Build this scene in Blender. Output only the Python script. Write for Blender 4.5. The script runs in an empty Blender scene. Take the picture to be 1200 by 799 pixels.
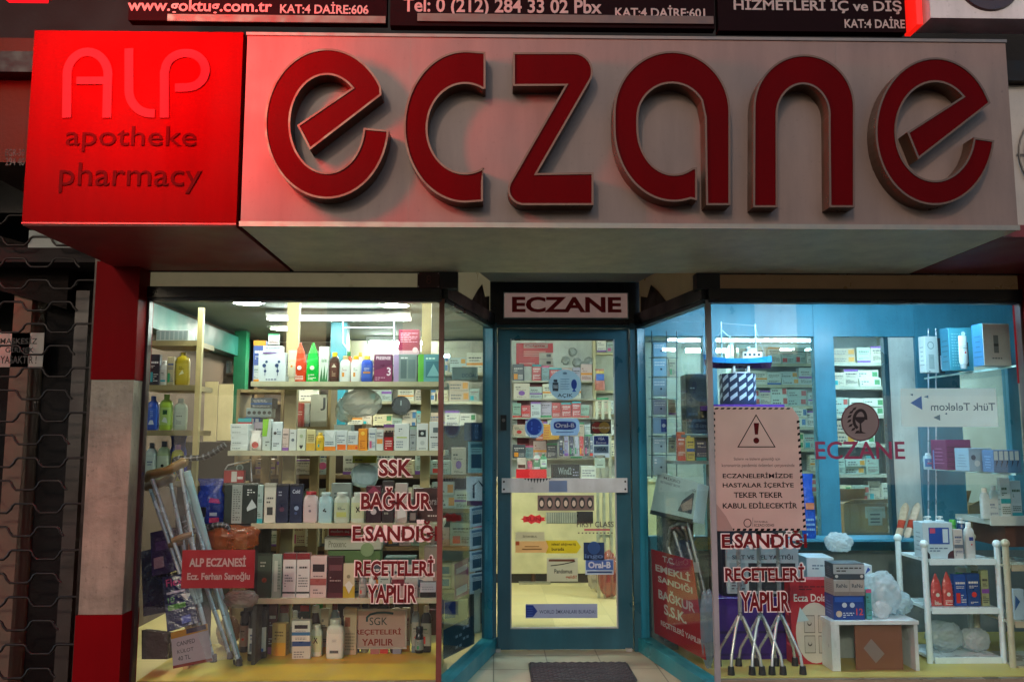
import bpy, bmesh, math, random
from mathutils import Vector, Matrix
C = bpy.context; scene = C.scene; col = scene.collection
PI = math.pi
# ------------------------------------------------------------------ camera
FPX, HZ, VPX = 1000.0, 515.0, 579.0          # focal length in photo pixels, horizon row, column of the facade normal
TH = math.atan((HZ-399.5)/FPX); PS = math.atan((600-VPX)/FPX*math.cos(TH))
CAM = Vector((0, 0, 1.36))
cd = bpy.data.cameras.new('camera'); cam = bpy.data.objects.new('camera', cd); col.objects.link(cam)
cam.location = CAM; cam.rotation_euler = (PI/2+TH, 0, -PS)
cd.lens = FPX/1200*36; cd.sensor_width = 36; cd.clip_start = .05; cd.clip_end = 400
scene.camera = cam
# ------------------------------------------------------------------ world, street light, exposure
SUN_EL, SUN_AZ = math.radians(24), math.radians(20)   # the street lighting comes from above, left of the camera
w = bpy.data.worlds.new('World'); scene.world = w; w.use_nodes = True
nt = w.node_tree; bg = nt.nodes['Background']
sky = nt.nodes.new('ShaderNodeTexSky'); sky.sky_type = 'NISHITA'; sky.sun_disc = False
sky.sun_elevation = math.radians(14); sky.sun_rotation = PI + SUN_AZ
nt.links.new(sky.outputs[0], bg.inputs[0]); bg.inputs[1].default_value = SKY_STRENGTH = .14
sl = bpy.data.lights.new('street_light', 'SUN'); so = bpy.data.objects.new('street_light', sl); col.objects.link(so)
sl.energy = .5; sl.angle = math.radians(3); sl.color = (1, .72, .56)
d = Vector((math.sin(SUN_AZ)*math.cos(SUN_EL), math.cos(SUN_AZ)*math.cos(SUN_EL), -math.sin(SUN_EL)))
so.rotation_euler = d.to_track_quat('-Z', 'Y').to_euler(); so.location = (-3, -6, 6)
vs = scene.view_settings; vs.view_transform = 'Standard'; vs.look = 'None'; vs.exposure = .9; vs.gamma = 1
vs.use_curve_mapping = False
scene.render.engine = 'CYCLES'
cy = scene.cycles; cy.use_denoising = True; cy.transparent_max_bounces = 24; cy.max_bounces = 7
cy.diffuse_bounces = 3; cy.glossy_bounces = 3; cy.caustics_reflective = False; cy.caustics_refractive = False
cy.sample_clamp_indirect = 4
# ------------------------------------------------------------------ pixel -> point on a real plane (photo pixels, 1200 x 799)
RM = cam.rotation_euler.to_matrix()
def ray(px, py): return RM @ Vector(((px-600)/FPX, -(py-399.5)/FPX, -1))
def at(px, py, Y):
    r = ray(px, py); return CAM + r*(Y/r.y)
def atz(px, py, z):
    r = ray(px, py); return CAM + r*((z-CAM.z)/r.z)
def onpl(px, py, p0, n):
    r = ray(px, py); return CAM + r*((p0-CAM).dot(n)/r.dot(n))
# ------------------------------------------------------------------ colour, materials
def S(h):
    if not isinstance(h, str): return tuple(h)[:3]+(1,)
    h = h.lstrip('#')
    if len(h) == 3: h = ''.join(c*2 for c in h)
    def f(v):
        v /= 255; return v/12.92 if v <= .04045 else ((v+.055)/1.055)**2.4
    return tuple(f(int(h[i:i+2], 16)) for i in (0, 2, 4))+(1,)
def mat(name, rough=.5, metal=0, base=None, noise=.12, nscale=9, bump=0, spec=.5, emit=None, estr=0, coat=0, sheer=0, clear=0, streak=0, bscale=60, rvar=.15, alpha=None, trans=0):
    """principled material: colour from the mesh attribute Col (or base), broken up by noise"""
    m = bpy.data.materials.new(name); m.use_nodes = True; n = m.node_tree; L = n.links.new
    p = n.nodes['Principled BSDF']
    p.inputs['Metallic'].default_value = metal; p.inputs['Specular IOR Level'].default_value = spec
    p.inputs['Coat Weight'].default_value = coat
    tc = n.nodes.new('ShaderNodeTexCoord')
    nz = n.nodes.new('ShaderNodeTexNoise'); nz.inputs['Scale'].default_value = nscale; nz.inputs['Detail'].default_value = 6
    L(tc.outputs['Object'], nz.inputs['Vector'])
    mr = n.nodes.new('ShaderNodeMapRange'); mr.inputs[1].default_value = .25; mr.inputs[2].default_value = .75
    mr.inputs[3].default_value = 1-noise; mr.inputs[4].default_value = 1+noise*.5
    L(nz.outputs[0], mr.inputs[0])
    hs = n.nodes.new('ShaderNodeVectorMath'); hs.operation = 'SCALE'
    if base is None:
        a = n.nodes.new('ShaderNodeAttribute'); a.attribute_name = 'Col'; L(a.outputs['Color'], hs.inputs[0])
    else: hs.inputs[0].default_value = S(base)[:3]
    L(mr.outputs[0], hs.inputs['Scale']); L(hs.outputs[0], p.inputs['Base Color'])
    r2 = n.nodes.new('ShaderNodeMapRange'); r2.inputs[1].default_value = .3; r2.inputs[2].default_value = .7
    r2.inputs[3].default_value = max(.03, rough-rvar); r2.inputs[4].default_value = min(1, rough+rvar)
    L(nz.outputs[0], r2.inputs[0]); L(r2.outputs[0], p.inputs['Roughness'])
    if bump:
        nb = n.nodes.new('ShaderNodeTexNoise'); nb.inputs['Scale'].default_value = bscale; nb.inputs['Detail'].default_value = 4
        L(tc.outputs['Object'], nb.inputs['Vector'])
        b = n.nodes.new('ShaderNodeBump'); b.inputs['Strength'].default_value = bump; b.inputs['Distance'].default_value = .01
        L(nb.outputs[0], b.inputs['Height']); L(b.outputs[0], p.inputs['Normal'])
    if emit is not None:
        p.inputs['Emission Color'].default_value = S(emit); p.inputs['Emission Strength'].default_value = estr
    if trans: p.inputs['Transmission Weight'].default_value = trans
    if streak:
        mp = n.nodes.new('ShaderNodeMapping'); mp.inputs['Scale'].default_value = (3.2, 3.2, .5); L(tc.outputs['Object'], mp.inputs[0])
        n2 = n.nodes.new('ShaderNodeTexNoise'); n2.inputs['Scale'].default_value = 2.4; n2.inputs['Detail'].default_value = 7; n2.inputs['Roughness'].default_value = .65; L(mp.outputs[0], n2.inputs['Vector'])
        m2 = n.nodes.new('ShaderNodeMapRange'); m2.inputs[1].default_value = .38; m2.inputs[2].default_value = .72; m2.inputs[3].default_value = 1; m2.inputs[4].default_value = 1-streak; L(n2.outputs[0], m2.inputs[0])
        n3 = n.nodes.new('ShaderNodeTexNoise'); n3.inputs['Scale'].default_value = 55; n3.inputs['Detail'].default_value = 3; L(tc.outputs['Object'], n3.inputs['Vector'])
        m3 = n.nodes.new('ShaderNodeMapRange'); m3.inputs[1].default_value = .62; m3.inputs[2].default_value = .78; m3.inputs[3].default_value = 1; m3.inputs[4].default_value = 1-streak*.9; L(n3.outputs[0], m3.inputs[0])
        mm = n.nodes.new('ShaderNodeMath'); mm.operation = 'MULTIPLY'; L(m2.outputs[0], mm.inputs[0]); L(m3.outputs[0], mm.inputs[1])
        h2 = n.nodes.new('ShaderNodeVectorMath'); h2.operation = 'SCALE'; L(hs.outputs[0], h2.inputs[0]); L(mm.outputs[0], h2.inputs['Scale']); L(h2.outputs[0], p.inputs['Base Color'])
    if sheer:
        tl = n.nodes.new('ShaderNodeBsdfTranslucent'); L(hs.outputs[0], tl.inputs[0]); mx = n.nodes.new('ShaderNodeMixShader'); mx.inputs[0].default_value = sheer
        L(p.outputs[0], mx.inputs[1]); L(tl.outputs[0], mx.inputs[2]); L(mx.outputs[0], n.nodes['Material Output'].inputs[0])
    if clear:
        ot = n.nodes['Material Output']; src = ot.inputs[0].links[0].from_socket
        tr = n.nodes.new('ShaderNodeBsdfTransparent'); mc = n.nodes.new('ShaderNodeMixShader'); mc.inputs[0].default_value = clear
        L(src, mc.inputs[1]); L(tr.outputs[0], mc.inputs[2]); L(mc.outputs[0], ot.inputs[0])
    if alpha is not None: p.inputs['Alpha'].default_value = alpha
    return m
def glassmat(name, tint=(.93, .97, .96), dirt=.0035, gl=1.15, rough=.0, dcol=(.6, .62, .6)):
    m = bpy.data.materials.new(name); m.use_nodes = True; n = m.node_tree; L = n.links.new
    for x in list(n.nodes):
        if x.type == 'BSDF_PRINCIPLED': n.nodes.remove(x)
    out = n.nodes['Material Output']
    t = n.nodes.new('ShaderNodeBsdfTransparent'); t.inputs[0].default_value = tint+(1,)
    g = n.nodes.new('ShaderNodeBsdfGlossy'); g.inputs['Roughness'].default_value = rough; g.inputs[0].default_value = (.9, .95, 1, 1)
    f = n.nodes.new('ShaderNodeFresnel'); f.inputs[0].default_value = 1.45
    ge = n.nodes.new('ShaderNodeNewGeometry'); inv = n.nodes.new('ShaderNodeMath'); inv.operation = 'SUBTRACT'; inv.inputs[0].default_value = gl
    sc_ = n.nodes.new('ShaderNodeMath'); sc_.operation = 'MULTIPLY'; sc_.inputs[1].default_value = gl; L(ge.outputs['Backfacing'], sc_.inputs[0]); L(sc_.outputs[0], inv.inputs[1])
    mu = n.nodes.new('ShaderNodeMath'); mu.operation = 'MULTIPLY'; L(f.outputs[0], mu.inputs[0]); L(inv.outputs[0], mu.inputs[1])   # one reflection per pane
    mx = n.nodes.new('ShaderNodeMixShader'); L(mu.outputs[0], mx.inputs[0]); L(t.outputs[0], mx.inputs[1]); L(g.outputs[0], mx.inputs[2])
    df = n.nodes.new('ShaderNodeBsdfDiffuse'); df.inputs[0].default_value = dcol+(1,)
    tc = n.nodes.new('ShaderNodeTexCoord'); nz = n.nodes.new('ShaderNodeTexNoise'); nz.inputs['Scale'].default_value = 2.2; nz.inputs['Detail'].default_value = 9
    nz.inputs['Roughness'].default_value = .7
    L(tc.outputs['Object'], nz.inputs['Vector'])
    mr = n.nodes.new('ShaderNodeMapRange'); mr.inputs[1].default_value = .4; mr.inputs[2].default_value = .8; mr.inputs[3].default_value = dirt*.3; mr.inputs[4].default_value = dirt*2.2
    L(nz.outputs[0], mr.inputs[0])
    m2 = n.nodes.new('ShaderNodeMixShader'); L(mr.outputs[0], m2.inputs[0]); L(mx.outputs[0], m2.inputs[1]); L(df.outputs[0], m2.inputs[2])
    L(m2.outputs[0], out.inputs[0]); return m
def emitmat(name, c, s):
    m = bpy.data.materials.new(name); m.use_nodes = True; n = m.node_tree
    p = n.nodes['Principled BSDF']; p.inputs['Base Color'].default_value = tuple(v*.5 for v in S(c)[:3])+(1,)
    p.inputs['Emission Color'].default_value = S(c); p.inputs['Emission Strength'].default_value = s; return m
M = {
 'card': mat('printed_card', .42, noise=.07, nscale=14, spec=.45),
 'paper': mat('paper', .7, noise=.10, nscale=6, spec=.2, bump=.15, bscale=14, sheer=.48),
 'film': mat('vinyl_film', .45, noise=.06, nscale=12, sheer=.4),
 'plastic': mat('moulded_plastic', .3, noise=.06, nscale=10, spec=.5),
 'dull': mat('dull_plastic', .5, noise=.15, nscale=12),
 'bag': mat('crinkled_plastic_bag', .22, noise=.2, nscale=18, bump=.9, bscale=28, spec=.6),
 'thinbag': mat('thin_clear_bag', .16, noise=.15, nscale=12, bump=1.0, bscale=16, spec=.8, sheer=.35, clear=.42),
 'paint': mat('painted_metal', .38, noise=.22, nscale=5, spec=.5, bump=.04, bscale=120, streak=.22),
 'chrome': mat('chromed_tube', .3, .55, noise=.1),
 'alu': mat('brushed_aluminium', .45, .6, noise=.2, nscale=20),
 'wood': mat('pale_wood', .5, noise=.22, nscale=7, bump=.05),
 'wall': mat('plaster', .8, noise=.2, nscale=3, bump=.2, bscale=40, spec=.2),
 'signface': mat('dusty_sign_panel', .5, noise=.2, nscale=2.5, bump=.05, bscale=3, spec=.4, streak=.26),
 'redface': mat('red_sign_panel', .6, noise=.1, nscale=3, spec=.03, rvar=.08, streak=.15),
 'stone': mat('stained_stone_cladding', .55, noise=.5, nscale=6, bump=.4, bscale=30, streak=.5),
 'fabric': mat('soft_fabric', .9, noise=.25, nscale=30, spec=.1, bump=.3),
 'iron': mat('dark_iron', .45, .6, noise=.4, nscale=20),
 'glass': glassmat('window_glass'),
 'cleanglass': glassmat('shelf_glass', (.86, .96, .95), .05),
 'clearfilm': glassmat('clear_plastic_wrap', (.9, .93, .95), .14, 2.2, .12),
}
# ------------------------------------------------------------------ mesh builder (world or local coordinates, one colour per face)
FCACHE = {}
def glyphs(s, off):
    k = (s, off)
    if k not in FCACHE:
        cu = bpy.data.curves.new('t', 'FONT'); cu.body = s; cu.offset = off; cu.resolution_u = 3
        o = bpy.data.objects.new('t', cu); me = bpy.data.meshes.new_from_object(o)
        vs_ = [Vector((v.co.x, v.co.y)) for v in me.vertices]; fs = [tuple(p.vertices) for p in me.polygons]
        bpy.data.objects.remove(o); bpy.data.meshes.remove(me); bpy.data.curves.remove(cu)
        if not vs_: vs_ = [Vector((0, 0))]
        x0 = min(v.x for v in vs_); x1 = max(v.x for v in vs_); y0 = min(v.y for v in vs_); y1 = max(v.y for v in vs_)
        FCACHE[k] = ([((v.x-x0)/max(x1-x0, 1e-6), (v.y-y0)/max(y1-y0, 1e-6)) for v in vs_], fs, (x1-x0)/max(y1-y0, 1e-6))
    return FCACHE[k]
class MB:
    def __init__(s): s.v = []; s.f = []; s.c = []; s.sm = []
    def add(s, verts, faces, c, smooth=False):
        b = len(s.v); s.v += [Vector(v) for v in verts]; c = S(c)
        for f in faces: s.f.append(tuple(i+b for i in f)); s.c.append(c); s.sm.append(smooth)
        return s
    def quad(s, a, b, c_, d_, c): return s.add([a, b, c_, d_], [(0, 1, 2, 3)], c)
    def box(s, a, b, c, cs=None):
        x0, y0, z0 = (min(a[i], b[i]) for i in range(3)); x1, y1, z1 = (max(a[i], b[i]) for i in range(3))
        v = [(x0,y0,z0),(x1,y0,z0),(x1,y1,z0),(x0,y1,z0),(x0,y0,z1),(x1,y0,z1),(x1,y1,z1),(x0,y1,z1)]
        F = [(0,1,5,4),(2,3,7,6),(3,0,4,7),(1,2,6,5),(4,5,6,7),(3,2,1,0)]
        if cs is None: return s.add(v, F, c)
        s.add(v, F[:2], c); return s.add(v, F[2:], cs)
    def prism(s, poly, n, c, cs=None):
        """polygon (3-D points, in order) pushed along the vector n"""
        k = len(poly); P = [Vector(p) for p in poly]; Q = [p+Vector(n) for p in P]
        s.add(P+Q, [tuple(range(k)), tuple(range(2*k-1, k-1, -1))], c)
        return s.add(P+Q, [(i, (i+1) % k, k+(i+1) % k, k+i) for i in range(k)], cs or c)
    def beam(s, a, b, wx, wz, c, up=(0, 0, 1)):
        a = Vector(a); b = Vector(b); d_ = (b-a).normalized(); u = d_.cross(Vector(up))
        if u.length < 1e-4: u = d_.cross(Vector((0, 1, 0)))
        u.normalize(); v = u.cross(d_); u = u*wx/2; v = v*wz/2
        return s.prism([a-u-v, a+u-v, a+u+v, a-u+v], b-a, c)
    def tube(s, pts, r, c, n=10, cap=True):
        pts = [Vector(p) for p in pts]; rs = r if isinstance(r, (list, tuple)) else [r]*len(pts); V = []; F = []
        t0 = (pts[1]-pts[0]).normalized(); u = t0.cross(Vector((0, 0, 1)))
        if u.length < 1e-3: u = t0.cross(Vector((1, 0, 0)))
        u.normalize()
        for i, p in enumerate(pts):
            t = (pts[min(i+1, len(pts)-1)]-pts[max(i-1, 0)]).normalized(); u = (u-t*u.dot(t)).normalized(); v = t.cross(u)
            V += [p+(u*math.cos(2*PI*k/n)+v*math.sin(2*PI*k/n))*rs[i] for k in range(n)]
        for i in range(len(pts)-1):
            F += [(i*n+k, i*n+(k+1) % n, (i+1)*n+(k+1) % n, (i+1)*n+k) for k in range(n)]
        s.add(V, F, c, True)
        if cap: s.add(V[:n], [tuple(range(n-1, -1, -1))], c); s.add(V[-n:], [tuple(range(n))], c)
        return s
    def loft(s, levels, c, n=20, p=2.0, o=(0, 0, 0), arc=None, caps=True):
        """levels (z, rx, ry) of a superellipse; arc=(a0,a1) keeps only a patch of the side"""
        V = []; F = []; o = Vector(o)
        a0, a1 = arc or (0, 2*PI); m = n if arc is None else n+1
        for z, rx, ry in levels:
            for k in range(m):
                a = a0+(a1-a0)*k/n; ca, sa = math.cos(a), math.sin(a)
                V.append(o+Vector((math.copysign(abs(ca)**(2/p), ca)*rx, math.copysign(abs(sa)**(2/p), sa)*ry, z)))
        for i in range(len(levels)-1):
            for k in range(n): F.append((i*m+k, i*m+(k+1) % m, (i+1)*m+(k+1) % m, (i+1)*m+k))
        s.add(V, F, c, True)
        if caps and arc is None:
            s.add(V[:m], [tuple(range(m-1, -1, -1))], c); s.add(V[-m:], [tuple(range(m))], c)
        return s
    def disc(s, o, u, v, c, n=20):
        o = Vector(o); u = Vector(u); v = Vector(v)
        return s.add([o+u*math.cos(2*PI*k/n)+v*math.sin(2*PI*k/n) for k in range(n)], [tuple(range(n))], c)
    def text(s, t, o, u, v, c, off=0.0, n=None, dep=0):
        """glyphs of t stretched into the parallelogram o, u, v (n: lift along the normal; dep: thickness)"""
        vs_, fs, _ = glyphs(t, off); o = Vector(o); u = Vector(u); v = Vector(v)
        nn = u.cross(v).normalized(); lift = nn*(n or 0)
        P = [o+u*a+v*b+lift for a, b in vs_]
        s.add(P, fs, c)
        if dep:
            Q = [p-nn*dep for p in P]; k = len(P); cnt = {}
            for f in fs:
                for i in range(len(f)): e = (f[i], f[(i+1) % len(f)]); cnt[e] = 1
            s.add(P+Q, [(b, a, a+k, b+k) for a, b in cnt if (b, a) not in cnt], c)
        return s
    def strip(s, pts, h, n, dep, c, cs=None):
        """a stroke of half-width h along pts lying in the plane with normal n"""
        P = [Vector(p) for p in pts]; n = Vector(n).normalized(); L_ = []; R_ = []
        for i, p in enumerate(P):
            a = (P[i]-P[i-1]).normalized() if i else None; b = (P[i+1]-P[i]).normalized() if i < len(P)-1 else None
            t = (a+b).normalized() if a and b else (a or b); sd = t.cross(n)
            k = 1/max(.5, math.sqrt((1+a.dot(b))/2)) if a and b else 1
            L_.append(p+sd*h*k); R_.append(p-sd*h*k)
        m = len(P); q = n*dep
        V = L_+R_+[x-q for x in L_]+[x-q for x in R_]
        s.add(V, [(i, i+1, m+i+1, m+i) for i in range(m-1)], c)
        F = []
        for i in range(m-1): F += [(i, 2*m+i, 2*m+i+1, i+1), (m+i, m+i+1, 3*m+i+1, 3*m+i)]
        F += [(0, m, 3*m, 2*m), (m-1, 3*m-1, 4*m-1, 2*m-1)]
        return s.add(V, F, cs or c)
    def build(s, name, m, parent=None, o=(0, 0, 0), mats=None):
        o = Vector(o); me = bpy.data.meshes.new(name)
        me.from_pydata([tuple(v-o) for v in s.v], [], s.f)
        a = me.color_attributes.new('Col', 'FLOAT_COLOR', 'CORNER'); i = 0; buf = []
        for p, c in zip(s.f, s.c): buf += list(c)*len(p)
        a.data.foreach_set('color', buf)
        me.polygons.foreach_set('use_smooth', s.sm)
        me.materials.append(M[m] if isinstance(m, str) else m)
        ob = bpy.data.objects.new(name, me); col.objects.link(ob)
        if parent is not None: ob.parent = parent
        else: ob.location = o
        return ob
def tag(o, label=None, cat=None, group=None, kind=None):
    if label: o['label'] = label
    if cat: o['category'] = cat
    if group: o['group'] = group
    if kind: o['kind'] = kind
    return o
def thing(name, loc, label, cat, group=None, rz=0):
    o = bpy.data.objects.new(name, None); col.objects.link(o); o.location = loc; o.rotation_euler.z = rz
    o.empty_display_size = .05
    return tag(o, label, cat, group)
def copy_tree(o, parent=None):
    c = o.copy(); col.objects.link(c)
    if parent is not None: c.parent = parent
    for ch in list(o.children): copy_tree(ch, c)
    return c
# ------------------------------------------------------------------ small goods
X = Vector((1, 0, 0)); Z = Vector((0, 0, 1))
def front_print(mb, w, h, y, pr, rng):
    """printed matter on the front face (u, v in 0..1 from the lower left corner)"""
    def P(u, v, k): return Vector(((u-.5)*w, y-.0005*k, v*h))
    for k, t in enumerate(pr, 1):
        q = t[0]
        if q == 'B': mb.quad(P(0,t[1],k), P(1,t[1],k), P(1,t[2],k), P(0,t[2],k), t[3])
        elif q == 'R': mb.quad(P(t[1],t[2],k), P(t[3],t[2],k), P(t[3],t[4],k), P(t[1],t[4],k), t[5])
        elif q == 'D': mb.disc(P(t[1],t[2],k), X*t[3]*w, Z*t[3]*w, t[4], 14)
        elif q == 'T': mb.text(t[1], P(t[2],t[3],k), X*(t[4]-t[2])*w, Z*(t[5]-t[3])*h, t[6], .015)
        elif q == 'L':
            u0, v0, u1, v1, n, c = t[1:]
            for i in range(n):
                va = v0+(v1-v0)*i/n; vb = va+(v1-v0)/n*.45; u = u0
                while u < u1-.02:
                    e = min(u1, u+rng.uniform(.08, .22)*(u1-u0)+.02)
                    mb.quad(P(u,va,k), P(e,va,k), P(e,vb,k), P(u,vb,k), c); u = e+.03
                    if rng.random() < .15: break
        elif q == 'P': mb.add([P(a, b, k) for a, b in t[1]], [tuple(range(len(t[1])))], t[2])
def auto_print(rng, dark):
    ink = '#d8d4cc' if dark else rng.choice(['#303338', '#2f4a7a', '#7a2f38', '#3d5f4a', '#444'])
    acc = rng.choice(['#c2352c', '#2d62a8', '#2f8f5b', '#d98a1e', '#7b4a9a', '#2aa0a8', '#c95a86', '#5a6570'])
    pr = [('L', .12, .70, .88, .84, 1, ink), ('L', .16, .56, .8, .66, 2, ink)]
    s = rng.randrange(5)
    if s == 0: pr += [('B', 0, .14, acc), ('L', .1, .2, .9, .34, 3, ink)]
    elif s == 1: pr += [('D', .5, .36, .2, acc), ('L', .2, .08, .8, .16, 2, ink)]
    elif s == 2: pr += [('B', .36, .48, acc), ('L', .1, .1, .9, .3, 4, ink)]
    elif s == 3: pr += [('R', .12, .1, .45, .42, acc), ('L', .52, .12, .9, .4, 4, ink)]
    else: pr += [('B', .88, 1, acc), ('L', .12, .12, .9, .42, 5, ink)]
    return pr
def lum(c): c = S(c); return .2*c[0]+.7*c[1]+.1*c[2]
def carton(name, w, h, d_, body, pr=None, seed=0, side=None, m='card'):
    """closed folding carton, base centre at the origin, front towards -Y, with flap seams"""
    rng = random.Random(seed); mb = MB(); b = S(body); sd = S(side or body)
    e = min(.0022, w*.05)
    x, y = w/2, d_/2
    mb.loft([(0, x-e, y-e), (e, x, y), (h-e, x, y), (h, x-e, y-e)], b, 4, 2) if False else None
    V = [(-x+e,-y+e,0),(x-e,-y+e,0),(x-e,y-e,0),(-x+e,y-e,0)]
    for z in (e, h-e): V += [(-x,-y+e,z),(-x+e,-y,z),(x-e,-y,z),(x,-y+e,z),(x,y-e,z),(x-e,y,z),(-x+e,y,z),(-x,y-e,z)]
    V += [(-x+e,-y+e,h),(x-e,-y+e,h),(x-e,y-e,h),(-x+e,y-e,h)]
    mb.add(V, [(3,2,1,0), (20,21,22,23)]+[(0,1,6,5),(13,14,21,20),(5,6,14,13), (2,3,10,9),(9,10,18,17),(17,18,23,22), (4,5,13,12),(6,7,15,14),(8,9,17,16),(10,11,19,18)], b)
    mb.add(V, [(1,2,8,7),(7,8,16,15),(15,16,22,21),(3,0,4,11),(11,4,12,19),(19,12,20,23), (0,5,4),(1,7,6),(2,9,8),(3,11,10),(20,12,13),(21,14,15),(22,16,17),(23,18,19)], sd)
    seam = tuple(c*.55 for c in b[:3])
    mb.quad((-x+.004,-y*.15,h+.0004),(x-.004,-y*.15,h+.0004),(x-.004,-y*.15+.0016,h+.0004),(-x+.004,-y*.15+.0016,h+.0004), seam)
    front_print(mb, w, h, -y, auto_print(rng, lum(body) < .18) if pr is None else pr, rng)
    # small print on the side panels as well
    for sgn in (-1, 1):
        for i in range(5):
            z = h*(.2+.12*i); l_ = d_*rng.uniform(.3, .75)
            q = [(sgn*(x+.0005), -l_/2, z), (sgn*(x+.0005), l_/2, z), (sgn*(x+.0005), l_/2, z+h*.03), (sgn*(x+.0005), -l_/2, z+h*.03)]
            mb.quad(*q, tuple(v*.6 if lum(body) > .2 else min(1, v*1.8+.1) for v in sd[:3]))
    return mb.build(name, m)
def bottle(name, w, h, d_, body, cap, label=None, style='flat', pr=None, seed=0, capw=.42, caph=.14, m='plastic'):
    """bottle > body, cap, label; base centre at the origin"""
    rng = random.Random(seed); o = bpy.data.objects.new(name, None); col.objects.link(o); o.empty_display_size = .03
    x, y = w/2, d_/2; p = 2.0 if style in ('round', 'pump') else 3.6
    cr = min(x, y)*2*capw if style != 'tube' else x*.8
    ch = h*caph; hb = h-ch; sh = hb*(.84 if style != 'round' else .78); nr = cr*.82
    if style == 'tube':
        lv = [(ch, x*.8, y*.8), (ch+h*.06, x, y*.95), (h*.6, x, y*.6), (h*.96, x*1.02, y*.12), (h, x*1.02, y*.1)]
        MB().loft(lv, body, 18, 2.2).build('body', m, o)
        MB().loft([(0, x*.74, y*.74), (ch*.96, x*.78, y*.78)], cap, 18, 2).build('cap', m, o)
    else:
        lv = [(0, x*.9, y*.9), (.006, x*.98, y*.98), (.012, x, y), (sh*.5, x, y), (sh*.93, x*.99, y*.99), (sh+(hb-sh)*.4, x*.86, y*.88), (sh+(hb-sh)*.75, max(nr, x*.55), max(nr, y*.6)), (hb*.985, nr, nr), (hb, nr, nr)]
        MB().loft(lv, body, 22, p).build('body', m, o)
        cb = MB(); z0 = hb-.004
        if style == 'pump':
            cb.loft([(z0, cr, cr), (z0+ch*.35, cr, cr), (z0+ch*.4, cr*.35, cr*.35), (z0+ch*.75, cr*.35, cr*.35)], cap, 14)
            cb.loft([(z0+ch*.75, cr*.8, cr*.8), (z0+ch, cr*.75, cr*.75)], cap, 14)
            cb.beam((0, 0, z0+ch*.87), (-x*1.0, -y*.4, z0+ch*.82), cr*.5, cr*.4, cap)
        elif style == 'ball':
            r = cr*1.25
            cb.loft([(z0+r*(1-math.cos(a)), max(.001, r*math.sin(a)), max(.001, r*math.sin(a))) for a in [PI*i/8+.02 for i in range(9)]], cap, 14)
        else:
            cb.loft([(z0, cr, cr), (z0+ch*.9, cr, cr), (z0+ch, cr*.9, cr*.9)], cap, 16, 2)
            for i in range(2): cb.loft([(z0+ch*(.25+.3*i), cr*1.03, cr*1.03), (z0+ch*(.33+.3*i), cr*1.03, cr*1.03)], tuple(v*.8 for v in S(cap)[:3]), 16, 2)
        cb.build('cap', m, o)
    if label:
        z0, z1 = (hb*.16, sh*.86) if style != 'tube' else (h*.35, h*.7)
        k = 1.012
        lb = MB()
        if style == 'tube':
            lb.loft([(z0, x*k, y*.78*k), (z1, x*1.01*k, y*.5*k)], label, 12, 2.2, arc=(-PI*.85, -PI*.15))
        else: lb.loft([(z0, x*k, y*k), (z1, x*k, y*k)], label, 14, p, arc=(-PI*.86, -PI*.14))
        lw = w*.62; lh = z1-z0; t = MB(); dk = lum(label) < .2
        front_print(t, lw, lh, -y*k-.0012 if p == 2 else -y*k-.0005, pr if pr is not None else auto_print(rng, dk)[:3], rng)
        b0 = len(lb.v)
        for v in t.v: v.z += z0; v.y += (v.x*v.x)/(w*w)*y*1.15 if p == 2 else 0
        lb.v += t.v; lb.f += [tuple(i+b0 for i in f) for f in t.f]; lb.c += t.c; lb.sm += t.sm
        lb.build('label', 'card', o)
    return o
def pouch(name, w, h, d_, body, pr=None, seed=0, spike=True):
    rng = random.Random(seed); mb = MB()
    N = 9; V = []; F = []
    prof = [(0, 1, .5), (.12, 1.02, 1), (.4, 1, .9), (.62, .9, .55), (.75, .72, .3), (.9, .34 if spike else .8, .12), (1, .12 if spike else .95, .06)]
    mb.loft([(z*h, rx*w/2, max(.002, ry*d_/2)) for z, rx, ry in prof], body, 20, 2.4)
    front_print(mb, w*.8, h*.5, -d_/2*1.03, pr or [('L', .1, .1, .9, .4, 4, '#e8e8d8'), ('D', .5, .7, .22, '#e8e8d8')], rng)
    return mb.build(name, 'bag')
def crumple(name, pts, c, parent=None, seed=0, o=(0, 0, 0), m='thinbag', amp=.15, sub=5):
    """soft crumpled bag: a ball pushed to radii (rx, ry, rz), folded by ridged waves"""
    rng = random.Random(seed); bm = bmesh.new(); bmesh.ops.create_icosphere(bm, subdivisions=sub, radius=1)
    rx, ry, rz = pts; K = []
    for i in range(22):
        a = Vector((rng.uniform(-1, 1), rng.uniform(-1, 1), rng.uniform(-1, 1))).normalized(); K.append((a, rng.uniform(2, 5) if i < 8 else rng.uniform(6, 16), rng.uniform(0, 6), 1 if i < 8 else .5))
    mb = MB()
    for v in bm.verts:
        n = v.co.copy(); k = 1
        for a, f, b, wt in K: k += (.55-abs(math.sin(n.dot(a)*f+b)))*wt*amp*.34
        q = Vector((math.copysign(abs(n.x)**.85, n.x)*rx*k, math.copysign(abs(n.y)**.85, n.y)*ry*k, math.copysign(abs(n.z)**.85, n.z)*rz*k+rz))
        v.co = Vector((q.x, q.y, max(0, q.z)))
    mb.add([v.co.copy() for v in bm.verts], [tuple(v.index for v in f.verts) for f in bm.faces], c, True); bm.free()
    ob = mb.build(name, m, parent)
    if parent is None: ob.location = o
    return ob
def place(o, x, y, z, rz=0): o.location = (x, y, z); o.rotation_euler.z = rz; return o
def span(x0, x1, yt, zb, Y):
    """centre x, width and height of a thing standing at height zb whose front stands at Y"""
    a = at(x0, yt, Y); b = at(x1, yt, Y); return (a.x+b.x)/2, b.x-a.x, a.z-zb
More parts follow.
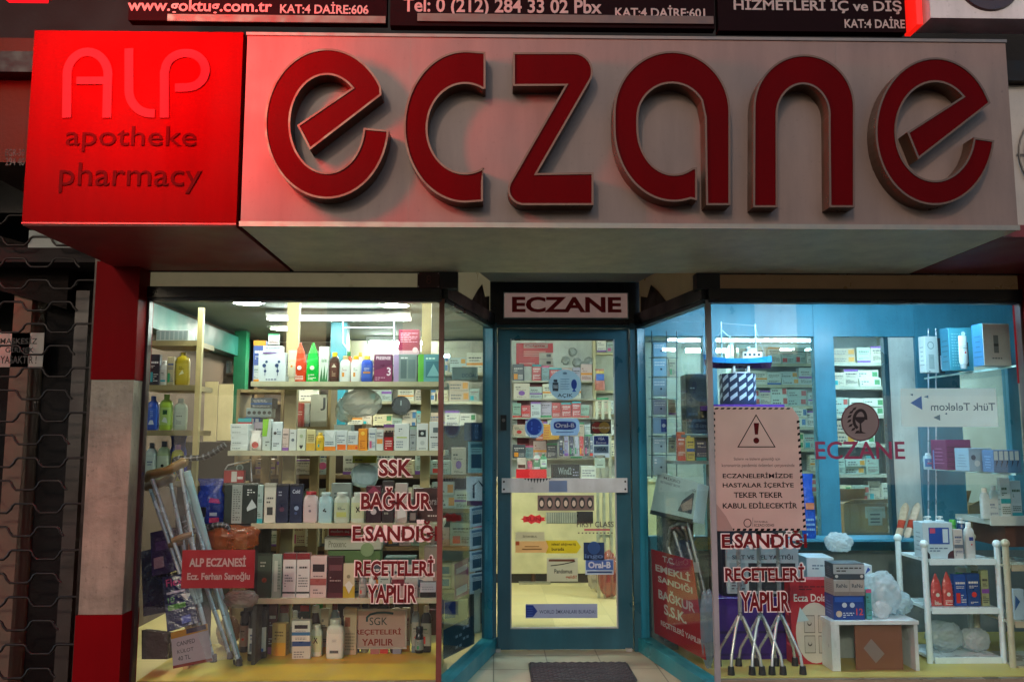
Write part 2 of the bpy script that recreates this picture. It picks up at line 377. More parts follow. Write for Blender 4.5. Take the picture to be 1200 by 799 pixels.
# ================================================================== large structure
YF, YD, YS = 4.63, 5.74, 3.62                 # shop window plane, door plane, sign face
LF, LD, RF, RD = Vector((-.287, YF, 0)), Vector((-.02, YD, 0)), Vector((1.176, YF, 0)), Vector((.972, YD, 0))
WL, WR, YB, ZC = -2.6, 3.7, 9.3, 2.42
XL0, XR1 = -1.88, 2.92                        # left and right ends of the shopfront
TEAL, NAVY, DARK = '#237c86', '#1a5262', '#10161c'
# ---- pavement, entrance floor, road
def slabs(name, base, rough, sx, sy, dark, var=.25, bump=.2):
    m = mat(name, rough, rvar=.05, base=base, noise=var, nscale=4, bump=bump, bscale=50); n = m.node_tree; p = n.nodes['Principled BSDF']
    tc = [x for x in n.nodes if x.type == 'TEX_COORD'][0]
    br = n.nodes.new('ShaderNodeTexBrick'); br.offset = 0; br.inputs['Scale'].default_value = 1
    br.inputs['Brick Width'].default_value = sx; br.inputs['Row Height'].default_value = sy; br.inputs['Mortar Size'].default_value = .004
    br.inputs['Color1'].default_value = (1, 1, 1, 1); br.inputs['Color2'].default_value = (.82, .82, .80, 1); br.inputs['Mortar'].default_value = (dark, dark, dark, 1)
    n.links.new(tc.outputs['Object'], br.inputs['Vector'])
    src = p.inputs['Base Color'].links[0].from_socket
    mx = n.nodes.new('ShaderNodeVectorMath'); mx.operation = 'MULTIPLY'
    n.links.new(src, mx.inputs[0]); n.links.new(br.outputs[0], mx.inputs[1]); n.links.new(mx.outputs[0], p.inputs['Base Color'])
    return m
M['tiles'] = slabs('worn_floor_tiles', '#a9a88e', .38, .33, .33, .35)
M['paving'] = slabs('street_paving', '#77736c', .55, .4, .2, .3, .35)
M['asphalt'] = mat('asphalt', .8, base='#3a3a3c', noise=.3, nscale=30, bump=.5, bscale=200)
M['shopfloor'] = slabs('cream_floor', '#cdb97c', .5, .45, .45, .8, .06, 0)
mb = MB(); mb.box((-60, -40, -.6), (60, 1.2, -.28), '#333'); tag(mb.build('road', 'asphalt'), kind='structure')
mb = MB(); mb.box((-60, 1.2, -.6), (60, 4.60, -.15), '#777'); mb.box((-60, 4.60, -.6), (60, 12, -.2), '#777')
tag(mb.build('pavement', 'paving'), kind='structure')
mb = MB(); P = [LF+Vector((.012, -.08, -.16)), RF+Vector((-.012, -.08, -.16)), RD+Vector((-.012, .12, -.16)), LD+Vector((.012, .12, -.16))]
mb.prism(P, (0, 0, .16), '#aaa'); tag(mb.build('entrance_floor', 'tiles'), kind='structure')

M['addedroom'] = emitmat('added_lit_window', '#ffd9a0', 1.6)  # glowing windows added to give the panes something to reflect
M['addedshop'] = emitmat('added_lit_shop_front', '#ffe6c4', .6)  # glowing shop fronts, likewise added for the reflections
# ---- the row of houses across the street, seen only as a reflection in the panes
t = thing('opposite_building', (0, -13, -.15), 'dark row of closed buildings across the street behind the photographer', 'building'); o = t.location
MB().box((-40, -15, -.3), (40, -13, 5.6), '#4a443e').build('wall', 'wall', t, o)
for k in range(10):
    x = -22+4.6*k; MB().box((x, -12.998, .2), (x+3.2, -12.95, 2.5), '#23201e').build('shutter', 'addedshop' if k in (3, 5, 7) else 'iron', t, o)
for k in range(14):
    x = -21+3.1*k; MB().box((x, -12.998, 3.6), (x+1.1, -12.96, 5.2), '#1b2026').build('window', 'addedroom' if k in (2, 5, 6, 9, 12) else 'paint', t, o)

M['fasciaglow'] = mat('glow_transom_glass', .35, noise=.4, nscale=4, emit='#cdbf94', estr=.075)  # glow put into the panes, standing for shop light behind
M['dimglow'] = mat('dim_glow_transom_glass', .35, noise=.4, nscale=4, emit='#a88258', estr=.03)  # fainter glow put into the right-hand panes
# ---- the building round the shop
bd = thing('pharmacy_building', (0, YF, 0), 'ground floor of the building that frames the lit pharmacy shopfront', 'building')
O = bd.location
MB().box((-5.5, 4.72, 2.62), (6, 5.0, 9), '#1c1917').build('upper_wall', 'wall', bd, O)
mb = MB(); mb.box((WL, 4.72, ZC), (WR, YB, ZC+.1), '#8f9694')
mb.build('ceiling', 'wall', bd, O)
MB().box((WL, 4.75, -.19), (WR, YB+.1, -.004), '#d8cc9a').build('floor', 'shopfloor', bd, O)
MB().box((WL, YB, -.004), (WR, YB+.1, ZC), '#aaa79a').build('back_wall', 'wall', bd, O)
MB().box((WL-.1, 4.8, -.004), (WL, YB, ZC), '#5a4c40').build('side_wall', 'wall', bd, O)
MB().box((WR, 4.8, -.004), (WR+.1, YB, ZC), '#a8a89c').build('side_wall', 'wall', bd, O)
# band above the shop windows: pale panels set in a dark frame
mb = MB(); DZ = 2.185
for (x0, x1) in ((XL0, LF.x), (RF.x, XR1)):
    mb.box((x0, YF-.03, 2.125), (x1, YF+.05, DZ), DARK); mb.box((x0, YF-.02, 2.268), (x1, YF+.05, 2.62), DARK)
for a, b in ((LF, LD), (RF, RD)):
    for z0, z1 in ((2.125, 2.2), (2.46, 2.62)):
        mb.beam(a+Z*(z0+z1)/2, b+Z*(z0+z1)/2, .07, z1-z0, DARK)
mb.box((LD.x-.09, YD-.04, 2.13), (RD.x+.09, YD+.03, 2.205), DARK); mb.box((LD.x-.09, YD-.04, 2.345), (RD.x+.09, YD+.03, 2.425), DARK)
for x in (LD.x-.02, RD.x-.09): mb.box((x, YD-.045, 2.14), (x+.11, YD+.035, 2.62), DARK)
mb.box((-.33, YF-.032, 2.18), (-.2, YF+.055, 2.27), DARK); mb.box((1.11, YF-.032, 2.18), (1.24, YF+.055, 2.27), DARK)
mb.build('header_band', 'paint', bd, O)
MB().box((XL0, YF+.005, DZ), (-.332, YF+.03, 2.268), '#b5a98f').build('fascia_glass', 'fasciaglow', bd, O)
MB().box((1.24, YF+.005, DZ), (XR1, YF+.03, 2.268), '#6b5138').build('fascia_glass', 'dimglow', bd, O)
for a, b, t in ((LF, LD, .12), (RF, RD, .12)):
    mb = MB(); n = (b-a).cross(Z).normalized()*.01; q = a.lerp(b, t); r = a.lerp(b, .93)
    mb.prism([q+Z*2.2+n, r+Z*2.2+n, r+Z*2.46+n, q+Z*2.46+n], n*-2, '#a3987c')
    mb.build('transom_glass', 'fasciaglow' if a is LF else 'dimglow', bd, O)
    # torn remains of old dark film on the panel
    mb = MB(); sg = 1 if a is LF else -1
    for pts in ([(.45, 0), (.95, 0), (.95, .55), (.82, .42), (.74, .78), (.62, .5), (.55, .3)],):
        mb.add([q.lerp(r, u)+Z*(2.2+.2*v)+n*1.7*sg for u, v in pts], [tuple(range(len(pts)))], '#241f1b')
    mb.build('torn_film', 'film', bd, O)
mb = MB(); mb.box((LF.x-.02, YF+.05, 2.62), (RF.x+.02, YD+.1, 2.66), '#55504a'); mb.build('recess_ceiling', 'wall', bd, O)
# house number plate
a = at(489, 337, YF-.05); b = at(515, 319, YF-.05); t = thing('house_number_plate', (a.x, YF-.04, a.z), 'small dark red enamel house number plate reading 8 above the window', 'number plate'); 
mb = MB(); mb.box((a.x, YF-.047, a.z), (b.x, YF-.033, b.z), '#3a1216'); 
for px in (a.x+.006, b.x-.006):
    for pz in (a.z+.006, b.z-.006): mb.disc((px, YF-.048, pz), X*.003, Z*.003, '#ccc', 8)
mb.build('plate', 'paint', t, t.location)
MB().text('8', (a.x+.048, YF-.048, a.z+.02), X*.028, Z*.05, '#6d4440', .01).build('numeral', 'film', t, t.location)

# ---- columns beside the shopfront
def column(x0, x1, label):
    t = thing('stone_column', ((x0+x1)/2, 4.56, -.15), label, 'column'); o = t.location
    MB().box((x0, 4.50, .48), (x1, 4.70, 1.67), '#857a69').build('stone_cladding', 'stone', t, o)
    MB().box((x0-.004, 4.496, 1.672), (x1+.004, 4.70, 2.30), '#640409').build('red_top', 'redface', t, o)
    MB().box((x0-.008, 4.49, -.15), (x1+.006, 4.70, .478), '#6e060c').build('red_base', 'redface', t, o)
column(-2.105, -1.885, 'square column clad in stained stone between red top and base left of the shopfront')
column(2.925, 3.15, 'square red and stone column right of the shopfront, cut by the photo edge')

# ---- shop windows
def frame_posts(mb, pts, z0, z1, wx, c):
    for p in pts: mb.box((p[0]-wx/2, p[1]-wx/2, z0), (p[0]+wx/2, p[1]+wx/2, z1), c)
def shop_window(A, D, xe, label, cpost):
    """front pane from xe to the corner A, splayed side pane from A to the door jamb D"""
    t = thing('shop_window', (A.x, YF, 0), label, 'shop window'); o = t.location
    x0, x1 = min(A.x, xe), max(A.x, xe)
    mb = MB(); mb.box((x0, YF-.05, -.15), (x1, YF+.06, .088), '#33474f'); mb.build('sill_wall', 'paint', t, o)
    mb = MB()
    mb.box((x0, YF-.012, .089), (x1, YF+.03, .108), '#8a7f68')
    mb.box((x0, YF-.02, 2.108), (x1, YF+.04, 2.124), '#123')
    mb.box((xe-.012, YF-.02, .108), (xe+.012, YF+.03, 2.108), '#3b2a2a')
    mb.box((A.x-.014, YF-.014, .06), (A.x+.014, YF+.014, 2.124), cpost)
    mb.build('frame', 'paint', t, o)
    n = (D-A).cross(Z).normalized()
    mb = MB(); mb.beam(A+Z*.046, D+Z*.046, .09, .086, TEAL); mb.beam(A+Z*2.113, D+Z*2.113, .05, .02, '#1a3440')
    mb.beam(D+Z*1.1, D+Z*1.1001, .1, .1, TEAL)
    mb.build('side_sill', 'paint', t, o)
    e = (D-A).normalized()
    mb = MB(); mb.beam(D-e*.03+Z*.09, D-e*.03+Z*2.1, .07, .05, '#23809c', up=n); mb.build('end_post', 'paint', t, o)
    MB().box((x0+.013, YF-.003, .108), (x1-.013, YF+.003, 2.108), '#fff').build('glass_pane', 'glass', t, o)
    q = A+e*.016; r = D-e*.06
    MB().prism([q+Z*.09-n*.003, r+Z*.09-n*.003, r+Z*2.103-n*.003, q+Z*2.103-n*.003], n*.006, '#fff').build('side_glass_pane', 'glass', t, o)
    return t
winL = shop_window(LF, LD, XL0, 'left shop window with SSK BAĞKUR lettering on the glass, full of shelved products', '#6b3a32')
winR = shop_window(RF, RD, XR1, 'right shop window with small ECZANE lettering and round emblem on the glass', '#8d8f92')
RED = '#720a14'; PALE = '#f8eae6'
def lettering(win, rows, Y=YF-.0045):
    for s, x0, y0, x1, y1 in rows:
        a = at(x0, y1, Y); b = at(x1, y1, Y); c = at(x0, y0, Y); ht = c.z-a.z; wd = b.x-a.x
        mb = MB(); mb.text(s, (a.x-.006, Y, a.z-.006), X*(wd+.012), Z*(ht+.012), PALE, .075)
        mb.text(s, (a.x, Y-.0015, a.z), X*wd, Z*ht, RED, .03)
        tag(mb.build('lettering', 'film', win, win.location), 'dark red lettering with pale outline reading '+s)
lettering(winL, [('SSK', 444, 538, 483, 558), ('BAĞKUR', 423, 571, 506, 597), ('E.SANDIĞI', 413, 610, 513, 634), ('REÇETELERİ', 416, 651, 508, 679), ('YAPILIR', 430, 685, 488, 706)])
lettering(winR, [('E.SANDIĞI', 846, 620, 946, 642), ('REÇETELERİ', 850, 660, 943, 684), ('YAPILIR', 868, 693, 926, 716)])
a = at(956, 538, YF-.0045); b = at(1060, 517, YF-.0045)
mb = MB(); mb.text('ECZANE', (a.x, YF-.0045, a.z), X*(b.x-a.x), Z*(b.z-a.z), '#8c3550', .012); mb.build('lettering', 'film', winR, winR.location)
# round emblem: cup with a snake and a laurel branch
c = at(1008, 494, YF-.0045); r = .105; mb = MB(); mb.disc(c, X*r, Z*r, '#5d3a3e', 40); mb.disc(c+Vector((0, -.0008, 0)), X*r*.93, Z*r*.93, '#8f8284', 40)
q = lambda u, v, k=2: c+Vector((u*r, -.0008*k, v*r)); INK = '#2c2328'
mb.add([q(-.3, .25), q(.3, .25), q(.22, .05), q(.06, -.08), q(-.06, -.08), q(-.22, .05)], [tuple(range(6))], INK)
mb.add([q(-.04, -.08), q(.04, -.08), q(.06, -.5), q(.28, -.6), q(-.28, -.6), q(-.06, -.5)], [(0, 1, 2, 3, 4, 5)], INK)
mb.strip([q(.05+.5*math.cos(t_)*(.5+.5*(t_/6)), .1+.55*math.sin(t_)*.9, 3) for t_ in [i*.3 for i in range(15)]], .008, (0, -1, 0), .0004, INK)
for i in range(7):
    t_ = 2.2+i*.34; u, v = .7*math.cos(t_), .7*math.sin(t_)
    mb.add([q(u, v), q(u+.18, v+.05), q(u+.26, v+.2), q(u+.08, v+.14)], [(0, 1, 2, 3)], INK)
tag(mb.build('emblem', 'film', winR, winR.location), 'round grey and red pharmacist emblem of a snake and cup')

# ---- entrance door
dr = thing('glass_door', ((LD.x+RD.x)/2, YD, 0), 'closed glazed entrance door in a dark teal frame with a white push bar', 'door'); o = dr.location
x0 = at(574, 600, YD).x; x1 = at(749, 600, YD).x; l0 = at(583, 600, YD).x; l1 = at(739, 600, YD).x; g0 = at(598, 600, YD).x; g1 = at(722, 600, YD).x
zt, zg0, zg1 = at(660, 386, YD).z, at(660, 735, YD).z, at(660, 398, YD).z
mb = MB(); mb.box((x0-.05, YD-.05, 0), (l0-.006, YD+.05, 2.14), NAVY); mb.box((l1+.006, YD-.05, 0), (x1+.05, YD+.05, 2.14), NAVY)
mb.box((l0-.006, YD-.045, zt+.006), (l1+.006, YD+.05, 2.128), NAVY); mb.build('door_frame', 'paint', dr, o)
mb = MB()
mb.box((l0, YD-.03, .012), (g0, YD+.02, zt), '#1a5364'); mb.box((g1, YD-.03, .012), (l1, YD+.02, zt), '#1a5364')
mb.box((g0, YD-.03, .012), (g1, YD+.02, zg0), '#1a5364'); mb.box((g0, YD-.03, zg1), (g1, YD+.02, zt), '#1a5364')
lf = mb.build('leaf_frame', 'paint', dr, o)
mb = MB()
for (p, q_, r_, s_) in ((g0, g0+.008, zg0, zg1), (g1-.008, g1, zg0, zg1)): mb.box((p, YD-.034, r_), (q_, YD-.01, s_), '#9aa0a0')
mb.box((g0+.008, YD-.034, zg0), (g1-.008, YD-.01, zg0+.008), '#9aa0a0'); mb.box((g0+.008, YD-.034, zg1-.008), (g1-.008, YD-.01, zg1), '#222')
mb.build('glazing_bead', 'paint', dr, o)
MB().box((g0+.001, YD-.008, zg0+.001), (g1-.001, YD-.003, zg1-.001), '#fff').build('glass_pane', 'glass', dr, o)
a = at(588, 577, YD-.07); b = at(735, 560, YD-.07)
mb = MB(); mb.box((a.x, YD-.075, a.z), (b.x, YD-.06, b.z), '#b9bfc2'); mb.box((a.x+.01, YD-.06, a.z+.02), (a.x+.05, YD-.0301, b.z-.02), '#778'); mb.box((b.x-.05, YD-.06, a.z+.02), (b.x-.01, YD-.0301, b.z-.02), '#778')
for px in (a.x+.014, b.x-.014):
    for pz in (a.z+.022, b.z-.022): mb.disc((px, YD-.0756, pz), X*.007, Z*.007, '#222', 10)
pb = mb.build('push_bar', 'paint', dr, o)
pk = at(614, 560, YD-.0757); mb = MB()
for i in range(9): mb.add([(pk.x+.02*i, YD-.0757, b.z), (pk.x+.02*i+.02, YD-.0757, b.z), (pk.x+.02*i+.008, YD-.0757, b.z-.012-.022*math.sin(i*.42))], [(0, 1, 2)], '#3c4448')
pm = at(654, 569, YD-.0757); mb.box((pm.x-.06, YD-.0762, a.z+.004), (pm.x+.06, YD-.0757, b.z-.016), '#7f97bd'); mb.build('worn_sticker', 'film', dr, o)
mb = MB(); lk = at(590, 495, YD-.035); mb.box((lk.x-.02, YD-.05, lk.z-.05), (lk.x+.02, YD-.03, lk.z+.05), '#111a20'); mb.disc((lk.x, YD-.0505, lk.z+.015), X*.012, Z*.012, '#555', 12); mb.build('lock', 'iron', dr, o)
for px in (583, 737): q2 = at(px, 755, YD-.05); MB().box((q2.x-.02, YD-.055, .002), (q2.x+.02, YD-.031, .02), '#b0b0aa').build('pivot', 'alu', dr, o)
YT = YD-.0095
def sticker(x0, y0, x1, y1, fn, label=None, Y=YT):
    a = at(x0, y1, Y); b = at(x1, y0, Y); W = b.x-a.x; H = b.z-a.z; mb = MB()
    def P(u, v, k=0): return Vector((a.x+u*W, Y-.0006*k, a.z+v*H))
    fn(mb, P, W, H); ob = mb.build('sticker', 'film', dr, o)
    return tag(ob, label)
def rect(mb, P, u0, v0, u1, v1, c, k=0): mb.quad(P(u0, v0, k), P(u1, v0, k), P(u1, v1, k), P(u0, v1, k), c)
def txt(mb, P, s, u0, v0, u1, v1, c, k=1, off=.015): mb.text(s, P(u0, v0, k), P(u1, v0, k)-P(u0, v0, k), P(u0, v1, k)-P(u0, v0, k), c, off)
def s_open(mb, P, W, H):
    mb.disc(P(.5, .5), X*W/2, Z*H/2, '#7d97ad', 40)
    txt(mb, P, 'AÇIK', .27, .08, .74, .22, '#1c2633'); rect(mb, P, .12, .3, .3, .58, '#2f3a48', 1); rect(mb, P, .15, .59, .27, .68, '#2f3a48', 1); rect(mb, P, .14, .38, .28, .5, '#b5c2cc', 2)
    mb.add([P(.78+.09*math.cos(i*PI/6), .52+.17*math.sin(i*PI/6), 1) for i in range(12)], [tuple(range(12))], '#24489b'); mb.add([P(.78, .38, 1), P(.71, .28, 1), P(.85, .28, 1)], [(0, 1, 2)], '#24489b')
    mb.disc(P(.5, .88, 1), X*W*.07, Z*H*.04, '#4f6780', 12)
    for i in range(5): rect(mb, P, .36, .36+.08*i, .64-.03*(i % 2), .38+.08*i, '#566f88', 1)
sticker(643, 433, 681, 469, s_open, 'round grey blue sticker reading AÇIK with a blue fish')
def s_oral(mb, P, W, H):
    mb.add([P(u, v) for u, v in ((.08, 0), (.92, 0), (1, .3), (1, .75), (.92, 1), (.08, 1), (0, .75), (0, .3))], [tuple(range(8))], '#7f9cc4')
    mb.add([P(.5+.39*math.copysign(abs(math.cos(i*PI/12))**.5, math.cos(i*PI/12)), .58+.24*math.copysign(abs(math.sin(i*PI/12))**.6, math.sin(i*PI/12)), 1) for i in range(24)], [tuple(range(24))], '#25408f')
    txt(mb, P, 'Oral-B', .17, .46, .83, .72, '#dfe6f2', 2, .03); rect(mb, P, .2, .17, .8, .22, '#4a669c', 1)
sticker(645, 490, 679, 510, s_oral, 'pale blue brand sticker beside the yellow carton')
def s_oral2(mb, P, W, H): rect(mb, P, 0, 0, 1, 1, '#aab4c8'); rect(mb, P, .02, .3, .98, .95, '#5474b8', 1); txt(mb, P, 'Oral-B', .1, .42, .9, .86, '#e8ecf4', 3, .04); rect(mb, P, .06, .1, .94, .22, '#37507f', 1)
sticker(686, 655, 719, 673, s_oral2, 'blue and white brand sticker low on the door glass')
def s_ball(mb, P, W, H):
    mb.disc(P(.5, .5), X*W/2, Z*H/2, '#6f8fb8', 30); mb.disc(P(.5, .54, 1), X*W*.4, Z*H*.4, '#1f47a8', 30)
    for i in range(9): mb.disc(P(.5+.26*math.cos(i*2.1), .54+.22*math.sin(i*1.7), 2), X*.006, Z*.006, '#3f6fd0', 8)
    txt(mb, P, 'BURADA', .28, .05, .72, .13, '#dde', 2)
sticker(615, 489, 637, 513, s_ball, 'round blue sticker left of the pale blue one')
def s_mc(mb, P, W, H):
    rect(mb, P, 0, 0, 1, 1, '#2b2620'); mb.disc(P(.33, .42, 1), X*W*.27, Z*W*.27, '#8e2a24', 24); mb.disc(P(.67, .42, 2), X*W*.27, Z*W*.27, '#a5823a', 24); txt(mb, P, 'MasterCard', .08, .34, .92, .5, '#d6cdbd', 3, .03); rect(mb, P, .05, .84, .95, .95, '#8d8064', 1)
sticker(692, 491, 716, 508, s_mc, 'dark card payment sticker with a red and a gold disc')
def s_visa(mb, P, W, H):
    rect(mb, P, 0, 0, 1, 1, '#a9b8c4'); rect(mb, P, .06, .58, .94, .97, '#24377c', 1); txt(mb, P, 'VISA', .3, .78, .7, .92, '#dfe4ee', 2, .02); txt(mb, P, 'Electron', .2, .62, .8, .73, '#dfe4ee', 2); rect(mb, P, .06, .2, .94, .52, '#5a7286', 1); txt(mb, P, 'VISA', .2, .3, .8, .46, '#202c3c', 2, .02)
sticker(695, 510, 714, 536, s_visa, 'pair of blue card payment stickers, one over the other')
def s_env(mb, P, W, H): rect(mb, P, 0, 0, 1, 1, '#a8bfb0'); mb.add([P(0, 1, 1), P(1, 1, 1), P(.5, .55, 1)], [(0, 1, 2)], '#cfe0d4'); rect(mb, P, .2, .2, .8, .26, '#5a6b62', 1)
sticker(697, 533, 709, 548, s_env, 'small pale green envelope sticker')
def s_world(mb, P, W, H):
    rect(mb, P, 0, 0, 1, 1, '#8c94b4'); mb.add([P(0, .08, 1), P(.1, .08, 1), P(.165, .5, 1), P(.1, .92, 1), P(0, .92, 1)], [tuple(range(5))], '#1f3f94'); txt(mb, P, 'WORLD İMKANLARI BURADA!', .19, .32, .97, .66, '#39405f', 1, .005)
    for i in range(4): rect(mb, P, .02, .2+.17*i, .1, .24+.17*i, '#4668c0', 2)
sticker(616, 707, 700, 724, s_world, 'long lilac sticker reading WORLD İMKANLARI BURADA')
def s_first(mb, P, W, H): txt(mb, P, 'FIRST CLASS', 0, .4, 1, .75, '#4a3a3a', 1, .01); rect(mb, P, .2, .18, .9, .3, '#b05058', 1); [rect(mb, P, .03+.1*i, .0, .07+.1*i, .08, '#5a4a44', 1) for i in range(10)]
sticker(676, 606, 719, 625, s_first, 'thin dark lettering reading FIRST CLASS')
def s_dental(mb, P, W, H): rect(mb, P, 0, 0, 1, 1, '#b3b096'); rect(mb, P, .06, .84, .9, .93, '#7a4a3a', 1); txt(mb, P, 'Pandomus', .24, .34, .82, .52, '#2b2b28', 1); txt(mb, P, 'geldi!', .6, .08, .96, .26, '#a3352c', 1, .02); mb.strip([P(.12, .66, 1), P(.5, .72, 1), P(.92, .84, 1)], .003, (0, -1, 0), .0003, '#333')
sticker(641, 653, 677, 681, s_dental, 'white handwritten style card with dark and red script')
def s_arrow(mb, P, W, H):
    rect(mb, P, 0, .1, .5, .9, '#cfa068'); rect(mb, P, 0, .62, .06, .9, '#b5582c', 1); mb.add([P(.46, .05, 1), P(.93, .05, 1), P(1, .5, 1), P(.93, .95, 1), P(.46, .95, 1), P(.5, .5, 1)], [tuple(range(6))], '#c9b01f')
    txt(mb, P, 'ideal alışveriş', .55, .56, .92, .78, '#3a3414', 2); txt(mb, P, 'burada', .55, .24, .74, .46, '#3a3414', 2); rect(mb, P, .1, .3, .4, .38, '#8a6a3c', 1); rect(mb, P, .14, .5, .36, .56, '#8a6a3c', 1)
sticker(604, 632, 681, 649, s_arrow, 'orange and yellow arrow shaped sticker')
def s_small(mb, P, W, H): rect(mb, P, 0, 0, 1, 1, '#b5ac8c'); txt(mb, P, 'İSTANBUL', .25, .35, .75, .65, '#55523f', 1)
sticker(604, 623, 638, 633, s_small, 'small beige sticker above the arrow sticker')
def s_sun(mb, P, W, H):
    rng = random.Random(4); mb.add([P(.5+(.5 if i % 2 else .42)*math.cos(i*PI/9), .5+(.5 if i % 2 else .3)*math.sin(i*PI/9)) for i in range(18)], [tuple(range(18))], '#d8343a'); txt(mb, P, 'SUN', .2, .3, .8, .7, '#a81f28', 1, .03)
sticker(610, 602, 640, 614, s_sun, 'ragged bright red sticker reading SUN')
def s_bag(mb, P, W, H):
    rect(mb, P, 0, 0, 1, .8, '#1b2f55'); mb.add([P(.5+.3*math.cos(i*PI/8), .55+.3*math.sin(i*PI/8), 1) for i in range(16)], [tuple(range(16))], '#3a62a0'); txt(mb, P, 'ingo', .05, .02, .95, .28, '#6a88b8', 2, .03)
sticker(684, 630, 708, 656, s_bag, 'dark blue sticker above the low brand sticker')

# ---- sign over the door, brightened by a weak glow put into its panel
M['signglow'] = mat('glow_sign_panel', .45, noise=.3, nscale=7, emit='#d2aaa0', estr=.1)
M['transomglow'] = mat('door_glow_transom_glass', .3, noise=.3, nscale=6, emit='#e6dcb4', estr=.22)  # glow put into the glass instead of a shop lamp behind it
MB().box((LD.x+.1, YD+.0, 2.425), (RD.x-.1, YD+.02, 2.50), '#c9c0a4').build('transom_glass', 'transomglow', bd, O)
a = at(591, 372, YD-.06); b = at(735, 344, YD-.06)
t = thing('transom_sign', ((a.x+b.x)/2, YD-.05, a.z), 'pale pink sign over the door reading ECZANE in red capitals', 'sign')
mb = MB(); mb.box((a.x, YD-.06, a.z), (b.x, YD-.045, b.z), '#c9b0aa'); mb.build('panel', 'signglow', t, t.location)
mb = MB(); 
for q_ in ((a.x-.006, b.x+.006, b.z, b.z+.006), (a.x-.006, b.x+.006, a.z-.006, a.z), (a.x-.006, a.x, a.z, b.z), (b.x, b.x+.006, a.z, b.z)): mb.box((q_[0], YD-.066, q_[2]), (q_[1], YD-.044, q_[3]), '#9aa')
mb.build('frame', 'alu', t, t.location)
p = at(600, 366, YD-.062); q_ = at(728, 348, YD-.062)
MB().text('ECZANE', (p.x, YD-.0615, p.z), X*(q_.x-p.x), Z*(q_.z-p.z), '#7d1a1e', .035).build('lettering', 'film', t, t.location)

# ================================================================== the big sign
t = thing('shop_sign', (.55, YS, 2.28), 'long dusty white sign box with six big red letters reading eczane', 'shop sign'); o = t.location
SX0, SX1 = at(286, 150, YS).x, at(1185, 150, YS).x; SZ0, SZ1 = 2.285, at(600, 43, YS).z
mb = MB(); mb.box((SX0, YS, SZ0), (SX1, YS+.16, SZ1), '#72605a')
mb.box((SX0, YS+.16, SZ1-.03), (SX1, 4.6, SZ1-.003), '#777'); mb.build('face_panel', 'signface', t, o)
mb = MB(); mb.box((SX0+.002, YS+.004, 2.272), (SX1-.002, 4.62, 2.2845), '#c8c6a8')
mb.build('soffit', 'signface', t, o)
mb = MB()
mb.box((SX0-.004, YS-.008, SZ0-.014), (SX1+.004, YS, SZ0+.008), '#7d7a72'); mb.box((SX0-.004, YS-.006, SZ1-.008), (SX1+.004, YS, SZ1+.006), '#6d6560')
for x in (SX0+.72, SX0+1.75, SX0+2.62): mb.box((x, YS-.0005, SZ0+.008), (x+.002, YS+.001, SZ1-.008), '#6a605a')
mb.build('edge_trim', 'alu', t, o)
YL = YS-.085
def ell(cx, cy_, rx, ry, a0, a1, n): return [(cx+rx*math.cos(math.radians(a0+(a1-a0)*i/n)), cy_+ry*math.sin(math.radians(a0+(a1-a0)*i/n))) for i in range(n+1)]
def letter_e(cx, cy_, R, r, A, E1, E2, B, end):
    aA = math.degrees(math.atan2((A[1]-cy_)/R[1], (A[0]-cx)/R[0])); aB = math.degrees(math.atan2((B[1]-cy_)/r[1], (B[0]-cx)/r[0]))
    inner = ell(cx, cy_, r[0], r[1], aB, -360+end, 46)           # over the top, left, bottom to the lower right end
    outer = ell(cx, cy_, R[0], R[1], end, 360+aA, 54)
    return [A, E1, E2]+inner+outer[:-1]
shapes = []
shapes.append(letter_e(383, 145, (73, 88), (43, 57), (447, 111.5), (363, 176), (348, 147), (413, 102), 5))
shapes.append([(569, 61)]+ell(545, 148.5, 72, 89, -88, -272, 46)+[(566, 236), (566, 195)]+[(x, y) for x, y in ell(545, 150.5, 44, 52, 62, 298, 40)]+[(569, 104)])
shapes.append([(601, 61.5), (672, 61.5)]+ell(672, 84, 23, 22.5, -75, 35, 8)+[(629.7, 203), (695.6, 202), (695.6, 240.5), (612, 240.5)]+ell(614, 222, 19, 18.5, 100, 205, 7)+[(662, 100.7), (601, 101)])
shapes.append(ell(787.5, 132, 68.5, 72, 0, -180, 30)+ell(790, 150, 71, 86.5, 180, 74, 24)+[(817, 235), (817, 196)]+ell(790, 150, 42, 54, 60, 180, 20)+ell(787.5, 138, 39.5, 40, 180, 330, 18)+[(826, 138), (827.5, 240.5), (856, 240.5)])
shapes.append(ell(942.5, 126, 59.5, 62, 180, 360, 30)+[(1002, 243), (972, 243), (971, 137)]+ell(941.2, 135, 30, 36, 0, -180, 24)+[(911.5, 243), (882.5, 243)])
shapes.append(letter_e(1096, 154, (70, 86.5), (45.5, 57.5), (1161, 121), (1076, 187), (1063, 155), (1129, 112), 7))
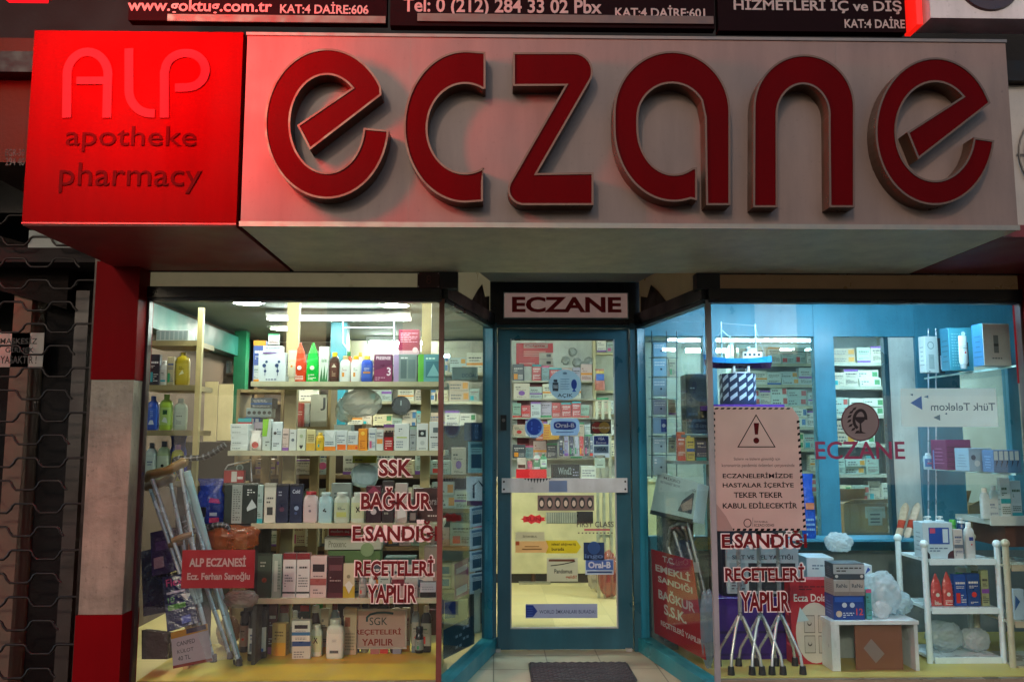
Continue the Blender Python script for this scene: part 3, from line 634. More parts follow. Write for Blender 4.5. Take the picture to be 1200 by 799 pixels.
for poly in shapes:
    W = [at(px, py, YL) for px, py in poly]
    ar = sum(W[i].x*W[(i+1) % len(W)].z-W[(i+1) % len(W)].x*W[i].z for i in range(len(W)))
    if ar < 0: W.reverse()
    cen = sum(W, Vector())/len(W)
    lt = MB(); k = len(W); bk = [Vector((p.x, YS-.0005, p.z)) for p in W]
    # steel return round the letter
    lt.add(W+bk, [(i, k+i, k+(i+1) % k, (i+1) % k) for i in range(k)], '#4c2c18')
    L_ = lt.build('letter', 'paint', t, o)
    bm = bmesh.new(); f = bm.faces.new([bm.verts.new(p) for p in W]); bm.normal_update()
    res = bmesh.ops.inset_region(bm, faces=[f], thickness=.0085, use_even_offset=True, use_boundary=True)
    bm.faces.ensure_lookup_table()
    rim = MB(); face = MB()
    for g in bm.faces:
        P = [v.co.copy() for v in g.verts]
        if g is f or len(P) > 4: face.add([p+Vector((0, .004, 0)) for p in P], [tuple(range(len(P)))], '#4a0105')
        else: rim.add(P, [tuple(range(len(P)))], '#5a463c'); 
    # inner lip of the rim
    inn = [v.co.copy() for v in f.verts]; kk = len(inn)
    rim.add(inn+[p+Vector((0, .0045, 0)) for p in inn], [(i, (i+1) % kk, kk+(i+1) % kk, kk+i) for i in range(kk)], '#4a3a32')
    bm.free()
    rim.build('letter_rim', 'alu', L_, (0, 0, 0)); face.build('letter_face', 'redface', L_, (0, 0, 0))
    for ch in L_.children: ch.location = -o
# red box at its left end
t = thing('shop_sign', (-1.53, YS, 2.28), 'square red sign box with raised letters ALP, apotheke and pharmacy', 'shop sign'); o = t.location
RX0, RX1 = at(33, 150, YS).x, at(281, 150, YS).x; RZ1 = at(160, 37, YS).z
MB().box((RX0, YS, 2.285), (RX1, 4.6, RZ1), '#5c0002').build('box', 'redface', t, o)
MB().box((RX0+.003, YS+.004, 2.272), (RX1-.003, 4.62, 2.2845), '#8a2a28').build('soffit', 'signface', t, o)
MB().box((RX0, YS-.004, 2.278), (RX1, YS+.02, 2.2848), '#a01018').build('edge_trim', 'paint', t, o)
PINK = '#82343c'; nrm = (0, -1, 0); Yl = YS-.006
def pl(pts): return [at(x, y, Yl) for x, y in pts]
hw = 5.2*3.62/1000
mb = MB(); mb.strip(pl([(78, 138), (78.5, 95)]+ell(102.5, 88, 24, 27, 182, 358, 18)+[(126, 95), (125, 138)]), hw, nrm, .0055, PINK)
mb.strip(pl([(89.5, 94.5), (121.0, 94.5)]), hw*.9, nrm, .005, PINK)
mb.strip(pl([(151, 57), (151, 105)]+ell(177, 106, 26, 27, 180, 92, 10)+[(181, 133)]), hw, nrm, .0055, PINK)
mb.strip(pl([(192.5, 138), (192.5, 85)]+ell(217, 83, 23.5, 20.5, 185, 268, 8)+ell(219, 82.5, 21.5, 20, 272, 448, 16)+[(205, 103)]), hw, nrm, .0055, PINK)
mb.build('lettering', 'redface', t, o)
for s, x0, y0, x1, y1 in (('apotheke', 77, 149, 231, 178), ('pharmacy', 69, 192, 237, 226)):
    a = at(x0, y1, YS); b = at(x1, y0, YS)
    MB().text(s, (a.x, YS-.005, a.z), X*(b.x-a.x), Z*(b.z-a.z), '#3a080a', 0, 0, .0049).build('lettering', 'redface', t, o)

# ---- signs of the other tenants above
YU = 3.80
def upper(px0, px1, yb, label, rows, trim=None, fc='#150a0d', ztop=.55):
    a = at(px0, yb, YU); b = at(px1, yb, YU); t = thing('tenant_sign', ((a.x+b.x)/2, YU, a.z), label, 'sign'); o = t.location
    MB().box((a.x, YU, a.z), (b.x, YU+.05, a.z+ztop), fc).build('board', 'redface', t, o)
    for s, x0, y0, x1, y1 in rows:
        p = at(x0, y1, YU-.002); q = at(x1, y0, YU-.002); MB().text(s, (p.x, YU-.002, p.z), X*(q.x-p.x), Z*(q.z-p.z), '#b7a8a4', .02).build('lettering', 'film', t, o)
    if trim:
        p = at(trim[0], 25, YU-.01); q = at(trim[1], 19.5, YU-.01); MB().box((p.x, YU-.012, p.z), (q.x, YU-.0005, q.z), '#54443f').build('trim', 'alu', t, o)
upper(150, 453, 24, 'dark tenant sign giving a web address, leftmost of the row above the big sign', [('www.goktug.com.tr', 149, 1, 319, 17), ('KAT:4 DAİRE:606', 328, 3, 432, 16)], (196, 452))
upper(457, 838, 30, 'dark tenant sign giving a telephone number, in the middle above the big sign', [('Tel: 0 (212) 284 33 02 Pbx', 472, 0, 705, 19), ('KAT:4 DAİRE:601', 721, 7, 826, 20)], (489, 836))
upper(842, 1062, 36, 'dark tenant sign with HİZMETLERİ İÇ ve DİŞ, right of the telephone sign', [('HİZMETLERİ İÇ ve DİŞ', 860, -2, 1056, 15), ('KAT:4 DAİRE', 990, 20, 1060, 33)], None)
a = at(1066, 36, YU); t = thing('tenant_sign', (a.x, YU, a.z), 'white sign box with a red lit edge and round dark emblem above the right end', 'sign'); o = t.location
b = at(1260, 36, YU); MB().box((a.x+.05, YU-.1, a.z+.012), (b.x, YU+.05, a.z+.6), '#b9b4b6').build('box', 'signface', t, o)
M['redlamp'] = emitmat('red_lit_edge', (1, .012, .006), .45)
MB().box((a.x, YU-.07, a.z-.005), (a.x+.028, YU+.05, a.z+.6), '#f00').build('lit_edge', 'redlamp', t, o)
c = at(1158, -22, YU-.1); mb = MB(); mb.loft([(0, .15, .15), (.012, .145, .145)], '#2b1418', 40); mb2 = MB()
for v in mb.v: v.x, v.y, v.z = c.x+v.x, YU-.1-v.z, c.z+v.y
mb.build('emblem', 'plastic', t, o)
c2 = MB(); c2.loft([(0, .115, .1), (.01, .11, .095)], '#7a1a20', 40)
for v in c2.v: v.x, v.y, v.z = c.x+v.x, YU-.112-v.z, c.z+v.y
c2.build('emblem_center', 'plastic', t, o)
MB().box((-4, YU+.05, 3.06), (4.4, 4.72, 3.16), '#15100f').build('sign_rail', 'iron', bd, O)

# ---- red lamp box at the upper left: it lights the red sign and the first letter
M['neon'] = emitmat('red_neon_tube', (1, .0004, .0015), 190)
M['neondim'] = emitmat('red_lit_underside', (1, .004, .008), 1.1)
M['lampbody'] = mat('dark_red_enamel', .4, base='#40080a')
YN = 2.85; p = at(8, 1, YN); q = at(54, 1, YN); zn = p.z
t = thing('neon_sign', ((p.x+q.x)/2, YN, zn), 'projecting sign box with a glowing red face at the upper left corner', 'lamp'); o = t.location
MB().box((p.x-.01, YN-.08, zn+.012), (q.x+.01, YN+.02, zn+.5), '#300').build('housing', 'lampbody', t, o)
MB().box((p.x, YN-.075, zn), (q.x, YN+.015, zn+.0118), '#f00').build('lit_underside', 'neondim', t, o)
MB().box((p.x, YN+.0205, zn+.02), (q.x, YN+.03, zn+.48), '#f00').build('lit_face', 'neon', t, o)
MB().box((q.x+.0105, YN-.06, zn+.03), (q.x+.016, YN+.01, zn+.47), '#f00').build('lit_side', 'neon', t, o)

# ---- right end: soffit, air conditioner
t = thing('side_canopy', (2.9, 4.1, 2.27), 'dark red canopy board right of the white sign', 'canopy'); o = t.location
MB().box((SX1+.01, YS+.13, 2.274), (4.4, 4.62, 2.33), '#6a1a1c').build('soffit', 'signface', t, o)
MB().box((SX1+.01, 4.30, 2.33), (4.4, 4.62, 3.06), '#2a2422').build('backboard', 'wall', t, o)
a = at(1189, 240, 3.9); t = thing('air_conditioner', (a.x+.4, 4.1, 2.33), 'pale outdoor air conditioner with ringed fan guard at the right edge', 'air conditioner'); o = t.location
b = at(1189, 100, 3.9); MB().box((a.x, 3.9, 2.36), (a.x+.8, 4.2, b.z), '#9a938c').build('case', 'paint', t, o)
mb = MB(); cx, cz = a.x+.26, (2.36+b.z)/2
for i in range(7):
    r = .05+.03*i; mb.tube([(cx+r*math.cos(2*PI*k/36), 3.888, cz+r*math.sin(2*PI*k/36)) for k in range(37)], .004, '#5f5a55', 6, False)
for k in range(6): mb.tube([(cx, 3.889, cz), (cx+.24*math.cos(PI*k/3), 3.889, cz+.24*math.sin(PI*k/3))], .003, '#5f5a55', 6)
mb.build('fan_guard', 'iron', t, o)
for x in (a.x+.05, a.x+.7): MB().box((x, 3.92, 2.331), (x+.05, 4.18, 2.36), '#333').build('foot', 'iron', t, o)

# ================================================================== neighbouring shop at the left, shut behind its grille
t = thing('neighbour_shop', (-2.9, 5.2, 0), 'dark closed shop behind the rolling grille at the left edge', 'shop'); o = t.location
NX0, NX1 = -4.2, -2.11
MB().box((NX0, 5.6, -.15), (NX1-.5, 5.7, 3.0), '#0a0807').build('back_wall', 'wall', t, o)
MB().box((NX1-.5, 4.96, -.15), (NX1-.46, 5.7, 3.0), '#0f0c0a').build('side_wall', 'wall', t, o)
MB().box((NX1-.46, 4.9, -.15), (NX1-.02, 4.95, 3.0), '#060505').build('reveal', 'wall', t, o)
MB().box((NX0, 5.1, -.15), (NX1-.5, 5.18, .12), '#2c1e14').build('kick_panel', 'wood', t, o)
p = at(76, 770, 4.85); MB().box((p.x-.045, 4.83, -.15), (p.x+.03, 4.89, 2.2), '#1f150e').build('door_post', 'wood', t, o)
MB().box((NX0, 4.62, 2.32), (NX1, 5.7, 2.4), '#211b1a').build('lintel', 'wall', t, o)
p = at(32, 486, 5.1); M['bluelamp'] = emitmat('blue_display', '#5a8cff', 1.6)
t2 = thing('till_display', (p.x, 5.3, p.z-.1), 'small dark till with a thin glowing blue display behind the grille', 'till')
mb = MB(); mb.box((p.x-.09, 5.12, p.z-.03), (p.x+.09, 5.3, p.z+.03), '#101418'); mb.box((p.x-.03, 5.2, p.z-1.25), (p.x+.03, 5.26, p.z-.03), '#101418'); mb.build('case', 'dull', t2, t2.location)
MB().box((p.x-.05, 5.115, p.z-.008), (p.x+.045, 5.1195, p.z+.008), '#88f').build('screen', 'bluelamp', t2, t2.location)
a = at(-6, 430, 4.8); b = at(52, 390, 4.8); t2 = thing('paper_notice', ((a.x+b.x)/2, 4.8, a.z), 'white paper notice about masks hanging behind the grille', 'notice')
MB().box((a.x, 4.8, a.z), (b.x, 4.803, b.z), '#b5b0a8').build('sheet', 'paper', t2, t2.location)
mb = MB()
for s, y0, y1, x0, x1 in (('MASKESİZ', 394, 403, 0, 44), ('GİRMEK', 405, 413, 6, 40), ('YASAKTIR !', 417, 426, 0, 43)):
    p = at(x0, y1, 4.798); q = at(x1, y0, 4.798); mb.text(s, (p.x, 4.7985, p.z), X*(q.x-p.x), Z*(q.z-p.z), '#222', .01)
mb.build('lettering', 'film', t2, t2.location)
# rolled sunblind: dark slanting panel
a = at(-30, 268, 4.78); b = at(82, 300, 4.78); c = at(78, 362, 4.78); d_ = at(-30, 332, 4.78)
t2 = thing('rolled_blind', (a.x, 4.78, a.z), 'dark slanting roller blind under the red canopy at the left', 'blind')
MB().prism([d_, c, b, a], (0, .1, 0), '#1a1513').build('blind', 'fabric', t2, t2.location)
# grille: rows of bent rods that meet in rounded cells
t2 = thing('rolling_grille', (-2.9, 4.52, -.15), 'dark metal rolling grille of rounded links closed over the left neighbour', 'grille'); o2 = t2.location
YG = 4.56; mb = MB(); xs0 = -3.7; pit = .26; rh = .118
for r in range(23):
    z = -.08+rh*r; pts = []; x = xs0+(pit/2 if r % 2 else 0)
    while x < -2.2:
        for dx, dz in ((0, 0), (.012, .012), (.02, .02), (.028, .038), (.04, .047), (.13, .047), (.142, .038), (.15, .02), (.158, .012), (.17, 0)):
            pts.append((x+dx, YG, z+dz))
        x += pit
    pts = [p for p in pts if p[0] < -2.13]
    mb.tube(pts, .0065, '#1c1714', 6)
mb.build('link_rod', 'iron', t2, o2)
mb = MB(); mb.box((-3.8, YG-.02, -.15), (-2.12, YG+.02, -.08), '#4a3a2c'); mb.build('bottom_rail', 'iron', t2, o2)
mb = MB(); mb.box((-2.135, YG-.03, -.15), (-2.11, YG+.03, 2.6), '#241d1a'); mb.build('guide_rail', 'iron', t2, o2)
# sign board of the neighbour left of the red box
t2 = thing('neighbour_sign', (-2.6, 3.95, 2.6), 'ochre sign board with small dark writing left of the red box', 'sign'); o2 = t2.location
a = at(-40, 190, 3.95); b = at(33, 45, 3.95)
MB().box((a.x, 3.95, a.z), (b.x+.15, 4.6, b.z), '#33261a').build('board', 'wall', t2, o2)
mb = MB()
for s, y0, y1 in (('EGR-30', 190-1, 197), ('294 40', 199, 208)):
    p = at(6, y1-14, 3.948); q = at(29, y0-14, 3.948); mb.text(s, (p.x, 3.9485, p.z), X*(q.x-p.x), Z*(q.z-p.z), '#2a1c16', .01)
mb.build('lettering', 'film', t2, o2)
# ================================================================== lamps inside the shop
M['warmlamp'] = emitmat('downlight_lens_warm', '#fff6e6', 150)
M['coollamp'] = emitmat('downlight_lens_cool', '#cfeaff', 190)
M['tube'] = emitmat('fluorescent_tube', '#f2fff6', 85)
M['cooltube'] = emitmat('fluorescent_tube_cool', '#b9e4ff', 130)
M['addedbatten'] = emitmat('added_batten_tube', '#f6fff6', 46)
M['addedcoolbatten'] = emitmat('added_batten_tube_cool', '#c4e8ff', 100)
def downlight(px, py, label, m='warmlamp', r=.105, z=None):
    p = atz(px, py, (z or ZC)-.02); t = thing('ceiling_downlight', (p.x, p.y, (z or ZC)), label, 'ceiling light', 'round ceiling lights of the shop'); o = t.location
    mb = MB(); n = 28; zz = (z or ZC)
    mb.loft([(zz-.001, r+.025, r+.025), (zz-.014, r+.02, r+.02), (zz-.016, r, r), (zz-.006, r*.97, r*.97)], '#c8c8c0', n, 2, (p.x, p.y, 0), caps=False); mb.build('trim', 'paint', t, o)
    MB().loft([(zz-.0145, r*.98, r*.98), (zz-.0075, r*.98, r*.98)], '#fff', n, 2, (p.x, p.y, 0)).build('lens', m, t, o)
downlight(290, 356, 'round warm downlight in the ceiling, brightest one behind the left window')
downlight(463, 359, 'round warm downlight at the ceiling beside the short fluorescent lamp')
downlight(190, 382, 'round downlight over the teal beam at the far left of the shop', r=.12)
downlight(331, 386, 'small distant round downlight behind the wooden shelf upright', r=.11)
downlight(879, 366, 'round cool downlight above the model ship', 'coollamp')
downlight(1053, 369, 'round cool downlight above the blue glazed partition', 'coollamp')
downlight(985, 396, 'distant round cool downlight seen through the partition glass', 'coollamp', r=.1)
def tubelamp(x0, x1, Y, z, label, m='tube'):
    t = thing('fluorescent_lamp', ((x0+x1)/2, Y, z), label, 'lamp'); o = t.location
    MB().box((x0, Y-.05, z), (x1, Y+.05, z+.045), '#d0d4d0').build('housing', 'paint', t, o)
    MB().tube([(x0+.03, Y, z-.018), (x1-.03, Y, z-.018)], .016, '#fff', 12).build('tube', m, t, o)
    MB().box((x0, Y-.02, z-.036), (x0+.028, Y+.02, z), '#ddd').build('tube_holder', 'paint', t, o); MB().box((x1-.028, Y-.02, z-.036), (x1, Y+.02, z), '#ddd').build('tube_holder', 'paint', t, o)
a = at(313, 372, 7.0); b = at(482, 372, 7.0); tubelamp(a.x, b.x, 7.0, a.z+.01, 'long fluorescent lamp under the ceiling behind the left window')
a = at(430, 400, 8.8); b = at(500, 400, 8.8); tubelamp(a.x, b.x, 8.8, a.z, 'short distant fluorescent lamp over the rear shelves')
a = at(800, 409, 8.6); b = at(958, 409, 8.6); tubelamp(a.x, b.x, 8.6, a.z, 'long cool fluorescent lamp behind the model ship', 'cooltube')
# battens added unseen behind the window heads to light the goods
tubelamp(-1.75, -.4, YF+.16, 2.17, 'added unseen batten lamp behind the head of the left window', 'addedbatten')
tubelamp(1.35, 2.75, YF+.16, 2.17, 'added unseen batten lamp behind the head of the right window', 'addedcoolbatten')
def ceilstrip(x0, x1, Y, label, m): tubelamp(x0, x1, Y, ZC-.05, label, m)
ceilstrip(.0, 1.2, 6.9, 'fluorescent lamp under the ceiling over the customer floor', 'tube')

# ================================================================== teal beam, posts, partition
t = thing('ceiling_beam', (WL, 7, 2.1), 'teal beam running back along the left wall under the ceiling', 'beam')
MB().box((WL+.002, 5.2, 2.16), (WL+.14, 8.6, 2.34), '#14584f').build('beam', 'paint', t, t.location)
def post(px0, px1, Y, c, label, m='paint', y1=2.4):
    a = at(px0, 500, Y); b = at(px1, 500, Y); t = thing('support_post', ((a.x+b.x)/2, Y, 0), label, 'post')
    MB().box((a.x, Y, 0), (b.x, Y+b.x-a.x, y1), c).build('post', m, t, t.location)
post(271, 285, 8.2, '#15603f', 'green post beside the two leaning cream boards')
post(385, 404, 7.6, '#1a7684', 'blue green post behind the orange and green pouches')
t = thing('glazed_partition', (2.3, 5.75, 0), 'blue framed glazed partition closing the back of the right window display', 'partition'); o = t.location
YPt = 5.75; fr = MB(); BL = '#3a86a0'
def fx(px): return at(px, 500, YPt).x
px_posts = [(826, 842), (958, 981), (1078, 1128), (1185, 1206)]
zb, zh, zt_ = at(900, 645, YPt).z, at(900, 628, YPt).z, at(900, 394, YPt).z
for a, b in px_posts: fr.box((fx(a), YPt, zb), (fx(b), YPt+.07, 2.3), BL)
fr.box((fx(756), YPt+.004, zb), (fx(1185), YPt+.066, zh), BL); fr.box((fx(756), YPt+.004, zt_), (fx(1185), YPt+.066, ZC-.12), BL)
fr.box((fx(1041), YPt+.006, zh), (fx(1046), YPt+.06, zt_), '#12414f')
fr.build('frame', 'paint', t, o)
MB().box((fx(756), YPt+.002, -.003), (fx(1206), YPt+.06, zb-.001), '#6f7f82').build('lower_panel', 'paint', t, o)
MB().box((fx(1046), YPt+.03, zh), (fx(1078), YPt+.045, zt_), '#c9d2cc').build('white_panel', 'paint', t, o)
for a, b in ((756, 826), (842, 958), (981, 1041), (1128, 1185)): MB().box((fx(a)+.001, YPt+.03, zh+.001), (fx(b)-.001, YPt+.034, zt_-.001), '#fff').build('pane', 'cleanglass', t, o)
# display floors
t = thing('display_platform', (-1.1, 4.7, -.003), 'yellow covered platform along the bottom of the left window', 'platform'); PZ = .104
MB().box((XL0+.01, YF+.062, -.003), (LF.x-.02, 5.5, PZ), '#c9b23a', '#c9b23a').build('platform', 'wood', t, t.location)
t = thing('display_platform', (2.1, 4.7, -.003), 'pale yellow platform along the bottom of the right window', 'platform')
MB().box((RF.x+.03, YF+.062, -.003), (XR1+.6, YPt-.01, PZ), '#bfae5a').build('platform', 'wood', t, t.location)

# ================================================================== left window shelving
SY0, SY1 = 4.98, 5.32
def zat(py, Y=SY0): return at(400, py, Y).z
SZ = [zat(447), zat(528), zat(613), zat(701)]
su = thing('display_shelves', (-.9, 5.1, PZ), 'open cream display shelving filling the left window', 'shelving'); o = su.location
NAMES = ['top', 'second', 'third', 'lowest']
XR = [(292, 523), (268, 522), (298, 520), (298, 516)]
for z, (p0, p1) in zip(SZ, XR):
    a = at(p0, 500, SY0).x; b = at(p1, 500, SY0).x
    MB().box((a, SY0, z-.028), (b, SY1, z), '#bdb594').build('shelf', 'wood', su, o)
mb = MB()
for px0, px1, zt2 in ((333, 347, 2.28), (493, 504, 2.30)):
    a = at(px0, 500, SY1+.01).x; b = at(px1, 500, SY1+.01).x; MB().box((a, SY1+.002, PZ), (b, SY1+.05, zt2), '#bfae7c').build('upright', 'wood', su, o)
for px0, px1 in ((312, 322), (368, 378)):
    a = at(px0, 500, SY1+.2).x; b = at(px1, 500, SY1+.2).x; MB().box((a, SY1+.1, PZ), (b, SY1+.14, SZ[1]-.03), '#8a7448').build('upright', 'wood', su, o)
ORD = ['first', 'second', 'third', 'fourth', 'fifth', 'sixth', 'seventh', 'eighth', 'ninth', 'tenth', 'eleventh', 'twelfth', 'thirteenth', 'fourteenth', 'fifteenth', 'sixteenth', 'seventeenth', 'eighteenth', 'nineteenth', 'twentieth']
seed = [100]
def goods(items, zb, Y, where, group=None, dmul=.55):
    """items: (px0, px1, top, kind, colour, options, description); each is a thing standing at zb with its front at Y(+dy)"""
    for it in items:
        x0, x1, yt, kind, c, op, desc = it; seed[0] += 1
        yy = Y+op.get('dy', 0); z = op.get('z', zb); cx, w, h = span(x0, x1, yt, z, yy); w -= .003
        d_ = op.get('d', min(max(w*dmul, .03), .16)); rz = op.get('rz', random.Random(seed[0]).uniform(-.06, .06))
        if kind == 'box': ob = carton(op.get('n', 'carton'), w, h, d_, c, op.get('pr'), seed[0], op.get('side')); cat = op.get('cat', 'box')
        elif kind == 'pouch': ob = pouch('pouch', w, h, min(d_, .07), c, op.get('pr'), seed[0], op.get('spike', True)); cat = 'pouch'
        elif kind == 'crum': ob = crumple(op.get('n', 'plastic_bag'), (w/2, d_/2, h/2), c, None, seed[0], m=op.get('m', 'thinbag')); cat = op.get('cat', 'bag')
        else: ob = bottle(op.get('n', 'bottle' if kind != 'tube' else 'cream_tube'), w, h, min(w*.62 if kind == 'flat' else w, .12), c, op.get('cap', '#e8e4da'), op.get('label'), kind, op.get('pr'), seed[0], op.get('cw', .42), op.get('ch', .14)); cat = 'bottle' if kind != 'tube' else 'tube'
        ob.location = (cx, yy+d_/2, z); ob.rotation_euler.z = rz
        tag(ob, desc+' '+where, cat, group)
W0 = '#d6d8d0'; W1 = '#c9cfc8'; CR = '#d3c79b'
s1 = SZ[0]+.001
goods([
 (297, 312, 399, 'box', '#4a5c9c', {'dy': .12, 'd': .05}, 'slim blue box standing behind the flower printed carton'),
 (303, 336, 413, 'box', '#c9d0d2', {'pr': [('D', .22, .55, .07, '#27406a'), ('D', .3, .68, .05, '#27406a'), ('D', .26, .36, .05, '#27406a'), ('D', .68, .55, .07, '#27406a'), ('D', .76, .68, .05, '#27406a'), ('D', .72, .36, .05, '#27406a'), ('R', .25, .2, .27, .6, '#27406a'), ('R', .71, .2, .73, .6, '#27406a'), ('L', .3, .05, .7, .14, 1, '#557')]}, 'pale carton printed with two dark blue flowers'),
 (297, 304, 428, 'box', '#c3c8c6', {}, 'tiny white box left of the flower printed carton'),
 (337, 348, 410, 'tube', '#d5cdb0', {'cap': '#bdb596', 'label': '#c5bb98'}, 'cream tube beside the orange pouch'),
 (344, 359, 401, 'pouch', '#d2421c', {'dy': -.0}, 'orange refill pouch with pointed top'),
 (359, 374, 401, 'pouch', '#0fb43c', {'dy': .0}, 'bright green refill pouch with pointed top'),
 (374, 386, 406, 'box', '#cfdacb', {'pr': [('P', [(.1, .0), (.3, .42), (.42, .05), (.6, .5), (.7, .04), (.92, .4), (.9, 0)], '#2c6b3c'), ('T', 'Aloe Vera', .25, .55, .8, .66, '#3c7a48')]}, 'white carton with green aloe leaves'),
 (386, 398, 412, 'flat', '#3b2118', {'cap': '#d9b21c', 'label': '#532a1e', 'pr': [('P', [(.1, .7), (.9, .7), (.5, .95)], '#d6cfbc'), ('L', .2, .1, .8, .5, 3, '#b9a58c')]}, 'brown bottle with a yellow cap'),
 (398, 411, 416, 'flat', '#d9dbd6', {'cap': '#c9b37a', 'label': '#d3d6d0'}, 'white bottle with a beige cap'),
 (411, 423, 416, 'flat', '#d9dbd6', {'cap': '#e3a81b', 'label': '#dfe0d8'}, 'white bottle with a yellow orange cap'),
 (423, 437, 416, 'flat', '#2848a8', {'cap': '#d9b53a', 'label': '#3b5cb5'}, 'blue bottle with a pale yellow cap'),
 (404, 413, 411, 'flat', '#b84a1e', {'cap': '#2f7d45', 'dy': .13}, 'orange bottle with green cap behind the white ones'),
 (418, 426, 412, 'flat', '#d0cdb8', {'cap': '#d7a12c', 'dy': .13}, 'cream bottle with amber cap behind the blue one'),
 (430, 437, 411, 'flat', '#d8d6cc', {'cap': '#e5e0d6', 'dy': .13}, 'white capped bottle behind the blue one'),
 (438, 460, 415, 'box', '#7d2f55', {'pr': [('P', [(.0, .4), (1, .62), (1, 1), (0, 1)], '#5d2748'), ('T', '3', .7, .22, .92, .52, '#e8dce4'), ('T', 'PRESENSE', .12, .8, .9, .92, '#e6cdd8'), ('L', .08, .06, .6, .2, 2, '#c9a0b4')], 'side': '#6a2a4a'}, 'plum coloured carton bearing a numeral'),
 (461, 489, 415, 'box', '#7e8f8c', {'pr': [('R', 0, 0, .22, 1, '#a88fb8'), ('R', .3, .12, .55, .8, '#56696a'), ('R', .62, .12, .92, .8, '#657a7a'), ('L', .3, .84, .9, .95, 1, '#ddd')], 'side': '#a88fb8'}, 'grey carton with a lilac edge'),
 (490, 521, 415, 'box', '#5f9aa0', {'pr': [('R', 0, 0, .22, 1, '#5fae3e'), ('R', .3, .15, .92, .75, '#3f7b88'), ('P', [(.35, .2), (.6, .65), (.85, .2)], '#7fb9bd'), ('L', .3, .82, .9, .93, 1, '#dfe')], 'side': '#5fae3e'}, 'teal carton with a green edge'),
], s1, SY0+.02, 'on the top window shelf')
z2 = span(0, 1, 415, 0, SY0+.02)[2]+.001
goods([(308, 331, 405, 'box', '#d2d6d2', {}, 'white flat carton stacked on the flower printed one'),], z2+.006, SY0+.02, 'on the top window shelf')
goods([(314, 327, 391, 'box', '#d9dcd8', {}, 'small white carton topping the stack'),], span(0, 1, 405, 0, SY0+.02)[2]+.009, SY0+.02, 'at the left of the top window shelf')
goods([(467, 492, 386, 'box', '#94304f', {'pr': [('L', .1, .5, .9, .9, 6, '#d9a8b8'), ('B', 0, .18, '#c8a8b0'), ('D', .8, .2, .13, '#e0c8cc')], 'd': .1}, 'crimson carton lying on the grey one'),], z2, SY0+.03, 'on the top window shelf')
s2 = SZ[1]+.001
for i in range(5):
    goods([(270, 291, 527-6.1*(i+1), 'box', '#cdd5d2', {'rz': .02*((i*3) % 4-1.5), 'd': .12, 'pr': [('L', .1, .3, .6, .7, 1, '#8a9a98')]}, ['lowest', 'second lowest', 'middle', 'second highest', 'topmost'][i]+' white flat carton of five stacked'),], s2+i*.0305, SY0+.02, 'left on the second window shelf')
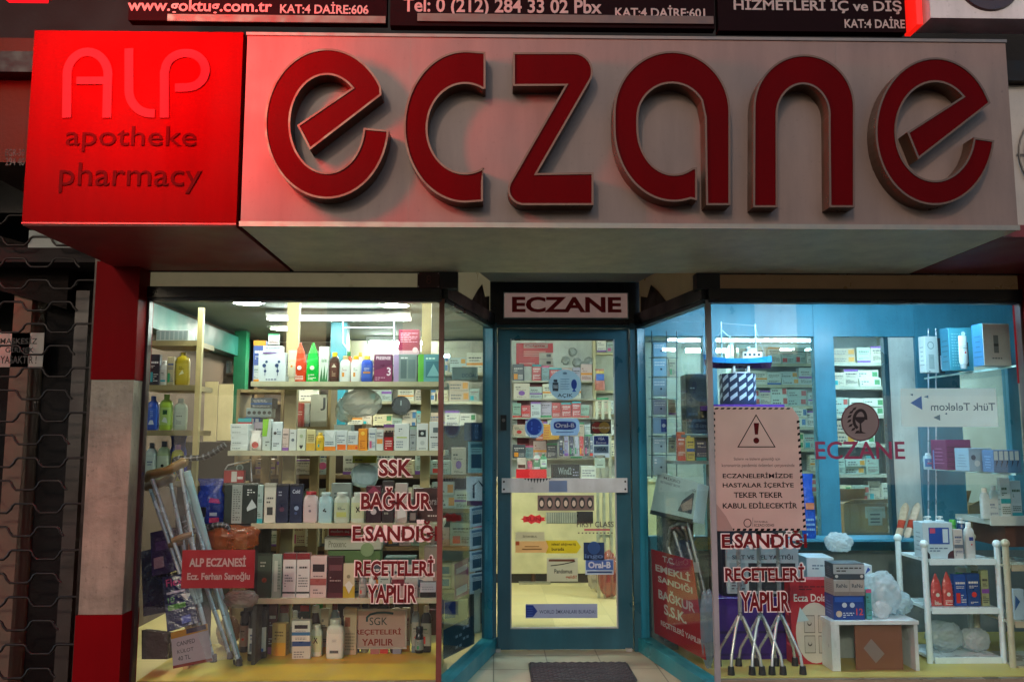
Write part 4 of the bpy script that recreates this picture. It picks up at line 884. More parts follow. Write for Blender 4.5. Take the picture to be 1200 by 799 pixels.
goods([
 (292, 307, 504, 'pouch', '#d8d3cc', {'spike': False, 'pr': [('D', .5, .55, .34, '#b33a34'), ('L', .2, .1, .8, .3, 2, '#555')]}, 'white soap refill pouch with a red roundel'),
 (308, 319, 491, 'box', '#bcc9c4', {'pr': [('P', [(0, .45), (.55, .45), (.75, 1), (0, 1)], '#86c72a'), ('L', .4, .15, .9, .35, 2, '#455')], 'rz': -.2}, 'white carton with a lime green corner'),
 (319, 331, 494, 'box', '#c9d6d8', {'pr': [('D', .3, .6, .16, '#22282e'), ('L', .15, .15, .85, .3, 2, '#345'), ('L', .5, .55, .9, .8, 3, '#578')]}, 'pale blue carton with a black dot'),
 (331, 339, 502, 'box', '#cfb8ae', {}, 'narrow pinkish beige carton'),
 (339, 348, 503, 'box', '#c3c9c5', {'pr': [('D', .5, .5, .22, '#4a5a66'), ('L', .2, .8, .8, .9, 1, '#555')]}, 'white carton with a grey ring'),
 (348, 359, 502, 'box', '#c7ccb8', {'pr': [('P', [(.5, .06), (.72, .2), (.62, .27), (.5, .22), (.38, .27), (.28, .2)], '#222'), ('D', .5, .66, .2, '#9fb08a')]}, 'pale green white carton with a dark heart'),
 (359, 370, 503, 'box', '#cfc48c', {'pr': [('B', 0, .35, '#c9a03a'), ('L', .15, .45, .85, .8, 4, '#6a5a2c')]}, 'cream carton with a golden lower band'),
 (370, 380, 506, 'flat', '#d6ab17', {'cap': '#e4c23a', 'label': '#d9b42a'}, 'yellow bottle'),
 (380, 394, 504, 'box', '#c8d4d2', {'pr': [('B', 0, .2, '#d77a1c'), ('P', [(.1, .95), (.7, .6), (.9, .95)], '#dfe6e4'), ('L', .1, .3, .8, .5, 2, '#567')]}, 'white carton with a folded price tag'),
 (394, 407, 504, 'box', '#ccd6d6', {'pr': [('R', .1, .03, .9, .3, '#e06a1a'), ('L', .1, .4, .8, .8, 4, '#678')]}, 'white carton with an orange foot'),
 (407, 420, 505, 'box', '#ccd4d2', {'pr': [('B', .04, .3, '#e2841d'), ('D', .85, .15, .1, '#c22f2a'), ('L', .1, .4, .8, .8, 4, '#678')]}, 'white carton with an orange strip and red dot'),
 (420, 431, 502, 'box', '#dd8a14', {'pr': [('D', .5, .78, .22, '#eec24a'), ('L', .2, .1, .8, .5, 5, '#9c4a10')]}, 'plain orange carton'),
 (432, 441, 501, 'box', '#c6cfce', {}, 'narrow white carton right of the orange one'),
 (441, 450, 503, 'box', '#c9d0cc', {'pr': [('R', .1, .32, .9, .55, '#d98a3c'), ('L', .1, .65, .9, .9, 3, '#556')]}, 'white carton with an orange window'),
 (450, 461, 506, 'box', '#a8141c', {'pr': [('B', .72, 1, '#2a0a0c'), ('L', .15, .1, .85, .6, 4, '#e8c8c4')]}, 'red carton with a black top'),
 (462, 480, 496, 'box', '#d0d8d6', {'pr': [('R', .15, .46, .85, .5, '#a9c23c'), ('L', .3, .7, .7, .85, 2, '#345'), ('L', .15, .1, .6, .4, 3, '#789')]}, 'broad white carton with a lime line'),
 (480, 488, 503, 'box', '#9aa4a6', {}, 'narrow grey carton'),
 (488, 502, 496, 'box', '#d3dad8', {'pr': [('R', .15, .5, .8, .76, '#20282c'), ('D', .48, .63, .14, '#c9d2d2'), ('D', .5, .28, .2, '#b5bfbf'), ('L', .2, .06, .8, .12, 1, '#345')]}, 'white carton with a black photo panel'),
 (503, 518, 494, 'box', '#cdd6d5', {'pr': [('R', .3, .62, .7, .8, '#5a6a70'), ('L', .1, .44, .9, .52, 1, '#222'), ('L', .2, .1, .8, .3, 3, '#678')]}, 'white carton with a dark title line'),
], s2, SY0+.02, 'on the second window shelf')
s3 = SZ[2]+.001
goods([
 (310, 324, 566, 'box', '#cfcaba', {'pr': [('R', .25, .2, .75, .4, '#3a3a38'), ('L', .2, .5, .8, .7, 2, '#555'), ('B', .9, 1, '#a8a494')]}, 'tall pale carton with a dark square'),
 (324, 339, 567, 'box', '#191f3c', {'pr': [('B', .93, 1, '#0c0f1f'), ('D', .5, .35, .2, '#5a2f48'), ('L', .2, .7, .8, .85, 2, '#aab')]}, 'dark navy carton with a purple flower'),
 (340, 355, 567, 'box', '#1b2342', {'pr': [('B', .93, 1, '#0c0f1f'), ('D', .55, .38, .18, '#8fa0c0'), ('D', .5, .25, .12, '#43507c'), ('T', 'Cold', .2, .76, .8, .86, '#c9cde0')]}, 'dark navy carton with pale blue flowers'),
 (355, 373, 575, 'flat', '#cdb8b6', {'cap': '#b5323a', 'cw': .55, 'ch': .1, 'label': '#cbb6b4', 'pr': [('L', .3, .75, .7, .85, 1, '#556'), ('D', .5, .45, .14, '#7a6a78')]}, 'large pinkish bottle with red rimmed lid'),
 (373, 390, 576, 'flat', '#a8c9cc', {'cap': '#b9cfcd', 'cw': .55, 'ch': .1, 'label': '#a3c6ca', 'pr': [('D', .4, .5, .12, '#222'), ('D', .6, .45, .1, '#222'), ('D', .5, .6, .08, '#222')]}, 'large pale blue bottle with a dark flower'),
 (391, 410, 576, 'flat', '#b7c2b2', {'cap': '#c3cabf', 'cw': .55, 'ch': .1, 'label': '#b3bf9e', 'pr': [('L', .1, .55, .9, .75, 2, '#445'), ('B', .1, .4, '#b8bd6a')]}, 'large greenish bottle with lettered label'),
 (411, 428, 576, 'flat', '#bcc6b4', {'cap': '#c3cabf', 'cw': .55, 'ch': .1, 'label': '#bcc49a', 'pr': [('P', [(.3, .4), (.38, .36), (.72, .7), (.64, .75)], '#181818'), ('P', [(.7, .38), (.76, .44), (.36, .74), (.28, .68)], '#181818')]}, 'large greenish bottle marked with a black cross'),
 (388, 412, 566, 'box', '#8f9a94', {'dy': .16, 'pr': [('L', .15, .6, .8, .8, 2, '#4a5550')]}, 'grey green carton behind the large bottles'),
 (429, 447, 569, 'box', '#4a1b2c', {'pr': [('B', 0, .5, '#2a1520'), ('D', .5, .3, .2, '#c6bdbd'), ('P', [(0, .8), (1, .8), (.5, 1)], '#8d2f4c')]}, 'dark plum carton behind the window lettering'),
 (448, 462, 563, 'box', '#2c2326', {'pr': [('R', .2, .55, .8, .9, '#4a4144'), ('L', .2, .2, .8, .4, 2, '#998')]}, 'black brown carton behind the window lettering'),
 (463, 478, 566, 'box', '#b3a59c', {'pr': [('D', .5, .7, .2, '#dcd6cc'), ('P', [(.2, .1), (.9, .15), (.8, .5), (.2, .4)], '#d9d6d0')]}, 'pale brown carton with a torn tag'),
 (479, 489, 598, 'box', '#241a1c', {'pr': [('R', .15, .2, .85, .8, '#857a74')]}, 'short dark carton with a grey window'),
 (484, 516, 572, 'box', '#4f3230', {'dy': .07, 'pr': [('T', 'oral', .55, .5, .92, .72, '#b5a6a0'), ('L', .55, .15, .9, .25, 1, '#c9b9b0')], 'side': '#3a2422'}, 'wide brown carton at the right end'),
], s3, SY0+.02, 'on the third window shelf')
s4 = SZ[3]+.001
def seb(c, ink): return [('R', .14, .62, .86, .8, '#2a1a20'), ('B', .3, .46, c), ('L', .2, .1, .8, .24, 2, ink), ('L', .2, .5, .8, .56, 1, ink)]
goods([
 (302, 319, 648, 'box', '#3b4838', {'pr': [('D', .5, .4, .18, '#8a4a34'), ('L', .2, .7, .8, .85, 2, '#a5ab98'), ('B', .94, 1, '#2b3528')]}, 'dark olive carton with a red brown dot'),
 (319, 331, 649, 'box', '#93a794', {'pr': [('R', .25, .15, .6, .85, '#b9c7b4'), ('L', .62, .2, .9, .8, 9, '#4c6a54')]}, 'grey green carton with upright lettering'),
 (332, 348, 648, 'box', '#d4cfc8', {'pr': [('B', .86, 1, '#7a1a20'), ('L', .2, .66, .8, .76, 1, '#333'), ('L', .15, .25, .85, .55, 5, '#777'), ('B', .1, .14, '#333')]}, 'white carton with a dark red top, left of its twin'),
 (348, 364, 648, 'box', '#d4cfc8', {'pr': [('B', .86, 1, '#7a1a20'), ('L', .2, .66, .8, .76, 1, '#333'), ('L', .15, .25, .85, .55, 5, '#777'), ('B', .1, .14, '#333')]}, 'white carton with a dark red top, right of its twin'),
 (364, 384, 651, 'box', '#cdb4ac', {'pr': seb('#9a4f4a', '#766'), }, 'pink and white carton with black name panel'),
 (384, 403, 652, 'box', '#3f141c', {'pr': [('R', .1, .66, .9, .8, '#6a3a40'), ('L', .15, .4, .85, .55, 2, '#a58a88'), ('B', 0, .12, '#55202a')]}, 'burgundy carton'),
 (402, 416, 660, 'box', '#c9bd9a', {'pr': [('B', 0, .34, '#b79b2c'), ('D', .45, .62, .16, '#8d8468'), ('P', [(.15, .38), (.5, .12), (.85, .36), (.5, .5)], '#dcd8c8')], 'rz': .12}, 'cream carton with a gold foot and paper tag'),
 (420, 430, 672, 'round', '#857f7a', {'cap': '#9a948c', 'label': '#a8a298'}, 'grey bottle'),
 (431, 441, 672, 'round', '#c4beb4', {'cap': '#d0cac0', 'label': '#b5aea2'}, 'pale bottle behind the lettering'),
 (443, 458, 674, 'box', '#a9b8ae', {'pr': [('B', .3, .6, '#3f6a6a'), ('L', .2, .7, .8, .9, 2, '#344')]}, 'pale carton with a teal band'),
 (459, 474, 673, 'box', '#c3aaa0', {'pr': [('B', .5, .8, '#7a3038')]}, 'pink carton with a red band'),
 (475, 490, 676, 'box', '#b9b0a6', {'pr': [('L', .1, .2, .9, .8, 5, '#655')]}, 'beige carton full of small print'),
 (492, 511, 682, 'box', '#25201f', {'pr': [('B', .35, 1, '#c6cfce'), ('L', .1, .5, .9, .8, 2, '#9aa')]}, 'low dark box with a white upper half'),
], s4, SY0+.02, 'on the lowest window shelf')
goods([
 (384, 446, 645, 'box', '#5f7a48', {'pr': [('D', .28, .4, .16, '#93a878'), ('D', .75, .4, .16, '#93a878')], 'd': .12}, 'green carton with two pale discs standing at the back'),
 (450, 487, 653, 'box', '#2f5a50', {'pr': [('R', .04, .1, .96, .8, '#c9cbc2'), ('L', .12, .2, .6, .7, 3, '#444'), ('L', .66, .2, .9, .7, 3, '#444')], 'd': .12}, 'dark green carton with a white label standing at the back'),
 (497, 515, 640, 'box', '#a08c7c', {'pr': [], 'd': .1}, 'plain tan carton standing at the back'),
], s4, SY0+.19, 'of the lowest window shelf')
zz = at(400, 644, SY0+.19).z+.002
goods([(380, 447, 629, 'box', '#c9c7b4', {'pr': [('T', 'Proxenc', .07, .2, .38, .72, '#8d8d78'), ('D', .75, .0, .12, '#93a878')], 'd': .12}, 'long cream carton laid on the green one'),], zz, SY0+.18, 'above the lowest window shelf')
zz = at(400, 628, SY0+.19).z+.003
goods([(385, 412, 618, 'box', '#b8141c', {'pr': [('T', 'modern saç', .1, .3, .92, .75, '#e8d2cc')], 'd': .08}, 'flat red carton laid on top of the cream one'),], zz, SY0+.19, 'above the lowest window shelf')
PB = PZ+.001
def at_floor(px, py): return atz(px, py, PZ)
def floor_goods(items, where):
    for (x0, x1, yt, yb, *r) in items:
        p = at_floor((x0+x1)/2, yb); goods([(x0, x1, yt, *r)], PB, p.y, where)
BK = {'cap': '#0c0c0e', 'label': '#c3c6c2', 'ch': .22, 'cw': .5}
floor_goods([
 (281, 293, 708, 764, 'pump', '#141214', dict(BK, label='#8f938f'), 'black pump bottle at the left of its row'),
 (291, 304, 706, 774, 'pump', '#151315', dict(BK), 'black pump bottle with a white label, half hidden by the tubes'),
 (312, 326, 704, 762, 'pump', '#161416', dict(BK, label='#767a78'), 'black pump bottle standing behind the others'),
 (300, 313, 702, 752, 'pump', '#161416', dict(BK, label='#6a6e6c'), 'black pump bottle farthest back in the row'),
 (301, 314, 706, 772, 'pump', '#151315', dict(BK, dy=.02), 'black pump bottle with a botanical white label in front'),
 (319, 337, 730, 768, 'box', '#b59a5a', {'pr': [('B', 0, .4, '#cf9a1c'), ('L', .2, .5, .8, .8, 3, '#6a5530')], 'rz': -.15}, 'small beige and amber carton'),
 (330, 344, 704, 752, 'round', '#c9b8a4', {'cap': '#e0861a', 'label': '#b9a48e', 'n': 'bottle'}, 'pale bottle with a round orange cap'),
 (367, 381, 705, 752, 'round', '#c6c8b8', {'cap': '#2f9a2c', 'label': '#a9ac98'}, 'pale bottle with a round green cap'),
 (346, 364, 718, 752, 'box', '#2b2f38', {'pr': [('P', [(.3, .3), (.7, .8), (.8, .75), (.4, .25)], '#8a929c')]}, 'dark slate carton at the back'),
 (342, 364, 751, 772, 'box', '#c8c4b4', {'pr': [('B', .72, 1, '#21447a'), ('L', .1, .1, .7, .5, 3, '#777')]}, 'lower pale carton of the short stack'),
 (363, 378, 731, 769, 'flat', '#cfd3bd', {'cap': '#d8d9c8', 'label': '#c6cc9a', 'cw': .55, 'ch': .11, 'pr': [('P', [(.2, .55), (.28, .5), (.72, .85), (.64, .9)], '#181818'), ('P', [(.7, .5), (.78, .56), (.36, .92), (.28, .86)], '#181818')]}, 'pale bottle marked with a black cross'),
 (382, 403, 725, 772, 'flat', '#cfd0c0', {'cap': '#c2c2b0', 'label': '#d2d2c4', 'cw': .5, 'ch': .13, 'pr': [('L', .3, .6, .7, .75, 2, '#999'), ('R', .1, .02, .9, .16, '#555')]}, 'large white bottle in front'),
 (372, 388, 722, 764, 'flat', '#c4b494', {'cap': '#a58a68', 'label': '#bda88a', 'cw': .5}, 'tan bottle left behind the large white one'),
 (386, 400, 716, 756, 'flat', '#bfae92', {'cap': '#8a4a30', 'label': '#b7a284', 'cw': .5}, 'tan bottle with brown cap farthest behind the large white one'),
 (403, 419, 712, 767, 'box', '#b5a184', {'pr': [('R', .1, .6, .5, .8, '#8a4a30'), ('L', .15, .1, .85, .5, 6, '#8a7a60')]}, 'tall tan carton left of the framed sign'),
 (486, 497, 733, 765, 'round', '#1b1819', {'cap': '#0e0e10', 'label': '#8f9490', 'ch': .25}, 'dark bottle with a grey label right of the framed sign'),
 (440, 462, 706, 745, 'box', '#2a1a18', {'pr': []}, 'dark brown carton behind the framed sign'),
 (500, 514, 714, 744, 'box', '#3f1b1a', {'pr': []}, 'dark maroon carton near the right corner'),
], 'on the yellow platform')
rg = random.Random(15); xx = 304
BKR = [('flat', '#1d1a1c', 'black bottle with grey label'), ('box', '#5a2a24', 'rust brown carton'), ('round', '#8f8a78', 'olive grey bottle'), ('flat', '#c2baa2', 'bone white bottle'), ('box', '#2f3a34', 'dark green carton'), ('round', '#3a2018', 'dark amber bottle'), ('box', '#a8987a', 'sandy carton'), ('flat', '#6f7a80', 'steel grey bottle')]
for k in range(17):
    kd, cc, ds = BKR[k % 8]; wd = rg.choice((10, 11, 13)); goods([(xx, xx+wd, rg.randrange(704, 716), kd, cc, {'dy': rg.uniform(0, .05), 'label': '#9a968a', 'cap': rg.choice(['#111', '#c9b8a0', '#7a2a22', '#d8d4c8'])}, ds)], PB, 5.24, ('%s from left in the yellow platform back row' % ORD[k])); xx += wd+1
zz = at(350, 752, at_floor(353, 772).y).z+.002
goods([(342, 364, 727, 'box', '#d3cfc4', {'pr': seb('#2f6a9a', '#777')}, 'white carton with a blue band stacked on another')], zz, at_floor(353, 772).y, 'on the yellow platform')
# framed sign on a small stand
p = at_floor(445, 766); Yv = p.y; a = at(412, 760, Yv); b = at(477, 713, Yv)
t = thing('framed_sign', ((a.x+b.x)/2, Yv, PB), 'framed sign on a small foot reading SGK REÇETELERİ YAPILIR', 'sign'); o = t.location
MB().box((a.x+.01, Yv, a.z+.01), (b.x-.01, Yv+.012, b.z-.01), '#dcbcb0').build('panel', 'paper', t, o)
mb = MB(); mb.box((a.x, Yv-.004, a.z), (b.x, Yv+.014, a.z+.0099), '#b5aaa0'); mb.box((a.x, Yv-.004, b.z-.0099), (b.x, Yv+.014, b.z), '#b5aaa0'); mb.box((a.x, Yv-.004, a.z+.01), (a.x+.0099, Yv+.014, b.z-.01), '#b5aaa0'); mb.box((b.x-.0099, Yv-.004, a.z+.01), (b.x, Yv+.014, b.z-.01), '#b5aaa0'); mb.build('frame', 'alu', t, o)
mb = MB(); Yq = Yv-.0015
def tx(s, x0, y0, x1, y1, c, off=.02): p = at(x0, y1, Yq); q = at(x1, y0, Yq); mb.text(s, (p.x, Yq, p.z), X*(q.x-p.x), Z*(q.z-p.z), c, off)
tx('SGK', 433, 723, 454, 732, '#33494a', .0); tx('REÇETELERİ', 416, 735, 470, 744.5, '#a03426'); tx('YAPILIR', 424, 748, 461, 756, '#a03426')
mb.strip([at(x, y, Yq) for x, y in ((430, 728), (430, 723), (434, 719.5), (442, 717.5), (452, 717.3), (461, 718.5))], .006, (0, -1, 0), .0005, '#37585e')
mb.build('lettering', 'film', t, o)
MB().box(((a.x+b.x)/2-.05, Yv-.0, PB), ((a.x+b.x)/2-.0, Yv+.03, a.z-.0005), '#b06a64').build('foot', 'paint', t, o)
mb = MB(); mb.box(((a.x+b.x)/2+.08, Yv+.002, PB), ((a.x+b.x)/2+.13, Yv+.04, a.z-.0005), '#889'); mb.build('foot', 'alu', t, o)


# ---- hanging between the shelves
t = tag(crumple('plastic_bag', (.125, .06, .085), '#d2d6cc', None, 5), 'crumpled clear bag of white things hanging under the top window shelf', 'bag'); p = at(424, 488, 5.16); t.location = p
t = tag(crumple('plastic_bag', (.06, .05, .08), '#a8a894', None, 6), 'small yellowish bag hanging beside the crumpled clear bag', 'bag'); t.location = at(404, 496, 5.24)
t = thing('dust_mask', at(427, 572, 5.25), 'pale blue and white dust mask hung in its bag above the third shelf', 'mask'); o = t.location
crumple('shell', (.085, .05, .075), '#a9c4cc', t, 9, m='dull', amp=.08)
mb = MB(); mb.tube([o+Vector((-.085, 0, .08)), o+Vector((-.06, .04, .15)), o+Vector((.06, .04, .15)), o+Vector((.085, 0, .08))], .004, '#ccc', 6); mb.build('strap', 'dull', t, o)
goods([(413, 441, 533, 'box', '#b5b42c', {'pr': [('L', .1, .3, .9, .7, 1, '#6a6a20')], 'd': .05, 'z': at(427, 542, 5.3).z}, 'yellow green strip of card tucked under the second shelf')], 0, 5.26, 'behind the lettering')

# ---- wooden rack at the far left of the window
t = thing('wooden_rack', (-1.8, 5.0, PZ), 'narrow wooden rack of bottles at the far left of the window', 'rack'); o = t.location
RY = 4.94; RZS = [at(200, y, RY).z for y in (399, 451, 504, 564)]
a = at(176, 500, RY).x-.06; b = at(227, 500, RY).x
for z in RZS: MB().box((a, RY, z-.03), (b, RY+.3, z), '#9c875a').build('shelf', 'wood', t, o)
MB().box((b+.001, RY-.01, PZ), (b+.03, RY+.02, 2.12), '#b5a26a').build('upright', 'wood', t, o)
goods([(183, 222, 387, 'box', '#c3c6c2', {'pr': [('R', .02+.14*i, .1, .12+.14*i, .9, '#9aa8a2') for i in range(7)]}, 'row of slim white cartons in one block')], RZS[0]+.001, RY+.02, 'on the highest shelf of the wooden rack')
goods([(174, 188, 415, 'box', '#221a24', {}, 'black carton'), (187, 197, 422, 'flat', '#d6cfc4', {'cap': '#d6cfc4', 'label': '#cfc2b4'}, 'white bottle'), (196, 205, 418, 'box', '#b9a57c', {}, 'sand coloured carton'), (205, 222, 412, 'flat', '#b59a1c', {'cap': '#c9ae2a', 'label': '#b9a02c', 'cw': .3, 'ch': .1, 'pr': [('P', [(.2, .3), (.8, .4), (.6, .6)], '#d9d4b0'), ('L', .2, .65, .8, .85, 2, '#6a5a14')]}, 'big yellow bottle')], RZS[1]+.001, RY+.02, 'on the second shelf of the wooden rack')
goods([(172, 186, 463, 'flat', '#1b46a8', {'cap': '#173a8c', 'label': '#2c58b8', 'cw': .35, 'pr': [('P', [(.1, .05), (.9, .05), (.7, .3), (.3, .3)], '#d5dade'), ('L', .3, .4, .7, .9, 5, '#9ab4e0')]}, 'blue bottle'), (187, 202, 461, 'flat', '#a9c43c', {'cap': '#9ab834', 'label': '#b3cc6a', 'cw': .35, 'pr': [('R', .2, .6, .8, .85, '#23562c'), ('P', [(.1, .2), (.9, .1), (.7, .4), (.4, .45)], '#dfe4d0')]}, 'lime green bottle'), (203, 219, 466, 'flat', '#b3bfa4', {'cap': '#c4cbb8', 'label': '#bcc5ae', 'cw': .35, 'pr': [('D', .25, .6, .08, '#222'), ('D', .5, .6, .08, '#222'), ('D', .75, .6, .08, '#222'), ('L', .2, .1, .8, .4, 4, '#566')]}, 'pale green bottle with three dark dots')], RZS[2]+.001, RY+.02, 'on the third shelf of the wooden rack')
goods([(170, 184, 518, 'flat', '#b9c6b8', {'cap': '#22252a', 'label': '#c3cdbf', 'cw': .35}, 'clear bottle with black cap'), (184, 199, 516, 'flat', '#b3c28c', {'cap': '#22282c', 'label': '#c6ceac', 'cw': .35, 'pr': [('D', .5, .5, .2, '#1d2a20')]}, 'greenish bottle with a dark leaf'), (200, 215, 520, 'flat', '#c2b43c', {'cap': '#b07aa0', 'label': '#a89a34', 'cw': .35}, 'yellow bottle with pinkish cap')], RZS[3]+.001, RY+.02, 'on the lowest shelf of the wooden rack')
goods([(196, 219, 509, 'pouch', '#1f3fb0', {'spike': False, 'dy': .16}, 'blue pack standing behind the bottles')], RZS[3]+.001, RY+.02, 'on the lowest shelf of the wooden rack')
# leaning boards behind
for i, (x0, x1, y0, y1, s) in enumerate(((238, 253, 447, 517, 'left'), (254, 271, 450, 516, 'right'))):
    a = at(x0, y1, 7.2); b = at(x1, y1, 7.2); c = at(x1+2.5, y0, 7.32); d_ = at(x0+2.5, y0, 7.32)
    t = thing('leaning_board', ((a.x+b.x)/2, 7.2, a.z), 'blank cream board leaning in the dark, %s one of the pair' % s, 'board', 'pair of leaning cream boards')
    MB().prism([a, b, c, d_], (0, .015, 0), '#9a8c66').build('board', 'wood', t, t.location)
a = at(225, 530, 7.18); b = at(300, 517, 7.18); t = thing('back_counter', ((a.x+b.x)/2, 7.3, 0), 'dark low cupboard that carries the leaning boards', 'cupboard'); o = t.location
MB().box((a.x-.2, 7.15, -.003), (b.x+.1, 7.6, at(250, 517.5, 7.2).z-.002), '#2a241e').build('cupboard', 'wood', t, o)

# ---- lower left: packs, crutches, signs
zsh = at(280, 614, 5.0).z
t = thing('low_stand', (-1.55, 5.1, PZ), 'dark low stand with a black top carrying the blue pack and dark carton', 'stand'); o = t.location
a = at(225, 614, 5.0); b = at(308, 614, 5.0); MB().box((a.x, 4.99, zsh-.03), (b.x, 5.3, zsh-.002), '#15171a').build('top', 'dull', t, o)
for x in (a.x+.02, b.x-.04):
    MB().box((x, 5.0, PZ+.001), (x+.02, 5.28, zsh-.0305), '#2a2622').build('leg', 'dull', t, o)
goods([(226, 262, 561, 'pouch', '#1838a0', {'spike': False, 'd': .12, 'pr': [('R', .05, .3, .4, .75, '#0f1530'), ('R', .08, .15, .35, .3, '#c6d0e0'), ('R', .55, .35, .85, .5, '#c6d0e0'), ('R', .55, .05, .95, .28, '#c23a6a'), ('P', [(.5, .95), (.98, .9), (.9, 1.1), (.55, 1.15)], '#d04a8a')]}, 'blue pack of absorbent pads in clear wrap'),
 (263, 302, 567, 'box', '#1c2826', {'pr': [('R', .24, .02, .55, .98, '#9aa09a'), ('L', .28, .1, .5, .9, 14, '#5a605a'), ('P', [(.72, .32), (1.0, .42), (.95, .5), (.85, .62), (.7, .4)], '#c2cfcf'), ('L', .7, .72, .95, .9, 3, '#d9dcd8')], 'd': .12}, 'black carton with a grey printed panel'),
 (302, 309, 568, 'box', '#9fb5b0', {}, 'narrow pale teal carton right of the black one')], zsh, 5.0, 'on the low stand')
goods([(262, 286, 551, 'box', '#a81820', {'pr': [('R', .38, .08, .65, .92, '#d8d2cc'), ('R', .68, .3, .95, .5, '#e0d4d0')], 'd': .05}, 'small red and white carton')], at(280, 566, 5.0).z+.001, 5.02, 'on top of the black carton')
t = thing('wire_card_holder', at(265, 566, 5.09), 'chromed wire frame with a round badge standing behind the red and white carton', 'holder'); o = t.location
mb = MB(); mb.tube([at(264, 566, 5.09), at(264, 550, 5.09), at(267, 545, 5.09), at(294, 538, 5.09), at(295, 564, 5.09)], .005, '#ccc', 8); mb.build('wire', 'chrome', t, o)
mb = MB(); mb.quad(at(266, 564, 5.095), at(293, 563, 5.095), at(293, 541, 5.095), at(266, 548, 5.095), '#33443c'); mb.disc(at(281, 548, 5.092), X*.022, Z*.022, '#8a9a94', 18); mb.disc(at(281, 548, 5.0915), X*.014, Z*.014, '#2c4a40', 18); mb.build('card', 'card', t, o)
t = tag(crumple('clear_packet', (.16, .06, .075), '#b8622e', None, 21), 'clear packet of orange goods lying under the black carton', 'packet'); t.location = at(271, 646, 4.95)
t = tag(crumple('clear_packet', (.1, .05, .05), '#a8a29a', None, 22), 'clear packet of pale goods low behind the chromed tubes', 'packet'); t.location = at(282, 712, 4.95)
t = tag(crumple('clear_packet', (.07, .05, .09), '#a86a3a', None, 27), 'small clear packet of orange and green goods behind the chromed tubes', 'packet'); t.location = at_floor(261, 762)+Vector((0, .1, 0))
# crutches in clear wrap leaning at the left
def crutch(top_l, top_r, foot, Y0, Y1, label, pad):
    t = thing('crutch', at(foot[0], foot[1], Y1), label, 'crutch', 'crutches leaning at the left of the window'); o = t.location
    a = at(*top_l, Y0); b = at(*top_r, Y0); f = at(*foot, Y1); f.z = max(f.z, PZ+.012)
    mid = a.lerp(b, .5); k = f.lerp(mid, .3); w_ = (b-a)*.28
    mb = MB()
    mb.tube([a, a.lerp(k-w_*.4, .75), k-w_*.25], .011, '#c5ccd0', 10); mb.tube([b, b.lerp(k+w_*.4, .75), k+w_*.25], .011, '#c5ccd0', 10)
    mb.tube([f.lerp(mid, .45), f], .0115, '#b8c0c4', 10); mb.build('pole', 'chrome', t, o)
    mb = MB(); d_ = b-a; mb.tube([a-d_*.25+Z*.0, a-d_*.1+Z*.022, mid+Z*.012, b+d_*.1+Z*.03, b+d_*.22+Z*.022], [.018, .027, .025, .028, .018], pad, 12); mb.build('underarm_pad', 'dull', t, o)
    g0 = a.lerp(k, .5); g1 = b.lerp(k, .5); mb = MB(); mb.tube([g0-(g1-g0)*.2, g0.lerp(g1, .5)+Z*.004, g1+(g1-g0)*.2], .017, pad, 12); mb.build('hand_grip', 'dull', t, o)
    mb = MB(); mb.tube([f+Z*.03, f-Z*.008], [.017, .02], '#2a2a2c', 12); mb.build('rubber_foot', 'dull', t, o)
crutch((178, 560), (212, 549), (250, 773), 4.80, 4.76, 'wrapped crutch with a tan underarm pad, nearest the window glass', '#80602f')
crutch((176, 572), (200, 566), (243, 768), 4.90, 4.84, 'wrapped crutch just behind the front one', '#6a5230')
def cane(pts, foot, Y, label, c='#141416', rub=True):
    t = thing('walking_cane', at(foot[0], foot[1], Y), label, 'walking cane'); o = t.location
    P = [at(x, y, Y) for x, y in pts]; f = at(*foot, Y-.03); f.z = max(f.z, PZ+.01)
    mb = MB(); mb.tube([P[-1], P[-1].lerp(f, .5), f], .0115, '#aab8bc', 10); mb.build('pole', 'chrome', t, o)
    # smooth handle
    Q = []
    for i in range(len(P)-1):
        p0, p1, p2, p3 = P[max(i-1, 0)], P[i], P[i+1], P[min(i+2, len(P)-1)]
        for k in range(5):
            s = k/5; Q.append(.5*((2*p1)+(p2-p0)*s+(2*p0-5*p1+4*p2-p3)*s*s+(3*p1-p0-3*p2+p3)*s**3))
    Q.append(P[-1]); mb = MB(); mb.tube(Q, .016, c, 12)
    for i in range(2, len(Q)-2, 2): mb.tube([Q[i], Q[i]+(Q[i+1]-Q[i])*.5], .0178, '#6a6a70', 12)
    mb.build('handle', 'plastic', t, o)
    mb = MB(); mb.tube([f+Z*.03, f-Z*.006], [.016, .019], '#222', 12); mb.build('rubber_foot', 'dull', t, o)
cane([(264, 521), (255, 527), (240, 535), (222, 537), (206, 538), (207, 546), (213, 560)], (280, 778), 4.85, 'grey banded cane with a long bent black handle slanting across the left goods')
cane([(268, 640), (271, 628), (266, 617), (254, 615), (240, 620), (228, 622), (218, 617), (213, 604)], (270, 770), 4.92, 'cane with a hooked black handle halfway up behind the red sign')
mb = MB(); t = thing('wrapped_tube', at_floor(278, 776), 'pale blue tube in clear wrap slanting down to the window corner', 'tube'); o = t.location
p0 = at(219, 552, 4.78); p1 = at_floor(279, 778); p1.z += .01; mb.tube([p0, p1], .02, '#9fc0c4', 12); mb.build('tube', 'plastic', t, o)
mb = MB(); mb.tube([p1+(p0-p1).normalized()*.03, p1], [.024, .026], '#4a5054', 12); mb.build('end_cap', 'dull', t, o)
p0 = at(205, 556, 4.74); t = thing('plastic_sleeve', at_floor(252, 778), 'long clear plastic sleeve round the leaning crutches', 'plastic sleeve'); mb = MB()
q = [at(176, 560, 4.725), at(212, 552, 4.725), at(272, 770, 4.715), at(243, 776, 4.715)]; 
for v in q: v.z = max(v.z, PZ+.006)
